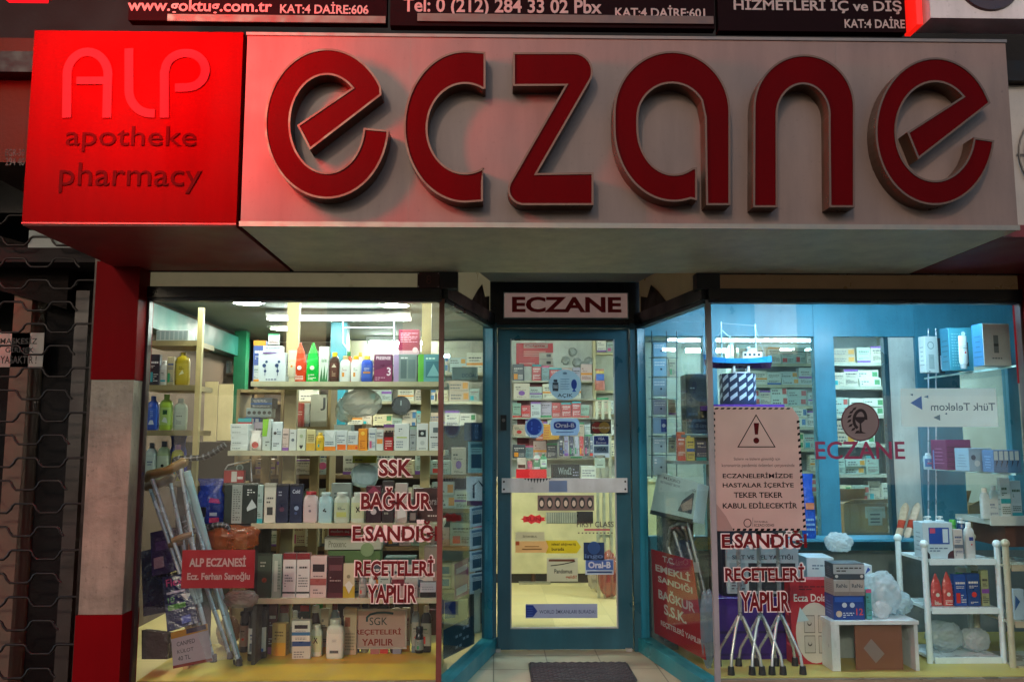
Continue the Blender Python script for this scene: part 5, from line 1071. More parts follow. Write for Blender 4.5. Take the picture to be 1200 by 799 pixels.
N = 14; V = []; rng = random.Random(3)
for i in range(N+1):
    for j in range(7):
        s = i/N; u = j/6; p = q[0].lerp(q[3], s).lerp(q[1].lerp(q[2], s), u); p.y += rng.uniform(-.012, .012)-.012*math.sin(u*PI); V.append(p)
mb.add(V, [(i*7+j, i*7+j+1, i*7+j+8, i*7+j+7) for i in range(N) for j in range(6)], '#fff'); mb.build('sleeve', 'clearfilm', t, t.location)
# navy packs and the price note
def slab(name, corners, dep, c, label, cat, m='card', deco=None, parent=None):
    t = thing(name, corners[0].lerp(corners[1], .5), label, cat); o = t.location
    mb = MB(); n = (corners[1]-corners[0]).cross(corners[3]-corners[0]).normalized()
    mb.prism(corners, -n*dep, c)
    if deco:
        def P(u, v, k=1): return corners[0].lerp(corners[1], u).lerp(corners[3].lerp(corners[2], u), v)+n*.0006*k
        deco(mb, P)
    mb.build('body' if name != 'price_note' else 'sheet', m, t, o); return t
def T(mb, P, s, u0, v0, u1, v1, c, k=2, off=.01): mb.text(s, P(u0, v0, k), P(u1, v0, k)-P(u0, v0, k), P(u0, v1, k)-P(u0, v0, k), c, off)
def R_(mb, P, u0, v0, u1, v1, c, k=1): mb.quad(P(u0, v0, k), P(u1, v0, k), P(u1, v1, k), P(u0, v1, k), c)
def deco_flex(mb, P):
    T(mb, P, 'Flexi', .12, .8, .75, .94, '#a83a78', 2, .01); R_(mb, P, .1, .66, .75, .7, '#9aa0b8'); T(mb, P, '10', .12, .5, .35, .6, '#3a7a4a'); R_(mb, P, .1, .36, .7, .46, '#3f7d34')
    mb.add([P(.55, .62, 2), P(.95, .6, 2), P(.78, .48, 2)], [(0, 1, 2)], '#b5bcc0'); R_(mb, P, .5, .06, .8, .2, '#33479c')
slab('pad_pack', [at(196, 740, 4.80), at(232, 729, 4.80), at(222, 670, 4.84), at(190, 676, 4.84)], .08, '#141b4a', 'navy pack of absorbent underwear with green bar and pale arrow, leaning behind the red sign', 'pack', 'bag', deco_flex)
slab('pad_pack', [at(168, 722, 4.92), at(198, 716, 4.92), at(190, 640, 4.95), at(165, 646, 4.95)], .08, '#0f1638', 'dark navy pack half hidden at the very left of the window', 'pack', 'bag')
slab('pad_pack', [at(178, 675, 4.86), at(208, 668, 4.86), at(203, 618, 4.9), at(176, 624, 4.9)], .07, '#2a2450', 'violet blue pack above the dark navy one at the left', 'pack', 'bag', lambda mb, P: (R_(mb, P, .1, .15, .5, .4, '#8a8a92'), R_(mb, P, .2, .55, .75, .75, '#4a3f70')))
def deco_note(mb, P):
    R_(mb, P, 0, .82, 1, 1, '#b5851c'); R_(mb, P, .42, .86, .95, .99, '#2c2440', 2); R_(mb, P, 0, 0, 1, .08, '#8a3020')
    T(mb, P, 'CANPED', .14, .58, .62, .70, '#33343c', 2, 0); T(mb, P, 'KÜLOT', .14, .38, .56, .5, '#33343c', 2, 0); T(mb, P, '40 TL', .14, .18, .46, .3, '#33343c', 2, 0)
slab('price_note', [at(203, 783, 4.735), at(249, 774, 4.735), at(243, 730, 4.75), at(200, 741, 4.75)], .003, '#b3aab0', 'pinkish white price note reading CANPED KÜLOT 40 TL', 'price note', 'paper', deco_note)
# floor clutter behind them
slab('pad_pack', [at(166, 772, 4.86), at(196, 772, 4.86), at(196, 742, 4.88), at(166, 738, 4.88)], .1, '#3a2a20', 'brown pack in the dark corner left of the price note', 'pack', 'bag')

# red hanging sign on the glass
def glass_sign(x0, y0, x1, y1, Y, label, fn, c, m='card', name='hanging_sign', cat='sign', dep=.004):
    a = at(x0, y1, Y); b = at(x1, y0, Y); t = thing(name, ((a.x+b.x)/2, Y, a.z), label, cat); o = t.location
    MB().box((a.x, Y, a.z), (b.x, Y+dep, b.z), c).build('panel', m, t, o); mb = MB()
    def P(u, v, k=1): return Vector((a.x+u*(b.x-a.x), Y-.0006*k, a.z+v*(b.z-a.z)))
    fn(mb, P); mb.build('lettering', 'film', t, o); return t
def alp(mb, P): T(mb, P, 'ALP ECZANESİ', .1, .56, .88, .86, '#cfc4bc', 2, .035); T(mb, P, 'Ecz. Ferhan Sarıoğlu', .08, .17, .94, .42, '#c9bdb4', 2, .03)
glass_sign(212, 644, 299, 689, YF+.012, 'red sign with white lettering reading ALP ECZANESİ, low in the left window', alp, '#8f101c')
# ================================================================== leaflets behind the left splayed pane
def side_pt(px, py, A, D, off):
    e = (D-A).normalized(); n = Vector((-e.y, e.x, 0)) if A is LF else Vector((e.y, -e.x, 0))
    return onpl(px, py, A+n*off, n), n
def leaflet(A, D, off, x0, y0, x1, y1, c, label, fn=None, name='leaflet', cat='leaflet', dep=.003, x0b=None, skew=0):
    P0 = [side_pt(x0, y1, A, D, off)[0], side_pt(x1, y1-skew, A, D, off)[0], side_pt(x1, y0-skew, A, D, off)[0], side_pt(x0, y0, A, D, off)[0]]
    n = side_pt(x0, y0, A, D, off)[1]
    t = thing(name, (P0[0]+P0[1])/2, label, cat); o = t.location
    mb = MB(); mb.prism(P0, n*dep, c)
    if fn:
        fn(mb, lambda u, v, k=1: P0[0].lerp(P0[1], u).lerp(P0[3].lerp(P0[2], u), v)-n*.0006*k)
    mb.build('sheet' if dep < .01 else 'body', 'paper' if dep < .01 else 'card', t, o); return t
def lf_fn(seed_, c1, c2):
    def f(mb, P):
        R_(mb, P, .15, .15, .75, .6, c1); R_(mb, P, .1, .8, .9, .92, c2); R_(mb, P, .8, .15, .92, .6, c2)
        for i in range(3): R_(mb, P, .15, .64+.05*i, .7, .66+.05*i, '#4a5a70', 2)
    return f
leaflet(LF, LD, .05, 553, 495, 571, 516, '#1b2c56', 'dark navy carton at the top of the leaflet column by the door', lambda mb, P: (T(mb, P, 'VELVET', .15, .1, .4, .9, '#8fa3c8'), R_(mb, P, .5, .2, .9, .8, '#2b4178')), 'carton', 'box', .05)
leaflet(LF, LD, .05, 549, 517, 569, 554, '#a9ccd4', 'pale teal leaflet below the dark navy carton', lf_fn(1, '#3b5f7c', '#5a8494'))
leaflet(LF, LD, .045, 547, 558, 569, 592, '#d3dee6', 'white leaflet with a purple lower edge and dark curl', lambda mb, P: (mb.strip([P(.3, .25), P(.3, .7), P(.6, .85), P(.85, .6), P(.8, .3)], .012, (0, -1, 0), .001, '#26304a'), R_(mb, P, 0, 0, 1, .16, '#6a2f6a')))
for i in range(4):
    leaflet(LF, LD, .05, 551, 594+26*i, 568, 618+26*i, '#c9dbe8', ['highest', 'second', 'third', 'lowest'][i]+' of the four pale blue leaflets with dark picture by the door', lf_fn(i, '#3f5f78', '#6488a8'), skew=3)
leaflet(LF, LD, .06, 533, 661, 549, 703, '#8c3566', 'magenta leaflet low beside the pale blue column', lambda mb, P: (R_(mb, P, .1, .7, .9, .85, '#c9a0b8'), R_(mb, P, .1, .1, .9, .3, '#b5a8b8')), skew=8)
leaflet(LF, LD, .07, 521, 704, 548, 736, '#a89c6a', 'cream picture sheet with a navy square low in the left splayed pane', lambda mb, P: R_(mb, P, 0, .35, .45, .95, '#26305c'), skew=3)
leaflet(LF, LD, .05, 520, 738, 556, 772, '#1f2a3c', 'dark poster with white marks at the foot of the left splayed pane', lambda mb, P: [R_(mb, P, .35+.12*(i % 4), .15+.18*(i//2), .43+.12*(i % 4), .24+.18*(i//2), '#8a98a8') for i in range(8)], skew=18)
leaflet(LF, LD, .04, 556, 692, 563, 742, '#c4c8b8', 'narrow white strip standing by the door post in the left splayed pane', skew=3)
leaflet(LF, LD, .10, 530, 430, 560, 445, '#a9b3a8', 'faint pale sticker lettered DOĞAL on the left splayed pane', lambda mb, P: T(mb, P, 'DOĞAL', .35, .2, .95, .6, '#5a7088'))

# ================================================================== behind the right splayed pane
t = thing('red_poster', at(795, 760, 5.0), 'red poster with white lettering T.C. EMEKLİ SANDIĞI in the right splayed pane', 'poster'); o = t.location
e = (RD-RF).normalized(); nin = Vector((-e.y, e.x, 0)); nin = nin if nin.x > 0 else -nin
def rp(px, py, off=.03): return onpl(px, py, RF+nin*off, nin)
PR = [rp(767, 741), rp(827, 773), rp(811, 656), rp(763, 643)]
mb = MB(); mb.prism(PR, nin*.004, '#a8141e'); 
def P(u, v, k=1): return PR[0].lerp(PR[1], u).lerp(PR[3].lerp(PR[2], u), v)-nin*.0008*k
for s, u0, v0, u1, v1 in (('T.C.', .3, .89, .58, .96), ('EMEKLİ', .1, .755, .9, .86), ('SANDIĞI', .15, .635, .92, .73), ('BAĞKUR', .14, .44, .92, .58), ('S.S.K.', .25, .28, .72, .4), ('REÇETELERİ YAPILIR', .16, .12, .97, .21)): T(mb, P, s, u0, v0, u1, v1, '#d5cfca', 1, .03)
mb.build('sheet', 'paper', t, o)
# cushion carton, tilted
PC = [at(762, 600, 5.62), at(812, 611, 5.16), at(818, 566, 5.18), at(771, 552, 5.64)]
def deco_c(mb, P):
    R_(mb, P, .42, .18, .95, .72, '#2b3444'); mb.add([P(.5, .6, 2), P(.7, .68, 2), P(.62, .42, 2), P(.5, .4, 2)], [(0, 1, 2, 3)], '#9ab0b4'); mb.add([P(.68, .34, 2), P(.92, .6, 2), P(.94, .3, 2), P(.75, .2, 2)], [(0, 1, 2, 3)], '#8d7470')
    T(mb, P, 'MİKRO', .18, .86, .6, .95, '#2a3a44'); T(mb, P, 'SEYAHAT BOYUN YASTIĞI', .12, .75, .98, .83, '#2a3a44'); R_(mb, P, 0, -.04, 1, .06, '#1b2228')
slab('carton', PC, .08, '#9fb9bd', 'tilted pale blue carton with a dark photo of a travel cushion above the walkers', 'box', 'card', deco_c)
t = thing('carton_stand', at(790, 640, 5.12), 'clear wrapped stack under the tilted carton in the right splayed pane', 'stack'); o = t.location
a = at(772, 612, 5.06); b = at(815, 612, 5.06); MB().box((at(776, 600, 5.5).x, 5.5, PZ), (at(812, 600, 5.5).x, 5.7, at(790, 606, 5.5).z), '#4f5a5c').build('stack', 'bag', t, o)
# wire grid with hanging blister packs
t = thing('wire_grid', at(775, 390, 5.62), 'wire grid of hanging blister packs behind the right splayed pane', 'grid'); o = t.location; mb = MB()
for px in (764, 781, 793): mb.tube([at(px, 388, 5.62), at(px, 560, 5.62)], .004, '#2c4a58', 6)
ROWS = [(401, 418), (420, 441), (443, 464), (468, 486), (489, 508), (512, 530), (534, 556)]
for y0, y1 in ROWS: mb.tube([at(760, y0-1, 5.618), at(795, y0-1, 5.618)], .003, '#2c4a58', 6)
mb.build('wire', 'iron', t, o)
desc = ['topmost pale blue', 'second pale blue', 'third grey blue', 'fourth lilac edged', 'fifth blue cornered', 'sixth clear', 'lowest clear']
for i, (y0, y1) in enumerate(ROWS):
    goods([(765, 781, y0, 'box', ['#7fb2d0', '#86b8d4', '#8fb0c4', '#9aa8c4', '#8fb4d4', '#98b4c0', '#90b0c0'][i], {'z': at(772, y1, 5.6).z, 'd': .02, 'n': 'blister_pack', 'cat': 'blister pack', 'pr': [('D', .6, .4, .08, '#1d3550'), ('L', .1, .6, .9, .9, 2, '#dfeaf0')] if i != 4 else [('R', .6, .1, 1, .9, '#1d3f98'), ('D', .8, .5, .14, '#c9d6e8')]}, desc[i]+' blister pack of the hanging column')], 0, 5.59, 'behind the right splayed pane')
    if i in (1, 3, 5): goods([(783, 792, y0, 'box', ['', '#a0a890', '', '#a89f90', '', '#97a58c'][i], {'z': at(772, y1, 5.6).z, 'd': .02, 'n': 'blister_pack', 'cat': 'blister pack'}, ['', 'highest', '', 'middle', '', 'lowest'][i]+' narrow greenish blister pack right of the column')], 0, 5.6, 'behind the right splayed pane')
goods([(804, 829, 438, 'box', '#122a3c', {'z': at(815, 508, 5.4).z, 'd': .2, 'pr': [('L', .2, .75, .9, .8, 1, '#a8c4d0'), ('L', .1, .1, .9, .4, 3, '#33506a')]}, 'dark navy carton high behind the right splayed pane')], 0, 5.4, 'left of the ship pedestal')
t = thing('shelf_board', at(810, 540, 5.4), 'small shelf board behind the right splayed pane carrying packs', 'shelf'); o = t.location
a = at(790, 540, 5.36); b = at(834, 540, 5.36); MB().box((a.x, 5.36, a.z-.02), (b.x, 5.6, a.z), '#7d8f96').build('board', 'wood', t, o)
goods([(793, 803, 506, 'box', '#b55a3c', {}, 'orange red pack'), (804, 814, 510, 'box', '#c2b45a', {}, 'yellow pack'), (815, 830, 512, 'box', '#4a4f70', {'dy': .05}, 'slate violet pack')], at(810, 540, 5.36).z+.001, 5.38, 'on the small shelf board behind the right splayed pane')
t = thing('board_bracket', at(810, 512, 5.5), 'upper shelf board under the dark navy carton', 'shelf'); o = t.location
a = at(797, 509, 5.38); b = at(834, 509, 5.38); MB().box((a.x, 5.38, a.z-.018), (b.x, 5.62, a.z-.001), '#56707c').build('board', 'wood', t, o)
# walkers folded in the corner
t = thing('folding_walker', at_floor(825, 735), 'folded grey walking frame leaning in the right splayed pane', 'walker'); o = t.location; mb = MB()
for (x0, y0, x1, y1, Y) in ((790, 622, 822, 730, 5.28), (800, 616, 829, 722, 5.26), (806, 612, 834, 728, 5.2), (783, 640, 812, 722, 5.38)):
    p = at(x0, y0, Y+.12); q = at(x1, y1, Y); q.z = max(q.z, PZ+.01); mb.tube([p, q], .012, '#9aa6ac', 10)
mb.tube([at(783, 640, 5.5), at(786, 618, 5.46), at(796, 613, 5.4), at(806, 614, 5.33)], .013, '#8a959b', 10); mb.build('tube', 'chrome', t, o)
mb = MB(); mb.tube([at(793, 619, 5.38), at(801, 628, 5.36)], .02, '#15181c', 10); mb.tube([at(803, 619, 5.36), at(806, 634, 5.34)], .018, '#15181c', 10); mb.build('hand_grip', 'dull', t, o)
p = at(815, 664, 5.26); MB().box((p.x-.02, p.y-.012, p.z-.03), (p.x+.02, p.y-.01, p.z+.03), '#c4ced2').build('paper_tag', 'paper', t, o)
goods([(820, 838, 690, 'crum', '#8fa4b0', {'z': PZ, 'n': 'plastic_bag'}, 'clear bag slumped at the corner post')], PZ, 4.86, 'of the right window')

# ================================================================== right window display
# poster about the epidemic
a = at(834, 622, YF-.008); t = thing('warning_poster', (a.x+.24, YF-.008, a.z), 'large pinkish poster with a warning triangle and striped border on the right window', 'poster'); o = t.location
Yp = YF-.0075
def pp(px, py, k=0): return at(px, py, Yp-.0006*k)
mb = MB(); OUT = [(835, 476), (928, 477), (936, 488), (940, 560), (945, 619), (941, 622), (836, 622)]
mb.add([pp(*q) for q in [(836, 622), (945, 621), (940, 560), (936, 488), (928, 477), (835, 476)]], [(0, 1, 2, 3, 4, 5)], '#dcc2ba')
W = [pp(*q) for q in [(836, 622), (945, 621), (940, 560), (936, 488), (928, 477), (835, 476)]]
mb.add([v+Vector((0, .0015, 0)) for v in W], [(5, 4, 3, 2, 1, 0)], '#b0a8a4')
K = '#191517'
for i in range(13): x = 837+7*i; mb.quad(pp(x, 479.5, 1), pp(x+4, 479.5, 1), pp(x+5.5, 477.5, 1), pp(x+1.5, 477.5, 1), K)
for i in range(18):
    y = 492+7.2*i; xx = 935.5+(y-490)*.062; mb.quad(pp(xx-2, y+4, 1), pp(xx+1.3, y+3, 1), pp(xx+1, y, 1), pp(xx-2, y+1, 1), K)
for i in range(12): y = 482+7.2*i; xx = 835.5+.01*i; mb.quad(pp(xx, y+3, 1), pp(xx+2.6, y+4, 1), pp(xx+2.6, y+1, 1), pp(xx, y, 1), K)
for i in range(14): x = 842+7*i; mb.quad(pp(x, 621.5, 1), pp(x+4, 621.5, 1), pp(x+5, 619, 1), pp(x+1, 619, 1), K)
tri = [pp(864, 524, 1), pp(909, 524, 1), pp(886, 485, 1)]; ct = sum(tri, Vector())/3
for i in range(3):
    p, q = tri[i], tri[(i+1) % 3]; mb.quad(p, q, q.lerp(ct, .085), p.lerp(ct, .085), K)
DR = '#5a1418'
mb.quad(pp(884.7, 509, 1), pp(888.3, 509, 1), pp(889.6, 495.5, 1), pp(883.2, 495.5, 1), DR); mb.disc(pp(886.3, 516, 1), X*.016, Z*.016, DR, 20)
for s, x0, y0, x1, y1, off in (('Sizlerin ve bizlerin güvenliği için', 860, 535.5, 914, 540, 0), ('koronavirüs pandemisi önlemleri çerçevesinde', 846, 543, 931, 548, 0), ('ECZANELERİMİZDE', 847, 553, 929, 560, .02), ('HASTALAR İÇERİYE', 847, 564, 930, 572, .02), ('TEKER TEKER', 860, 576.5, 917, 583, .02), ('KABUL EDİLECEKTİR', 847, 587, 934, 595.5, .02), ('İSTANBUL', 884, 609.5, 900, 612, .01), ('ECZACI ODASI', 884, 613.5, 907, 616.5, .01)):
    p = pp(x0, y1, 1); q = pp(x1, y0, 1); mb.text(s, p, X*(q.x-p.x), Z*(q.z-p.z), '#2a2022' if off else '#57474a', off)
mb.strip([pp(876+4.2*math.cos(i*PI/10), 612.5-4.6*math.sin(i*PI/10), 1) for i in range(21)], .0022, (0, -1, 0), .0004, '#4a2a30')
mb.quad(pp(882, 617, 1), pp(882.4, 617, 1), pp(882.4, 606, 1), pp(882, 606, 1), '#555'); mb.add([pp(836, 622, 2), pp(860, 622, 2), pp(851, 605, 2), pp(838, 588, 2)], [(0, 1, 2, 3)], '#bda39c')
mb.build('sheet', 'paper', t, o)
# mirrored telecom sticker
def tel(mb, P):
    mb.text('Türk Telekom', P(.98, .42, 1), P(.31, .42, 1)-P(.98, .42, 1), P(.98, .62, 1)-P(.98, .42, 1), '#5a7688', .01)
    mb.add([P(.1, .62, 1), P(.22, .44, 1), P(.22, .8, 1)], [(0, 1, 2)], '#1d6fc0'); mb.add([P(.24, .78, 1), P(.29, .74, 1), P(.29, .82, 1)], [(0, 1, 2)], '#5a8db0'); mb.add([P(.33, .24, 1), P(.4, .16, 1), P(.4, .32, 1)], [(0, 1, 2)], '#5f86a0'); mb.add([P(.1, .84, 1), P(.13, .8, 1), P(.13, .86, 1)], [(0, 1, 2)], '#48708c'); mb.add([P(.45, .34, 1), P(.475, .31, 1), P(.475, .37, 1)], [(0, 1, 2)], '#48708c')
glass_sign(1057, 455, 1167, 500, YF+.008, 'white sheet with mirrored blue lettering and triangles stuck inside the right window', tel, '#eaf4f6', 'paper', 'window_sheet', 'sheet', .0015)
# pedestal, drum and model ship
p0 = at(846, 470, 5.1); p1 = at(912, 470, 5.1); ZP = p0.z-.02
t = thing('display_pedestal', ((p0.x+p1.x)/2, 5.2, PZ), 'dark pedestal with a purple cloth top under the model ship', 'pedestal'); o = t.location
MB().box((p0.x-.02, 5.12, PZ), (p1.x, 5.45, ZP-.03), '#262a3a').build('body', 'dull', t, o); MB().box((p0.x-.06, 5.05, ZP-.0295), (p1.x+.02, 5.47, ZP), '#5f3a9c').build('cloth_top', 'fabric', t, o)
a = at(850, 470, 5.1); b = at(892, 470, 5.1); r = (b.x-a.x)/2; cx = (a.x+b.x)/2; hz = at(870, 437, 5.1).z-ZP; cyy = 5.1+r
t = thing('cardboard_drum', (cx, cyy, ZP), 'navy display drum with white diagonal stripes under the model ship', 'drum'); mb = MB()
mb.loft([(0, r, r), (hz, r, r)], '#16284a', 32)
for row in range(3):
    for seg in range(-3, 4):
        V = []
        for k in range(9):
            an = -PI/2+seg*.5+.4*k/8-.2; z0 = hz*(.12+.3*row)+hz*.16*(k/8); V += [(1.004*r*math.cos(an), 1.004*r*math.sin(an), z0), (1.004*r*math.cos(an), 1.004*r*math.sin(an), z0+hz*.13)]
        mb.add(V, [(2*k, 2*k+2, 2*k+3, 2*k+1) for k in range(8)], '#b9c9d8')
mb.build('drum', 'card', t)
Zt = ZP+hz+.0015; c0 = at(863, 434, 5.1).x; c1 = at(884, 434, 5.1).x
t = thing('model_ship', ((c0+c1)/2, cyy, Zt), 'blue model ship with masts standing on the striped drum', 'model ship'); o = t.location
mb = MB(); zk = Zt+.035
for x in (c0+.01, c1-.01): mb.box((x-.006, cyy-.03, Zt), (x+.006, cyy+.03, zk+.012), '#c8ccd0')
mb.box((c0, cyy-.03, Zt), (c1, cyy-.018, Zt+.012), '#c8ccd0'); mb.build('cradle', 'wood', t, o)
x0 = at(829, 420, 5.1).x; x1 = at(909, 420, 5.1).x; mb = MB(); ST = 17; V = []
for i in range(ST):
    s = i/(ST-1); x = x0+(x1-x0)*s; wd = .045*min(1, (math.sin(min(1, s*2.6+.06)*PI/2))**.7)*(1 if s < .8 else 1-.35*(s-.8)/.2); sheer = .018*(2*s-1)**2+ (.012 if s < .1 else 0)
    dk = zk+.058+sheer; kl = zk+.02*(max(0, .15-s)/.15)
    V += [(x, cyy-wd, dk), (x+.004, cyy-wd*.92, (dk+kl)/2), (x+.01*(1-s), cyy-.006, kl), (x+.01*(1-s), cyy+.006, kl), (x+.004, cyy+wd*.92, (dk+kl)/2), (x, cyy+wd, dk)]
mb.add(V, [(i*6+j, i*6+j+1, i*6+j+7, i*6+j+6) for i in range(ST-1) for j in (0, 4)], '#2b83c8', False); mb.add(V, [(i*6+j, i*6+j+1, i*6+j+7, i*6+j+6) for i in range(ST-1) for j in (1, 2, 3)], '#3a2440', False)
mb.add(V, [(i*6+5, i*6, i*6+6, i*6+11) for i in range(ST-1)], '#b08a5a'); mb.add(V, [(0, 5, 4, 3, 2, 1), tuple((ST-1)*6+k for k in range(6))], '#2b83c8')
mb.build('hull', 'plastic', t, o)
dk = zk+.064; mb = MB(); xm = at(851, 400, 5.1).x; xn = at(892, 400, 5.1).x
mb.box((xn-.09, cyy-.028, dk-.006), (xn+.03, cyy+.028, dk+.035), '#c9ccc4'); mb.box((xn-.06, cyy-.022, dk+.0355), (xn+.0, cyy+.022, dk+.06), '#b9c4c8')
for k in range(4): mb.box((xn-.083+.028*k, cyy-.0295, dk+.012), (xn-.068+.028*k, cyy-.0285, dk+.026), '#2a3a48')
mb.build('cabin', 'plastic', t, o)
mb = MB(); zt1 = at(851, 374, 5.1).z; zt2 = at(892, 377, 5.1).z
mb.tube([(xm, cyy, dk-.01), (xm, cyy, zt1)], .005, '#a9d0dc', 8); mb.tube([(xn, cyy, dk+.06), (xn, cyy, zt2)], .005, '#a9d0dc', 8); mb.tube([(xm+.055, cyy, dk-.01), (xm+.055, cyy, zt1-.09)], .004, '#a9d0dc', 8)
mb.tube([(xm, cyy, zt1-.05), (xm+.055, cyy, zt1-.1)], .003, '#a9d0dc', 6); mb.tube([(xm-.1, cyy, dk+.02), (xm, cyy, zt1-.06)], .0022, '#8fb4c0', 6); mb.tube([(xm, cyy, zt1-.01), (xn, cyy, zt2-.01)], .0018, '#8fb4c0', 6); mb.tube([(xn, cyy, zt2-.02), (x1-.03, cyy, dk+.01)], .0018, '#8fb4c0', 6)
mb.build('mast', 'paint', t, o)
# cartons and cases on the platform
goods([(836, 924, 700, 'box', '#3a1d78', {'z': PZ+.001, 'd': .24, 'n': 'suitcase', 'cat': 'case', 'rz': .02, 'm': 'plastic', 'pr': [('R', .02, .42, .98, .46, '#241150'), ('R', .42, .36, .58, .52, '#6a5aa0'), ('R', .06, .06, .94, .1, '#2b1560')]}, 'purple hard case behind the quad canes')], PZ, 5.06, 'of the right window')
zz = span(0, 1, 700, PZ+.001, 5.06)[2]+PZ+.0025
goods([(852, 936, 641, 'box', '#a9bcc0', {'d': .2, 'pr': [('T', 'SIRT VE BEL YASTIĞI', .08, .74, .92, .86, '#26323c'), ('R', .04, .04, .26, .66, '#8fa4aa'), ('R', .3, .06, .95, .66, '#202a30'), ('L', .06, .1, .24, .6, 8, '#445')]}, 'white cushion carton lying on the purple case')], zz, 5.08, 'behind the window lettering')
def quadcane(px, yb, ytop, label, legc='#bcc2c4'):
    p = at_floor(px, yb); p = Vector((p.x*4.83/p.y, 4.83, PZ)); t = thing('quad_cane', (p.x, p.y, PZ), label, 'walking cane', 'quad canes in the right window'); o = t.location
    ht = at(px, ytop, p.y).z; zj = PZ+.29
    MB().tube([(p.x, p.y, zj-.02), (p.x, p.y, ht-.06)], .012, '#a4acb0', 12).build('pole', 'chrome', t, o)
    MB().tube([(p.x, p.y, ht-.06), (p.x, p.y, ht-.01), (p.x+.01, p.y-.02, ht+.01), (p.x+.03, p.y-.1, ht+.012)], .016, '#1a1c20', 12).build('handle', 'dull', t, o)
    for sx, sy in ((-1, -1), (1, -1), (1, 1), (-1, 1)):
        q = (p.x+.105*sx*(.8 if sy < 0 else 1), p.y+.09*sy, PZ+.02)
        L_ = MB().tube([(p.x+.008*sx, p.y+.008*sy, zj), (p.x+.03*sx, p.y+.02*sy, zj-.05), (q[0]*.9+p.x*.1, q[1]*.9+p.y*.1, PZ+.1), q], 0.008, legc, 10).build('leg', 'chrome', t, o)
        f = MB().tube([(q[0], q[1], PZ+.045), (q[0], q[1], PZ+.002)], [.016, .02], '#17181a', 12).build('rubber_foot', 'dull', L_, o)
quadcane(869, 772, 618, 'quad cane with light feet, leftmost of the three under the poster', '#b9bcb6')
quadcane(893, 770, 622, 'quad cane with black feet, standing in the middle of the three')
quadcane(916, 774, 626, 'quad cane with black feet, right of the three beside the red cabinet carton')
# medicine cabinet carton
p = at_floor(950, 778)
c, wd, ht = span(925, 976, 679, PZ, p.y)
ob = [('B', 0, 1, '#a8202c'), ('P', [(.55+.45*math.cos(i*PI/14), .37+.36*math.sin(i*PI/14)) for i in range(28) if .55+.45*math.cos(i*PI/14) < 1.0], '#c9c2b6'), ('T', 'Ecza Dolabı', .08, .74, .96, .83, '#e0d6d0'), ('L', .2, .88, .8, .94, 2, '#5a1420')]
for u in (.3, .62):
    for v in (.14, .38): ob += [('R', u-.01, v-.01, u+.24, v+.2, '#6f6a66'), ('R', u, v, u+.23, v+.19, '#b9b3a8'), ('D', u+.115, v+.1, .05, '#56504c'), ('D', u+.115, v+.11, .035, '#b9b3a8')]
ob += [('P', [(.12, .5), (.4, .52), (.3, .6), (.2, .68)], '#b4cdd2')]
goods([(925, 976, 679, 'box', '#a8202c', {'pr': ob, 'd': .1, 'rz': 0.0}, 'red and white medicine cabinet carton with an oval picture')], PZ+.001, p.y, 'on the platform')
# white cabinet with a cardboard front
p = at_floor(1020, 786); YW = p.y
a = at(976, 788, YW); b = at(1078, 788, YW); zt = at(1000, 727, YW).z
t = thing('white_cabinet', ((a.x+b.x)/2, YW, PZ), 'low white cabinet with a brown cardboard front in the right window', 'cabinet'); o = t.location; mb = MB()
mb.box((a.x, YW, PZ+.001), (a.x+.045, YW+.3, zt-.02), '#d6e0e0'); mb.box((b.x-.02, YW, PZ+.001), (b.x, YW+.3, zt-.02), '#d6e0e0'); mb.box((a.x-.005, YW-.008, zt-.0195), (b.x+.005, YW+.305, zt), '#dfe9ea'); mb.box((a.x+.046, YW+.28, PZ+.001), (b.x-.021, YW+.3, zt-.021), '#9aa')
mb.build('carcass', 'paint', t, o)
MB().box((a.x+.14, YW+.02, PZ+.002), (b.x-.08, YW+.03, zt-.021), '#7a5038').build('cardboard_panel', 'card', t, o)
q = at(1022, 770, YW+.018); mb = MB(); mb.add([q+Vector((-.045, 0, .05)), q+Vector((.02, 0, -.03)), q+Vector((.07, 0, .02)), q+Vector((0, 0, .1))], [(0, 1, 2, 3)], '#a89c94'); mb.build('paper_tag', 'paper', t, o)
ZW = zt+.001
goods([(976, 1013, 698, 'box', '#1d3f88', {'pr': [('R', .05, .75, .95, .95, '#2c5ab0'), ('D', .17, .25, .1, '#c9b4a0'), ('T', '12', .72, .2, .94, .48, '#d04a50'), ('L', .3, .1, .65, .35, 3, '#c9d4e8'), ('D', .35, .62, .08, '#b9cbe0'), ('D', .6, .62, .08, '#b9cbe0')], 'd': .14}, 'blue lens solution carton at the foot of the stack')], ZW, YW+.02, 'on the white cabinet')
z2 = ZW+span(976, 1013, 698, ZW, YW+.02)[2]+.001
goods([(976, 995, 679, 'box', '#a79f9c', {'pr': [('T', 'ReNu', .15, .5, .85, .75, '#2d3a48'), ('B', 0, .25, '#7f7876')], 'd': .13}, 'left one of two grey cartons with dark name'), (995.5, 1013.5, 679, 'box', '#a79f9c', {'pr': [('T', 'ReNu', .15, .5, .85, .75, '#2d3a48'), ('B', 0, .25, '#7f7876')], 'd': .13}, 'right one of two grey cartons with dark name')], z2, YW+.02, 'stacked on the blue one')
z3 = z2+span(976, 1013, 679, z2, YW+.02)[2]+.001
goods([(976, 1013, 660, 'box', '#3d4650', {'pr': [('B', .35, .95, '#a5aab0'), ('L', .1, .5, .9, .85, 2, '#333'), ('D', .1, .2, .05, '#c9c9c9'), ('D', .9, .2, .05, '#c9c9c9')], 'd': .13}, 'dark grey carton topping the stack')], z3, YW+.02, 'beside the clear bags')
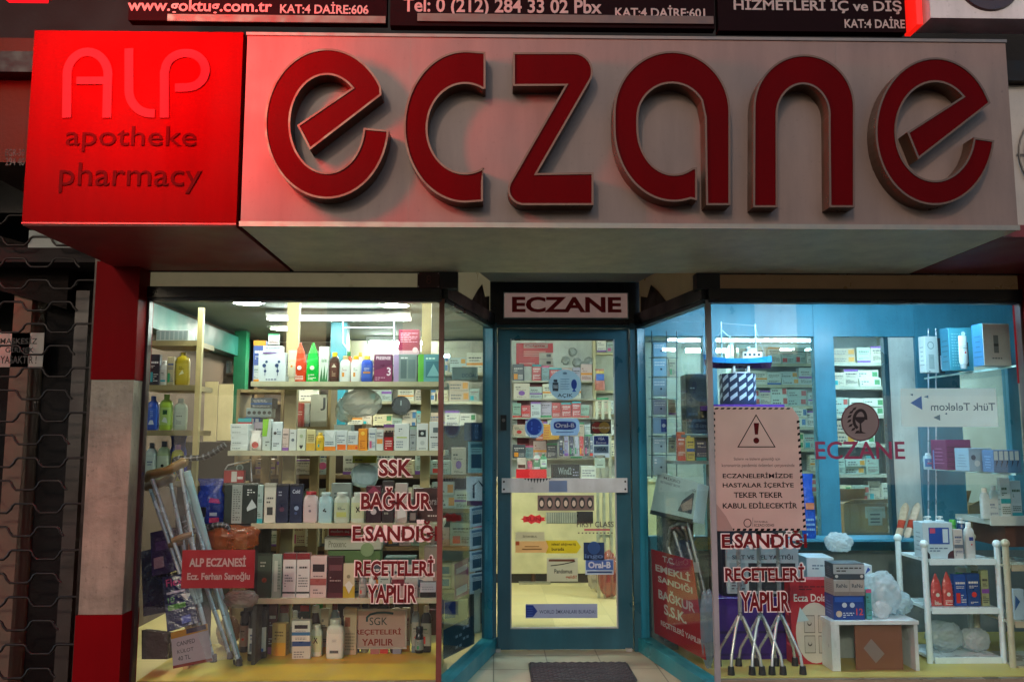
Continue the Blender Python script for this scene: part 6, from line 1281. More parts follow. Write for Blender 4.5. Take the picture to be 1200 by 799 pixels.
goods([(1014, 1021, 690, 'box', '#4fa0a0', {'d': .1}, 'narrow turquoise carton beside the stack'), (1019, 1064, 672, 'crum', '#e2f0f4', {'d': .22, 'n': 'plastic_bag'}, 'big crumpled clear bag of pale blue things'), (1024, 1046, 704, 'crum', '#eef4f6', {'d': .05, 'dy': -.0, 'n': 'plastic_bag'}, 'small white bag in front of the big clear one'), (1045, 1075, 694, 'crum', '#c4dde6', {'dy': .06, 'd': .16, 'n': 'plastic_bag'}, 'blue grey clear bag at the right end')], ZW, YW+.03, 'on the white cabinet')
goods([(946, 978, 653, 'box', '#b9cbd4', {'z': PZ+.001, 'd': .2, 'pr': [('L', .2, .88, .8, .94, 2, '#5a7088'), ('T', 'B', .7, .86, .8, .93, '#345')]}, 'tall white carton behind the red cabinet carton'), (1012, 1022, 662, 'box', '#c0ccd4', {'z': PZ+.001, 'd': .1, 'pr': [('P', [(.1, .9), (.8, .95), (.5, .98)], '#2a4a9c')]}, 'tall white carton with a blue mark behind the stack')], PZ, 5.12, 'in the right window')
zt2 = span(0, 1, 653, PZ, 5.12)[2]+PZ
t = tag(crumple('plastic_bag', (.085, .06, .06), '#e4f2f6', None, 41), 'white bundle with printed wrap on the tall white carton', 'bundle'); t.location = (at(985, 660, 5.2).x, 5.22, zt2+.003)
# blue pack by the poster, on the partition sill
goods([(940, 956, 555, 'pouch', '#1d52b8', {'z': at(948, 630, 5.6).z, 'dy': 0, 'spike': False, 'd': .08, 'pr': [('R', .1, .9, .9, 1.1, '#c47a5a'), ('L', .1, .1, .9, .7, 4, '#7fb0e0')]}, 'blue pack leaning against the partition')], 0, 5.55, 'at the right edge of the poster')
t = thing('sill_board', at(950, 632, 5.6), 'narrow pale board fixed along the foot of the partition panes', 'shelf'); a = at(852, 632, 5.52); b = at(1075, 632, 5.52); MB().box((a.x, 5.52, a.z-.015), (b.x, 5.745, a.z), '#3f93b4').build('board', 'paint', t, t.location)
# insoles leaning on the white panel
for k, (x0, x1, c, s) in enumerate(((1052, 1064, '#b9a890', 'left'), (1062, 1076, '#c9bca8', 'right'))):
    zb = at(1060, 631, 5.6).z; p = at(x0, 631, 5.62); q = at(x1-2+k*2, 590, 5.72); t = thing('insole', (p.x, 5.62, zb), s+' one of two leaning shoe insoles by the white panel', 'insole'); L_ = q-p
    mb = MB(); mb.loft([(L_.length*s_, .028*w_, .012) for s_, w_ in ((0, .5), (.08, .85), (.3, .75), (.6, .95), (.85, 1), (.95, .7), (1, .3))], c, 16, 2); 
    mb.loft([(L_.length*s_, .029*w_, .0125) for s_, w_ in ((.28, .75), (.4, .82), (.5, .88))], '#a5402f', 16, 2)
    ob = mb.build('sole', 'fabric', t); ob.rotation_euler = L_.to_track_quat('Z', 'Y').to_euler()

# ---- corner shelves of glass
def gshelf(py0, py1, label, tray=False):
    z = at(1090, py0, 5.45).z; t = thing('glass_shelf', (3.0, 5.1, z), label, 'shelf'); o = t.location
    MB().prism([(at(1085, py0, 5.7).x, 5.72, z-.01), (3.25, 5.72, z-.01), (3.25, 4.72, z-.01), (at(1195, py1, 4.72).x-.02, 4.72, z-.01)], (0, 0, .009), '#bfe0e0').build('pane', 'cleanglass', t, o)
    mb = MB(); mb.prism([(at(1085, py0, 5.7).x-.004, 5.72, z-.012), (at(1195, py1, 4.72).x-.024, 4.72, z-.012), (at(1195, py1, 4.72).x-.0205, 4.72, z-.012), (at(1085, py0, 5.7).x-.0005, 5.72, z-.012)], (0, 0, .012), '#b9e2e0'); mb.build('polished_edge', 'plastic', t, o)
    return z
zA = gshelf(439, 426, 'upper glass corner shelf at the right of the window')
zB = gshelf(549, 555, 'lower glass corner shelf carrying purple and blue goods')
t = thing('shelf_rod', at(1090, 620, 5.66), 'pair of thin chromed rods carrying the glass corner shelves', 'rod'); mb = MB()
for px in (1088, 1097): mb.tube([at(px, 640, 5.66), at(px, 385, 5.66)], .005, '#bcd', 8)
mb.build('rod', 'chrome', t, t.location)
goods([(1080, 1099, 394, 'box', '#b5c4c4', {'dy': .3, 'pr': [('D', .45, .75, .25, '#7f9494'), ('D', .45, .75, .19, '#b5c4c4'), ('R', .25, .1, .65, .5, '#8fa2a2'), ('L', .2, .02, .8, .08, 1, '#455')], 'rz': .25}, 'pale carton with embossed ring drawing'),
 (1099, 1106, 396, 'box', '#27343c', {'dy': .32, 'pr': [('R', .2, .1, .8, .5, '#9ab')]}, 'thin dark carton beside the pale one'),
 (1109, 1139, 384, 'box', '#3f93a8', {'dy': .12, 'rz': .1, 'pr': [('D', .62, .86, .09, '#bfe0e4'), ('R', .58, .1, .8, .66, '#1f3038'), ('L', .1, .1, .5, .9, 12, '#6fb4c4')], 'side': '#2b6f88'}, 'teal patterned carton'),
 (1124, 1134, 393, 'tube', '#c2ced0', {'dy': -.02, 'cap': '#9aa8ac', 'label': '#a9b6ba'}, 'white and silver tube before the teal carton'),
 (1148, 1183, 379, 'box', '#c4ced0', {'dy': -.22, 'rz': .12, 'side': '#2f6f9c', 'pr': [('R', .38, .3, .56, .72, '#6f7f84'), ('R', .38, .46, .56, .52, '#3a474c'), ('L', .3, .16, .7, .22, 1, '#567')]}, 'large white carton picturing a grey bottle')], zA+.001, 5.0, 'on the upper glass shelf')
goods([(1083, 1094, 530, 'flat', '#a9c9d4', {'dy': .36, 'cap': '#cfe4ea', 'label': '#3f78b0'}, 'pale blue white jar'), (1094, 1106, 527, 'box', '#5f86c4', {'dy': .3}, 'violet blue carton'),
 (1106, 1137, 515, 'box', '#6a1f58', {'dy': .18, 'd': .16, 'pr': [('R', 0, .1+.16*i, 1, .12+.16*i, '#4a1440') for i in range(5)]+[('T', 'Beauty', .5, .03, .95, .1, '#d9b8cc')], 'rz': .08}, 'purple ribbed carton'),
 (1131, 1162, 525, 'box', '#86a9c0', {'dy': -.06, 'rz': .15, 'd': .12, 'pr': [('D', .2, .6, .1, '#33506a'), ('D', .35, .35, .12, '#b5cbd6'), ('R', .55, .1, .95, .45, '#2f62a4')]}, 'pale blue tub'),
 (1164, 1196, 527, 'box', '#3f6f9c', {'dy': -.24, 'd': .12, 'pr': [('R', .02+.19*i, .55, .16+.19*i, .95, '#9fb9c8') for i in range(5)]+[('P', [(.05+.19*i, .2), (.15+.19*i, .5), (.1+.19*i, .55)], '#1d3450') for i in range(5)]}, 'row of blue lidded tubs packed as one')], zB+.001, 5.0, 'on the lower glass shelf')
# sloping tray
TA = [at(1139, 600, 5.2), at(1178, 614, 4.9), at(1200, 577, 4.95), at(1163, 575, 5.3)]
t = thing('product_tray', TA[0], 'tilted pale tray of white bottles at the right edge of the window', 'tray'); o = t.location; mb = MB(); zt_ = at(1160, 606, 5.1).z
x0 = at(1140, 600, 5.15).x; x1 = 3.22; mb.box((x0, 4.98, zt_-.03), (x1, 5.35, zt_), '#b0b8b0'); mb.box((x0, 4.965, zt_-.035), (x1, 4.979, zt_+.02), '#c4ccc4'); mb.build('tray', 'wood', t, o)
mb = MB(); mb.box((x0+.1, 5.0, zt_-.16), (x1, 5.34, zt_-.031), '#5a3a2c'); mb.build('base', 'wood', t, o)
goods([(1149, 1160, 571, 'flat', '#c4d2d4', {}, 'first white bottle'), (1160, 1171, 568, 'flat', '#c9d5d6', {'dy': .1}, 'second white bottle'), (1158, 1170, 585, 'box', '#c2cccc', {'dy': -.0}, 'short white carton in front'), (1171, 1183, 560, 'box', '#ccd6d6', {'dy': .06}, 'tall white carton'), (1183, 1196, 563, 'box', '#c2ced0', {'dy': .06}, 'tall bluish white carton at the end')], zt_+.001, 5.0, 'on the tilted tray')
# white plastic racks with round finials
def plastic_rack(px0, px1, Y0, Y1, ytop, label, c='#d3e6ea', tiers=((655, .02), (712, .02), (770, .02))):
    a = at(px0, 700, Y0); b = at(px1, 700, Y0); t = thing('plastic_rack', ((a.x+b.x)/2, Y0, PZ), label, 'rack'); o = t.location; zt = at(px0, ytop, Y0).z
    for x in (a.x, b.x):
        for y in (Y0, Y1):
            mb = MB(); mb.tube([(x, y, PZ), (x, y, zt)], .017, c, 12); r = .024
            mb.loft([(zt+r*(1-math.cos(k))-.006, max(.001, r*math.sin(k)), max(.001, r*math.sin(k))) for k in [PI*i/8 for i in range(9)]], c, 14, 2, (x, y, 0)); mb.build('leg', 'plastic', t, o)
    zs = []
    for py, th in tiers:
        z = at(px0, py, Y0).z; zs.append(z); mb = MB(); mb.box((a.x+.01, Y0-.005, z-.016), (b.x-.01, Y1, z), c)
        mb.box((a.x+.021, Y0-.018, z-.03), (b.x-.021, Y0-.0055, z+.004), c); mb.build('tray', 'plastic', t, o)
    return zs
zr = plastic_rack(1086, 1172, 4.96, 5.28, 641, 'white plastic three tier rack with round knobs in the right window')
zq = plastic_rack(1182, 1270, 4.86, 5.2, 640, 'second white plastic rack cut off by the right edge of the photo', '#b5b49c', ((662, .02), (728, .02), (780, .02)))
goods([(1081, 1116, 612, 'box', '#b5cbd4', {'dy': .0, 'd': .12, 'pr': [('R', .2, .4, .88, .86, '#1f4a9c'), ('R', .24, .7, .42, .84, '#b84a6a'), ('R', .66, .44, .84, .82, '#b9d0dc'), ('P', [(0, 0), (.22, 0), (.2, .12), (.12, .2), (0, .24)], '#2a2e34'), ('P', [(.78, 0), (1, 0), (1, .24), (.88, .2), (.8, .12)], '#44262c'), ('L', .2, .2, .8, .34, 2, '#5a7088')]}, 'white gift carton with blue window'), (1117, 1128, 620, 'box', '#b8b4b0', {'dy': -.01}, 'plain pale carton'), (1130, 1142, 611, 'flat', '#c2c6c4', {'dy': -.0, 'cap': '#dfe6e6', 'label': '#b9bcbc', 'pr': [('D', .6, .5, .14, '#b8323a'), ('R', .2, .72, .9, .92, '#2a3f8c')]}, 'white bottle with a red dot'),
 (1083, 1094, 604, 'pump', '#b9ccd2', {'dy': .15, 'cap': '#cfdfe4'}, 'white pump bottle left behind the gift carton'), (1097, 1108, 604, 'pump', '#b9ccd2', {'dy': .17, 'cap': '#cfdfe4'}, 'white pump bottle right behind the gift carton'), (1113, 1122, 608, 'round', '#3f8a4a', {'dy': .2, 'cap': '#4fb04a'}, 'green bottle behind the pale carton'), (1122, 1133, 606, 'pump', '#26456a', {'dy': .2, 'cap': '#c4d2d6'}, 'navy pump bottle behind the white one')], zr[0]+.001, 4.98, 'on top of the white plastic rack')
goods([(1091, 1104, 672, 'pouch', '#c24a48', {'spike': True}, 'left red refill pouch'), (1104, 1117, 670, 'pouch', '#c0504c', {'spike': True}, 'right red refill pouch'), (1117, 1132, 673, 'box', '#1f4a94', {}, 'left blue carton'), (1132, 1148, 672, 'box', '#1d447f', {}, 'right blue carton'), (1149, 1158, 668, 'box', '#8f9a70', {}, 'narrow olive carton'), (1120, 1135, 664, 'round', '#4f9a3c', {'dy': .18}, 'green bottle at the back'), (1138, 1148, 662, 'round', '#8a8a4c', {'dy': .18}, 'olive bottle at the back')], zr[1]+.001, 5.0, 'on the middle tier of the white rack')
goods([(1092, 1135, 730, 'crum', '#c9dce2', {'d': .16, 'n': 'plastic_bag'}, 'clear grey bag at the left'), (1133, 1166, 738, 'crum', '#d9e6ea', {'d': .14, 'n': 'plastic_bag'}, 'clear pale bag at the right')], zr[2]+.001, 5.02, 'on the bottom tier of the white rack')
goods([(1186, 1200, 690, 'box', '#a9c4d4', {'pr': [('P', [(.1, .3), (.6, .6), (.2, .8)], '#2a5a94')]}, 'white carton with blue leaf'), (1184, 1205, 752, 'crum', '#6a5a4c', {'n': 'plastic_bag'}, 'brownish bag')], zq[1]+.001, 4.9, 'on the second white rack')

# ================================================================== the shop behind
TEMPL = {}
def templ(kind, i):
    k = (kind, i)
    if k in TEMPL: return TEMPL[k]
    cs = ['#c9c7b2', '#b9c2b4', '#cfc49c', '#a9b8b0', '#c4b8a4', '#9fb0a4', '#d2cfc0', '#b3a088']
    if kind == 'box': ob = carton('medicine_box', .1, .13, .1, cs[i % 8], None, 900+i)
    elif kind == 'stack':
        ob = carton('medicine_box', .13, .045, .1, cs[i % 8], [('L', .08, .2, .6, .8, 2, '#555'), ('R', .7, .2, .95, .8, ['#3f6f9c', '#a8443c', '#4f8a5a', '#c98a2c'][i % 4])], 930+i)
    elif kind == 'pack': ob = carton('hanging_pack', .08, .16, .02, ['#b9c2c0', '#8fb09c', '#a8a0b0', '#c2a8a0', '#6f8f94', '#4a4f58', '#b5484c', '#c9c4b4'][i % 8], None, 960+i)
    TEMPL[k] = [ob, False]; return TEMPL[k]
CN = ['cream white', 'pale green', 'straw yellow', 'grey green', 'beige', 'sage green', 'off white', 'tan']
def fill(px0, px1, py, Y, where, group, kinds, rng, hmin, hmax, gap=.004, skip=.06):
    """copies of a few boxes side by side along a shelf at height of pixel row py"""
    z = at(600, py, SY0 if 'second row' in group else Y).z+.001; x = at(px0, py, Y).x; xe = at(px1, py, Y).x
    while x < xe-.06:
        k = rng.choice(kinds); i = rng.randrange(24); tm = templ(k, i); ob = tm[0]
        me = ob.data; w0, h0 = {'box': (.1, .13), 'stack': (.13, .045), 'pack': (.08, .16)}[k]
        hh = rng.uniform(hmin, hmax) if k != 'stack' else rng.uniform(.065, .105); ww = rng.uniform(.95, 1.75)*w0
        if x+ww > xe: break
        if rng.random() < skip: x += ww*.6; continue
        if tm[1]: ob = ob.copy(); col.objects.link(ob)
        tm[1] = True
        n = 1 if k != 'stack' else 2; zz = z
        for j in range(n):
            q = ob if j == 0 else ob.copy()
            if j: col.objects.link(q)
            q.location = (x+ww/2, Y+.06+rng.uniform(0, .05), zz); q.scale = (ww/w0, 1, hh/h0); q.rotation_euler.z = rng.choice((.04, .05, .06, .2))*rng.uniform(-1, 1)
            what = {'box': 'upright medicine carton', 'stack': 'flat medicine carton in a pile', 'pack': 'hanging card pack'}[k]
            colr = CN[i % 8] if k != 'pack' else ['grey white', 'sea green', 'mauve', 'pinkish', 'grey teal', 'charcoal', 'red', 'ivory'][i % 8]
            tag(q, '%s %s %s' % (colr, what, where), 'box' if k != 'pack' else 'pack', group); zz += hh+.001
        x += ww+gap
def shelving(name, px0, px1, Y, rows, label, c, back, dep=.3, z0=None):
    a = at(px0, 500, Y).x; b = at(px1, 500, Y).x; t = thing(name, ((a+b)/2, Y+dep/2, 0), label, 'shelving'); o = t.location
    for py in rows: z = at(600, py, Y).z; MB().box((a, Y+.01, z-.028), (b, Y+dep, z), c).build('shelf', 'wood', t, o)
    top = at(600, rows[0], Y).z+.36; top = min(top, ZC-.02)
    for x in (a-.03, b): MB().box((x, Y, -.003), (x+.029, Y+dep, top), c).build('side_panel', 'wood', t, o)
    MB().box((a, Y+dep, -.003), (b, Y+dep+.02, top), back).build('back_panel', 'wood', t, o)
rng = random.Random(77)
RL = [436, 470, 504, 539, 575, 612]
shelving('wall_shelving', 404, 575, 8.7, RL, 'pale shelving of medicine along the back wall behind the left window', '#c4bd9c', '#b3ae98')
for i, py in enumerate(RL):
    fill(406, 574, py, 8.7, 'on the rear shelves behind the left window', 'medicine on the rear shelves behind the left window', ['box', 'box', 'stack'] if i % 2 else ['box', 'stack'], rng, .12, .22)
shelving('wall_shelving', 300, 384, 8.9, [432, 470, 520, 570], 'dark wooden shelving at the back left behind the cream window shelves', '#8a6f4c', '#57493c')
for py in (432, 470, 520): fill(304, 384, py, 8.9, 'on the dark shelves at the back left', 'medicine on the dark rear shelves', ['box', 'stack'], rng, .1, .18, skip=.2)
LS = [556, 596, 640, 690, 742]
for x0, x1, Y, nm in ((296, 424, 6.15, 'left'), (430, 568, 6.3, 'right')):
    shelving('stock_shelving', x0, x1, Y, LS, 'low dark stock shelving behind the window shelves, %s of two' % nm, '#7a6240', '#3f3022', .28)
    for i, py in enumerate(LS[:4]):
        fill(x0+2, x1-1, py, Y, 'on the low %s stock shelving' % nm, 'goods on the low %s stock shelving' % nm, [['box'], ['box', 'stack'], ['pack', 'box'], ['box', 'stack'], ['box', 'pack']][i], rng, .1, .2, .004, .05)
# second rows of goods standing behind the front rows of the window shelves
for i, (z, (p0, p1)) in enumerate(zip(SZ, XR)):
    fill(p0+6, p1-4, [447, 528, 613, 701][i]-.35, SY0+.14, 'in the second row of the %s window shelf' % NAMES[i], 'second row goods of the window shelves', ['box', 'pack'], rng, .09, .2, .005, .18) if i in (1, 2, 3) else None
t = thing('wall_shelf', at(255, 436, 8.3), 'single dark wall shelf high at the back left carrying three cartons', 'shelf'); a = at(243, 437, 8.3); b = at(274, 437, 8.3); MB().box((a.x-.1, 8.3, a.z-.02), (b.x, 8.6, a.z), '#5a4a3a').build('board', 'wood', t, t.location)
goods([(232, 255, 420, 'box', '#9a8a70', {}, 'long tan carton'), (256, 270, 423, 'box', '#7f8a88', {}, 'grey carton')], a.z+.001, 8.31, 'on the high dark wall shelf')
goods([(245, 254, 424, 'box', '#8f5a44', {'dy': .16}, 'reddish carton at the back')], a.z+.001, 8.31, 'on the high dark wall shelf')
# small side shelf just behind the window shelves
t = thing('wall_shelf', at(305, 455, 5.6), 'short cream shelf with sloping front just below the top window shelf', 'shelf'); o = t.location
a = at(282, 456, 5.5); b = at(330, 456, 5.5); zz = at(300, 500, 5.5).z
MB().box((a.x, 5.5, a.z-.02), (b.x, 5.75, a.z), '#b0976a').build('board', 'wood', t, o); MB().box((a.x, 5.5, zz-.02), (b.x, 5.75, zz), '#a38c60').build('board', 'wood', t, o)
for x in (a.x-.02, b.x): MB().box((x, 5.49, PZ), (x+.019, 5.76, a.z), '#9a8258').build('side_panel', 'wood', t, o)
goods([(286, 306, 489, 'box', '#1f4a90', {'d': .12, 'pr': [('R', .1+.3*i, .15, .3+.3*i, .85, '#c9d2da') for i in range(3)]}, 'blue carton with white squares, lowest of the pile')], zz+.001, 5.52, 'on the short cream shelf')
z2 = zz+span(286, 306, 489, zz, 5.52)[2]+.001
goods([(288, 318, 478, 'box', '#9aa6a4', {'d': .12, 'pr': [('D', .12+.2*i, .5, .07, '#444') for i in range(5)]}, 'grey carton with dark dots in the pile')], z2, 5.53, 'on the short cream shelf'); z2 += span(288, 318, 478, z2, 5.53)[2]+.001
goods([(294, 320, 466, 'box', '#5a646c', {'d': .12}, 'slate carton topping the pile')], z2, 5.53, 'on the short cream shelf')
t = thing('wall_shelf', at(360, 498, 5.6), 'second short cream shelf left of the blue green post', 'shelf'); o = t.location; a = at(340, 500, 5.55); b = at(384, 500, 5.55)
MB().box((a.x, 5.55, a.z-.02), (b.x, 5.75, a.z), '#a38c60').build('board', 'wood', t, o)
for x in (a.x-.02, b.x): MB().box((x, 5.54, PZ), (x+.019, 5.76, a.z+.35), '#9a8258').build('side_panel', 'wood', t, o)
goods([(344, 356, 472, 'box', '#b0443c', {'pr': [('L', .1, .3, .9, .7, 4, '#d9b8a8')]}, 'brick red carton'), (356, 363, 472, 'tube', '#c4c4bc', {'cap': '#aab'}, 'white tube'), (364, 384, 462, 'box', '#bdb9a8', {'pr': [('T', 'J', .6, .5, .9, .9, '#444')]}, 'pale carton with large initial')], a.z+.001, 5.57, 'on the second short cream shelf')
# hanging wall with a round clock behind the right of the left window
t = thing('wall_clock', at(470, 475, 8.62), 'round black wall clock before the rear shelves', 'clock'); o = t.location; mb = MB(); mb.disc((0, 0, 0), X*.09, Z*.09, '#15171a', 28)
mb = MB(); c = t.location; mb.tube([c+Vector((0, .03, 0)), c+Vector((0, -.01, 0))], .095, '#141618', 28); mb.build('case', 'plastic', t, o); mb = MB(); mb.disc(c+Vector((0, -.0108, 0)), X*.07, Z*.07, '#23282c', 28); mb.quad(c+Vector((-.004, -.0115, 0)), c+Vector((.004, -.0115, 0)), c+Vector((.004, -.0115, .05)), c+Vector((-.004, -.0115, .05)), '#9aa'); mb.build('dial', 'card', t, o)
MB().tube([c+Vector((0, .03, .05)), c+Vector((0, .12, .05))], .01, '#222', 8).build('bracket', 'iron', t, o)

# ---- seen through the door: wall display, counter, stand
BY = 9.05
a = at(599, 560, BY); b = at(696, 402, BY)
t = thing('product_wall', ((a.x+b.x)/2, BY, 0), 'white product wall with shelves behind the counter, seen through the door', 'display wall'); o = t.location
MB().box((a.x, BY, -.003), (b.x, BY+.05, ZC-.01), '#b9bdb2').build('board', 'paint', t, o)
PWR = [446, 467, 489, 511, 537]
for py in PWR: MB().box((a.x+.01, BY-.14, at(600, py, BY-.14).z-.015), (b.x-.01, BY-.0005, at(600, py, BY-.14).z), '#a9a690').build('shelf', 'paint', t, o)
MB().box((at(606, 500, BY).x, BY-.012, at(600, 530, BY).z), (at(641, 500, BY).x, BY-.0008, at(600, 446, BY).z), '#7a1a20').build('red_back', 'paint', t, o)
for i, py in enumerate(PWR):
    fill(601, 696, py, BY-.15, 'on the white product wall behind the counter', 'packs on the product wall', [['pack'], ['pack', 'box'], ['pack'], ['pack', 'box'], ['box', 'pack']][i], rng, .12, .18, .003, .04)
def colg(mb, P): R_(mb, P, .2, .78, .86, .96, '#c9b4ac'); T(mb, P, 'Colgate', .24, .81, .78, .93, '#a8141c', 3, .03); [R_(mb, P, .2, .6-.09*i, .8-.06*i, .65-.09*i, '#d9a8a0', 2) for i in range(3)]; R_(mb, P, .62, .02, 1, .58, '#c4c2b4', 3); R_(mb, P, .62, .29, 1, .31, '#777', 4); R_(mb, P, .82, .4, .94, .52, '#333', 4); R_(mb, P, .82, .1, .94, .22, '#333', 4); R_(mb, P, .08, .1, .5, .14, '#d9a8a0', 2)
glass_sign(605, 402, 648, 429, BY-.02, 'red product sign at the top left of the white product wall', colg, '#a8101a', 'card', 'product_sign', 'sign', .012)
for i, (px, py, r) in enumerate(((671, 412, .045), (676, 425, .05), (683, 428, .045), (663, 422, .045), (690, 424, .05))):
    t = tag(crumple('clear_packet', (r, .04, r), '#c4ccc8', None, 60+i), ['uppermost', 'middle', 'lower right', 'lower left', 'rightmost'][i]+' clear packet hanging high on the product wall', 'packet', 'clear packets on the product wall'); t.location = at(px, py+5, BY-.06)
# right of it: wall shelves and the green board
a = at(697, 447, BY); b = at(724, 415, BY); t = thing('green_board', ((a.x+b.x)/2, BY, a.z), 'plain green board on the back wall right of the product wall', 'board')
MB().box((a.x+.005, BY+.05, a.z), (b.x+.3, BY+.07, b.z), '#1c7a58').build('board', 'paint', t, t.location)
shelving('wall_shelving', 699, 752, 8.95, [412, 457, 485, 510, 535], 'pale shelving in the corner right of the product wall', '#c2b88c', '#a8a890', .09)
for py in (412, 485, 510, 535): fill(700, 750, py, 8.85, 'on the shelves under the green board', 'medicine on the corner shelves', ['box', 'stack'], rng, .1, .17)
goods([(697, 709, 432, 'pouch', '#c47a6a', {'z': at(700, 457, 8.8).z, 'spike': False, 'pr': [('R', 0, .9, 1, 1.5, '#2a5ab0'), ('R', 0, 1.55, 1, 1.8, '#c9b040')]}, 'pink blue and yellow pack hanging')], 0, 8.8, 'before the green board')
# counter
CY = 8.35; a = at(599, 561, CY); b = at(752, 561, CY); zc = a.z
t = thing('sales_counter', ((a.x+b.x)/2, CY+.25, 0), 'cream sales counter across the back of the shop', 'counter'); o = t.location
MB().box((a.x-.5, CY, .09), (b.x+.2, CY+.5, zc-.03), '#cdbf8c').build('front', 'wood', t, o); MB().box((a.x-.52, CY-.03, zc-.0295), (b.x+.22, CY+.52, zc), '#d4c9a0').build('top', 'wood', t, o); MB().box((a.x-.49, CY+.05, -.003), (b.x+.19, CY+.49, .0895), '#3a3024').build('plinth', 'wood', t, o)
mb = MB(); Yk = CY-.004; p = at(630, 598, Yk); q = at(696, 580, Yk); mb.box((p.x, Yk, p.z), (q.x, CY-.0005, q.z), '#6a4a48')
for i in range(7):
    x = p.x+(q.x-p.x)*(i+.5)/7; zc2 = (p.z+q.z)/2; mb.disc((x, Yk-.0006, zc2), X*.03, Z*.055, '#1c1416', 14); mb.disc((x, Yk-.0012, zc2-.005), X*.018, Z*.03, '#b9968a', 14)
tag(mb.build('picture_strip', 'card', t, o), 'strip of seven small portrait pictures')
mb = MB(); p = at(640, 613, Yk); q = at(677, 600, Yk); mb.box((p.x, Yk, p.z), (q.x, CY-.0005, q.z), '#8f8e80')
for i in range(14): mb.box((p.x+(q.x-p.x)*i/14, Yk-.003, p.z+.004), (p.x+(q.x-p.x)*i/14+.012, Yk-.0005, q.z-.004), '#b5b2a0')
mb.build('grille', 'alu', t, o)
p = at(676, 613, Yk); q = at(695, 599, Yk); MB().box((p.x, Yk, p.z), (q.x, CY-.0005, q.z), '#2c2424').build('poster', 'card', t, o)
goods([(605, 641, 550, 'box', '#c0101a', {'d': .2, 'n': 'tray', 'cat': 'tray', 'pr': []}, 'flat bright red tray'), (647, 679, 544, 'box', '#1d2024', {'d': .14, 'dy': -.01, 'pr': [('T', 'Wind2', .2, .3, .7, .8, '#7f8a88'), ('L', .75, .2, .95, .8, 3, '#889')]}, 'long black carton'), (681, 700, 546, 'box', '#b9bdae', {'d': .2, 'pr': [('L', .1, .2, .9, .8, 3, '#667')]}, 'pile of white papers in a box')], zc+.001, CY+.02, 'on the cream counter')
zt = zc+span(605, 641, 550, zc, CY+.02)[2]+.002
goods([(606, 617, 536, 'box', '#b5a89c', {'pr': [('R', .1, .1, .9, .4, '#4a2a24')]}, 'pale carton with a brown foot'), (618, 624, 540, 'box', '#c46a70', {}, 'small pink carton'), (625, 633, 530, 'flat', '#b9c2bc', {'cap': '#8f9a94', 'label': '#4a7a5c'}, 'grey bottle'), (633, 641, 531, 'flat', '#2f7a50', {'cap': '#1f5a3a', 'label': '#b5c9b8'}, 'green bottle')], zt, CY+.06, 'standing on the red tray')
goods([(636, 656, 497, 'box', '#b9861c', {'z': at(640, 515, 8.7).z, 'd': .1, 'pr': [('R', .5, .3, .95, .6, '#d9cfb0'), ('L', .1, .1, .4, .9, 5, '#a8441c')]}, 'amber carton hanging before the product wall'), (628, 637, 493, 'box', '#a84a24', {'z': at(640, 516, 8.7).z, 'd': .08}, 'rust red carton hanging before the product wall')], 0, 8.72, 'seen left of the pale blue door sticker')
for i in range(8):
    px = 655+6*i; goods([(px, px+5, 511, 'box', ['#2b3040', '#8f8fa8', '#3a3f58', '#a9a9b4', '#b5444a', '#31384a', '#5a6a7c', '#8a98a4'][i], {'z': at(px, 534, 8.66).z, 'd': .02, 'n': 'toothbrush_pack', 'cat': 'pack'}, ['black', 'lilac', 'navy', 'silver', 'red', 'slate', 'steel blue', 'grey blue'][i]+' slim pack of the hanging row')], 0, 8.66, 'just above the counter')
# stand with a round foot
p = atz(625, 682, 0); t = thing('queue_post', (p.x, p.y, 0), 'slim brown metal post on a flat plate before the counter', 'post'); o = t.location
MB().tube([(p.x, p.y, .012), (p.x, p.y, at(625, 578, p.y).z)], .024, '#6a4a34', 14).build('pole', 'iron', t, o)
MB().box((p.x-.14, p.y-.1, -.003), (p.x+.16, p.y+.1, .0115), '#b0a684').build('base_plate', 'alu', t, o)
MB().box((p.x-.08, p.y-.02, at(625, 578, p.y).z+.0005), (p.x+.1, p.y+.02, at(625, 578, p.y).z+.02), '#555').build('top_plate', 'iron', t, o)
p = atz(716, 703, 0); t = tag(crumple('shopping_bag', (.1, .1, .2), '#b04038', None, 71), 'red and white carrier bag standing on the shop floor by the door', 'bag'); t.location = (p.x, p.y+.12, .0)
t = tag(crumple('shopping_bag', (.09, .08, .2), '#c4b8a0', None, 72), 'pale clear carrier bag beside the red one on the shop floor', 'bag'); p = atz(701, 695, 0); t.location = (p.x, p.y+.1, 0)
mb = MB(); t = thing('display_rack', at(710, 600, 7.6), 'pale upright metal display frame by the right edge of the door glass', 'rack'); o = t.location
for px in (701, 708, 716): q = at(px, 630, 7.6); mb.box((q.x-.012, 7.58, 0), (q.x+.012, 7.61, at(px, 470, 7.6).z), '#b5b296')
for py in (480, 560, 628): p = at(701, py, 7.6); q = at(716, py, 7.6); mb.box((p.x-.012, 7.6105, p.z-.012), (q.x+.012, 7.63, p.z+.012), '#b5b296')
mb.build('rail', 'alu', t, o)

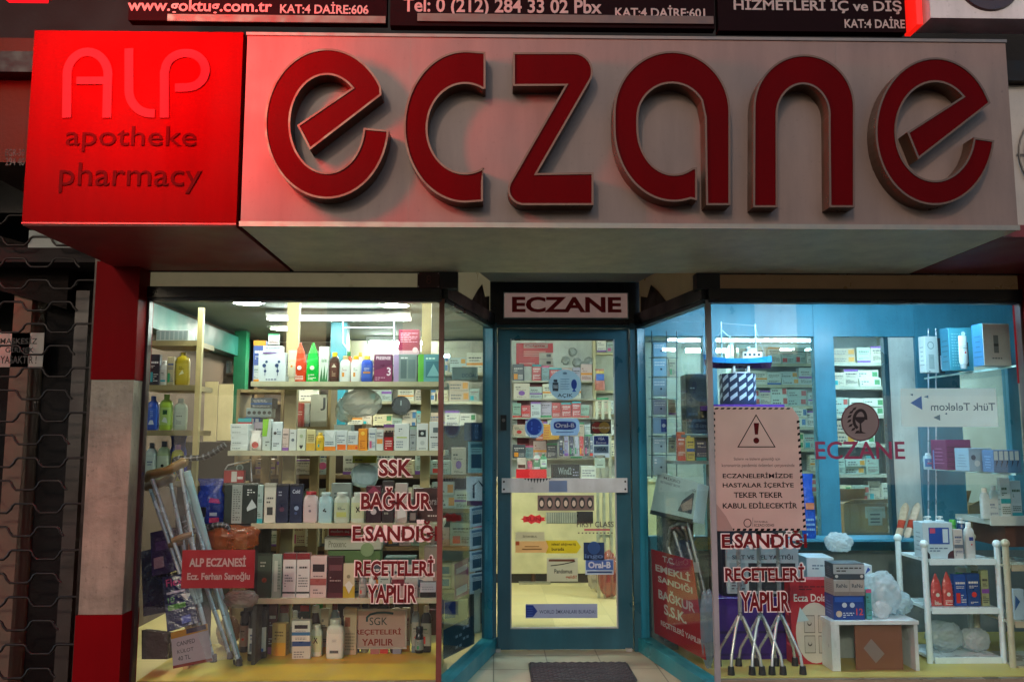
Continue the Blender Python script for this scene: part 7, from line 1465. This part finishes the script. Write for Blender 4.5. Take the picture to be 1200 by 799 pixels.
# ---- seen through the partition
RR = [425, 450, 475, 500, 526, 552, 578, 606]
shelving('wall_shelving', 866, 972, 8.3, RR, 'tall pale shelving of medicine seen through the left partition pane', '#a9a88c', '#9aa08c')
for py in RR: fill(868, 971, py, 8.3, 'on the shelves behind the left partition pane', 'medicine behind the left partition pane', ['box', 'box', 'stack'], rng, .12, .17, .003, .03)
R2 = [424, 452, 486, 520, 556, 590]
shelving('wall_shelving', 976, 1050, 7.6, R2, 'stock shelving seen through the middle partition pane', '#b0ad9c', '#8c9490')
for i, py in enumerate(R2): fill(978, 1050, py, 7.6, 'on the shelves behind the middle partition pane', 'medicine behind the middle partition pane', ['stack', 'box'], rng, .12, .2)
R3 = [430, 470, 510, 580, 622]
shelving('wall_shelving', 1110, 1230, 7.4, R3, 'stock shelving seen through the right partition pane', '#a8a48c', '#8a9490')
for py in R3: fill(1112, 1230, py, 7.4, 'on the shelves behind the right partition pane', 'medicine behind the right partition pane', ['stack', 'stack', 'box'], rng, .1, .17)
def cardbox(px0, px1, yt, py, Y, label):
    z = at(px0, py, Y).z; c, wd, ht = span(px0, px1, yt, z, Y); t = thing('cardboard_box', (c, Y+.15, z), label, 'cardboard box', rz=.12); x = wd/2; mb = MB()
    mb.box((-x, -.15, 0), (x, .15, ht), '#9a7448'); mb.box((-x*.02, -.1505, ht*.5), (x*.9, -.151, ht*.9), '#b5b0a0'); mb.build('box', 'card', t)
    mb = MB(); mb.prism([(-x, -.15, ht+.001), (x, -.15, ht+.001), (x*1.1, -.24, ht+.035), (-x*.9, -.24, ht+.035)], (0, .003, .003), '#a37c50'); mb.prism([(-x, .15, ht+.001), (x, .15, ht+.001), (x*.95, .1, ht+.09), (-x, .1, ht+.09)], (0, .004, 0), '#8c673e'); mb.build('flap', 'card', t)
    mb = MB(); mb.quad((x*.1, -.1515, ht*.25), (x*.75, -.1515, ht*.25), (x*.75, -.1515, ht*.8), (x*.1, -.1515, ht*.8), '#b9bdb4'); front = [(x*.2, .6), (x*.2, .45), (x*.2, .34)]
    for u, v in front: mb.quad((u, -.152, ht*v), (x*.65, -.152, ht*v), (x*.65, -.152, ht*(v+.05)), (u, -.152, ht*(v+.05)), '#5a6064')
    mb.build('paper_tag', 'paper', t); return t
t = thing('stock_table', at(1010, 626, 6.3), 'low table behind the partition carrying open cardboard boxes', 'table'); o = t.location
a = at(982, 624, 6.1); b = at(1200, 624, 6.1); MB().box((a.x, 6.08, a.z-.03), (b.x, 6.6, a.z-.001), '#6f5a40').build('top', 'wood', t, o)
for x in (a.x+.02, b.x-.06):
    for y in (6.1, 6.54): MB().box((x, y, -.003), (x+.04, y+.04, a.z-.0305), '#5a4832').build('leg', 'wood', t, o)
cardbox(984, 1038, 590, 624, 6.12, 'open cardboard box with a white paper tag behind the middle partition pane')
cardbox(1131, 1166, 592, 624, 6.14, 'open cardboard box behind the right partition pane')
# things taped high in the shop
t = thing('hanging_scale', at(410, 395, 7.2), 'wire hanging rail under the ceiling behind the bottles of the top shelf', 'rail'); o = t.location; mb = MB()
for px in (402, 462): mb.tube([at(px, 372, 7.2), at(px, 402, 7.2), at(px+6, 410, 7.2)], .006, '#9ab', 8)
mb.tube([at(402, 384, 7.2), at(462, 384, 7.2)], .006, '#9ab', 8); mb.build('wire', 'chrome', t, o)

# ================================================================== door mat
p = atz(616, 800, .001); c0 = atz(619, 777, .001); c1 = atz(733, 777, .001)
t = thing('door_mat', ((c0.x+c1.x)/2, c0.y-.2, 0), 'dark rubber door mat with a wavy ribbed pattern before the door', 'door mat'); o = t.location
x0, x1, y1 = c0.x, c1.x+.01, c0.y; y0 = y1-.42; mb = MB()
R2_ = .035; ring = []
for cx, cyy, a0 in ((x1-R2_, y1-R2_, 0), (x0+R2_, y1-R2_, 90), (x0+R2_, y0+R2_, 180), (x1-R2_, y0+R2_, 270)):
    ring += [(cx+R2_*math.cos(math.radians(a0+k*15)), cyy+R2_*math.sin(math.radians(a0+k*15)), .001) for k in range(7)]
mb.prism(ring, (0, 0, .006), '#2a2c2e')
n = 15
for i in range(n):
    y = y0+.02+(y1-y0-.04)*i/(n-1); pts = [(x0+.012+(x1-x0-.024)*k/56, y+.008*math.sin(k*1.35+(PI if i % 2 else 0)), .0095) for k in range(57)]
    mb.tube(pts, .0052, '#34363a', 5)
mb.build('mat', 'dull', t, o)

for ob, used in TEMPL.values():
    if not used or not ob.get('label'): bpy.data.objects.remove(ob)
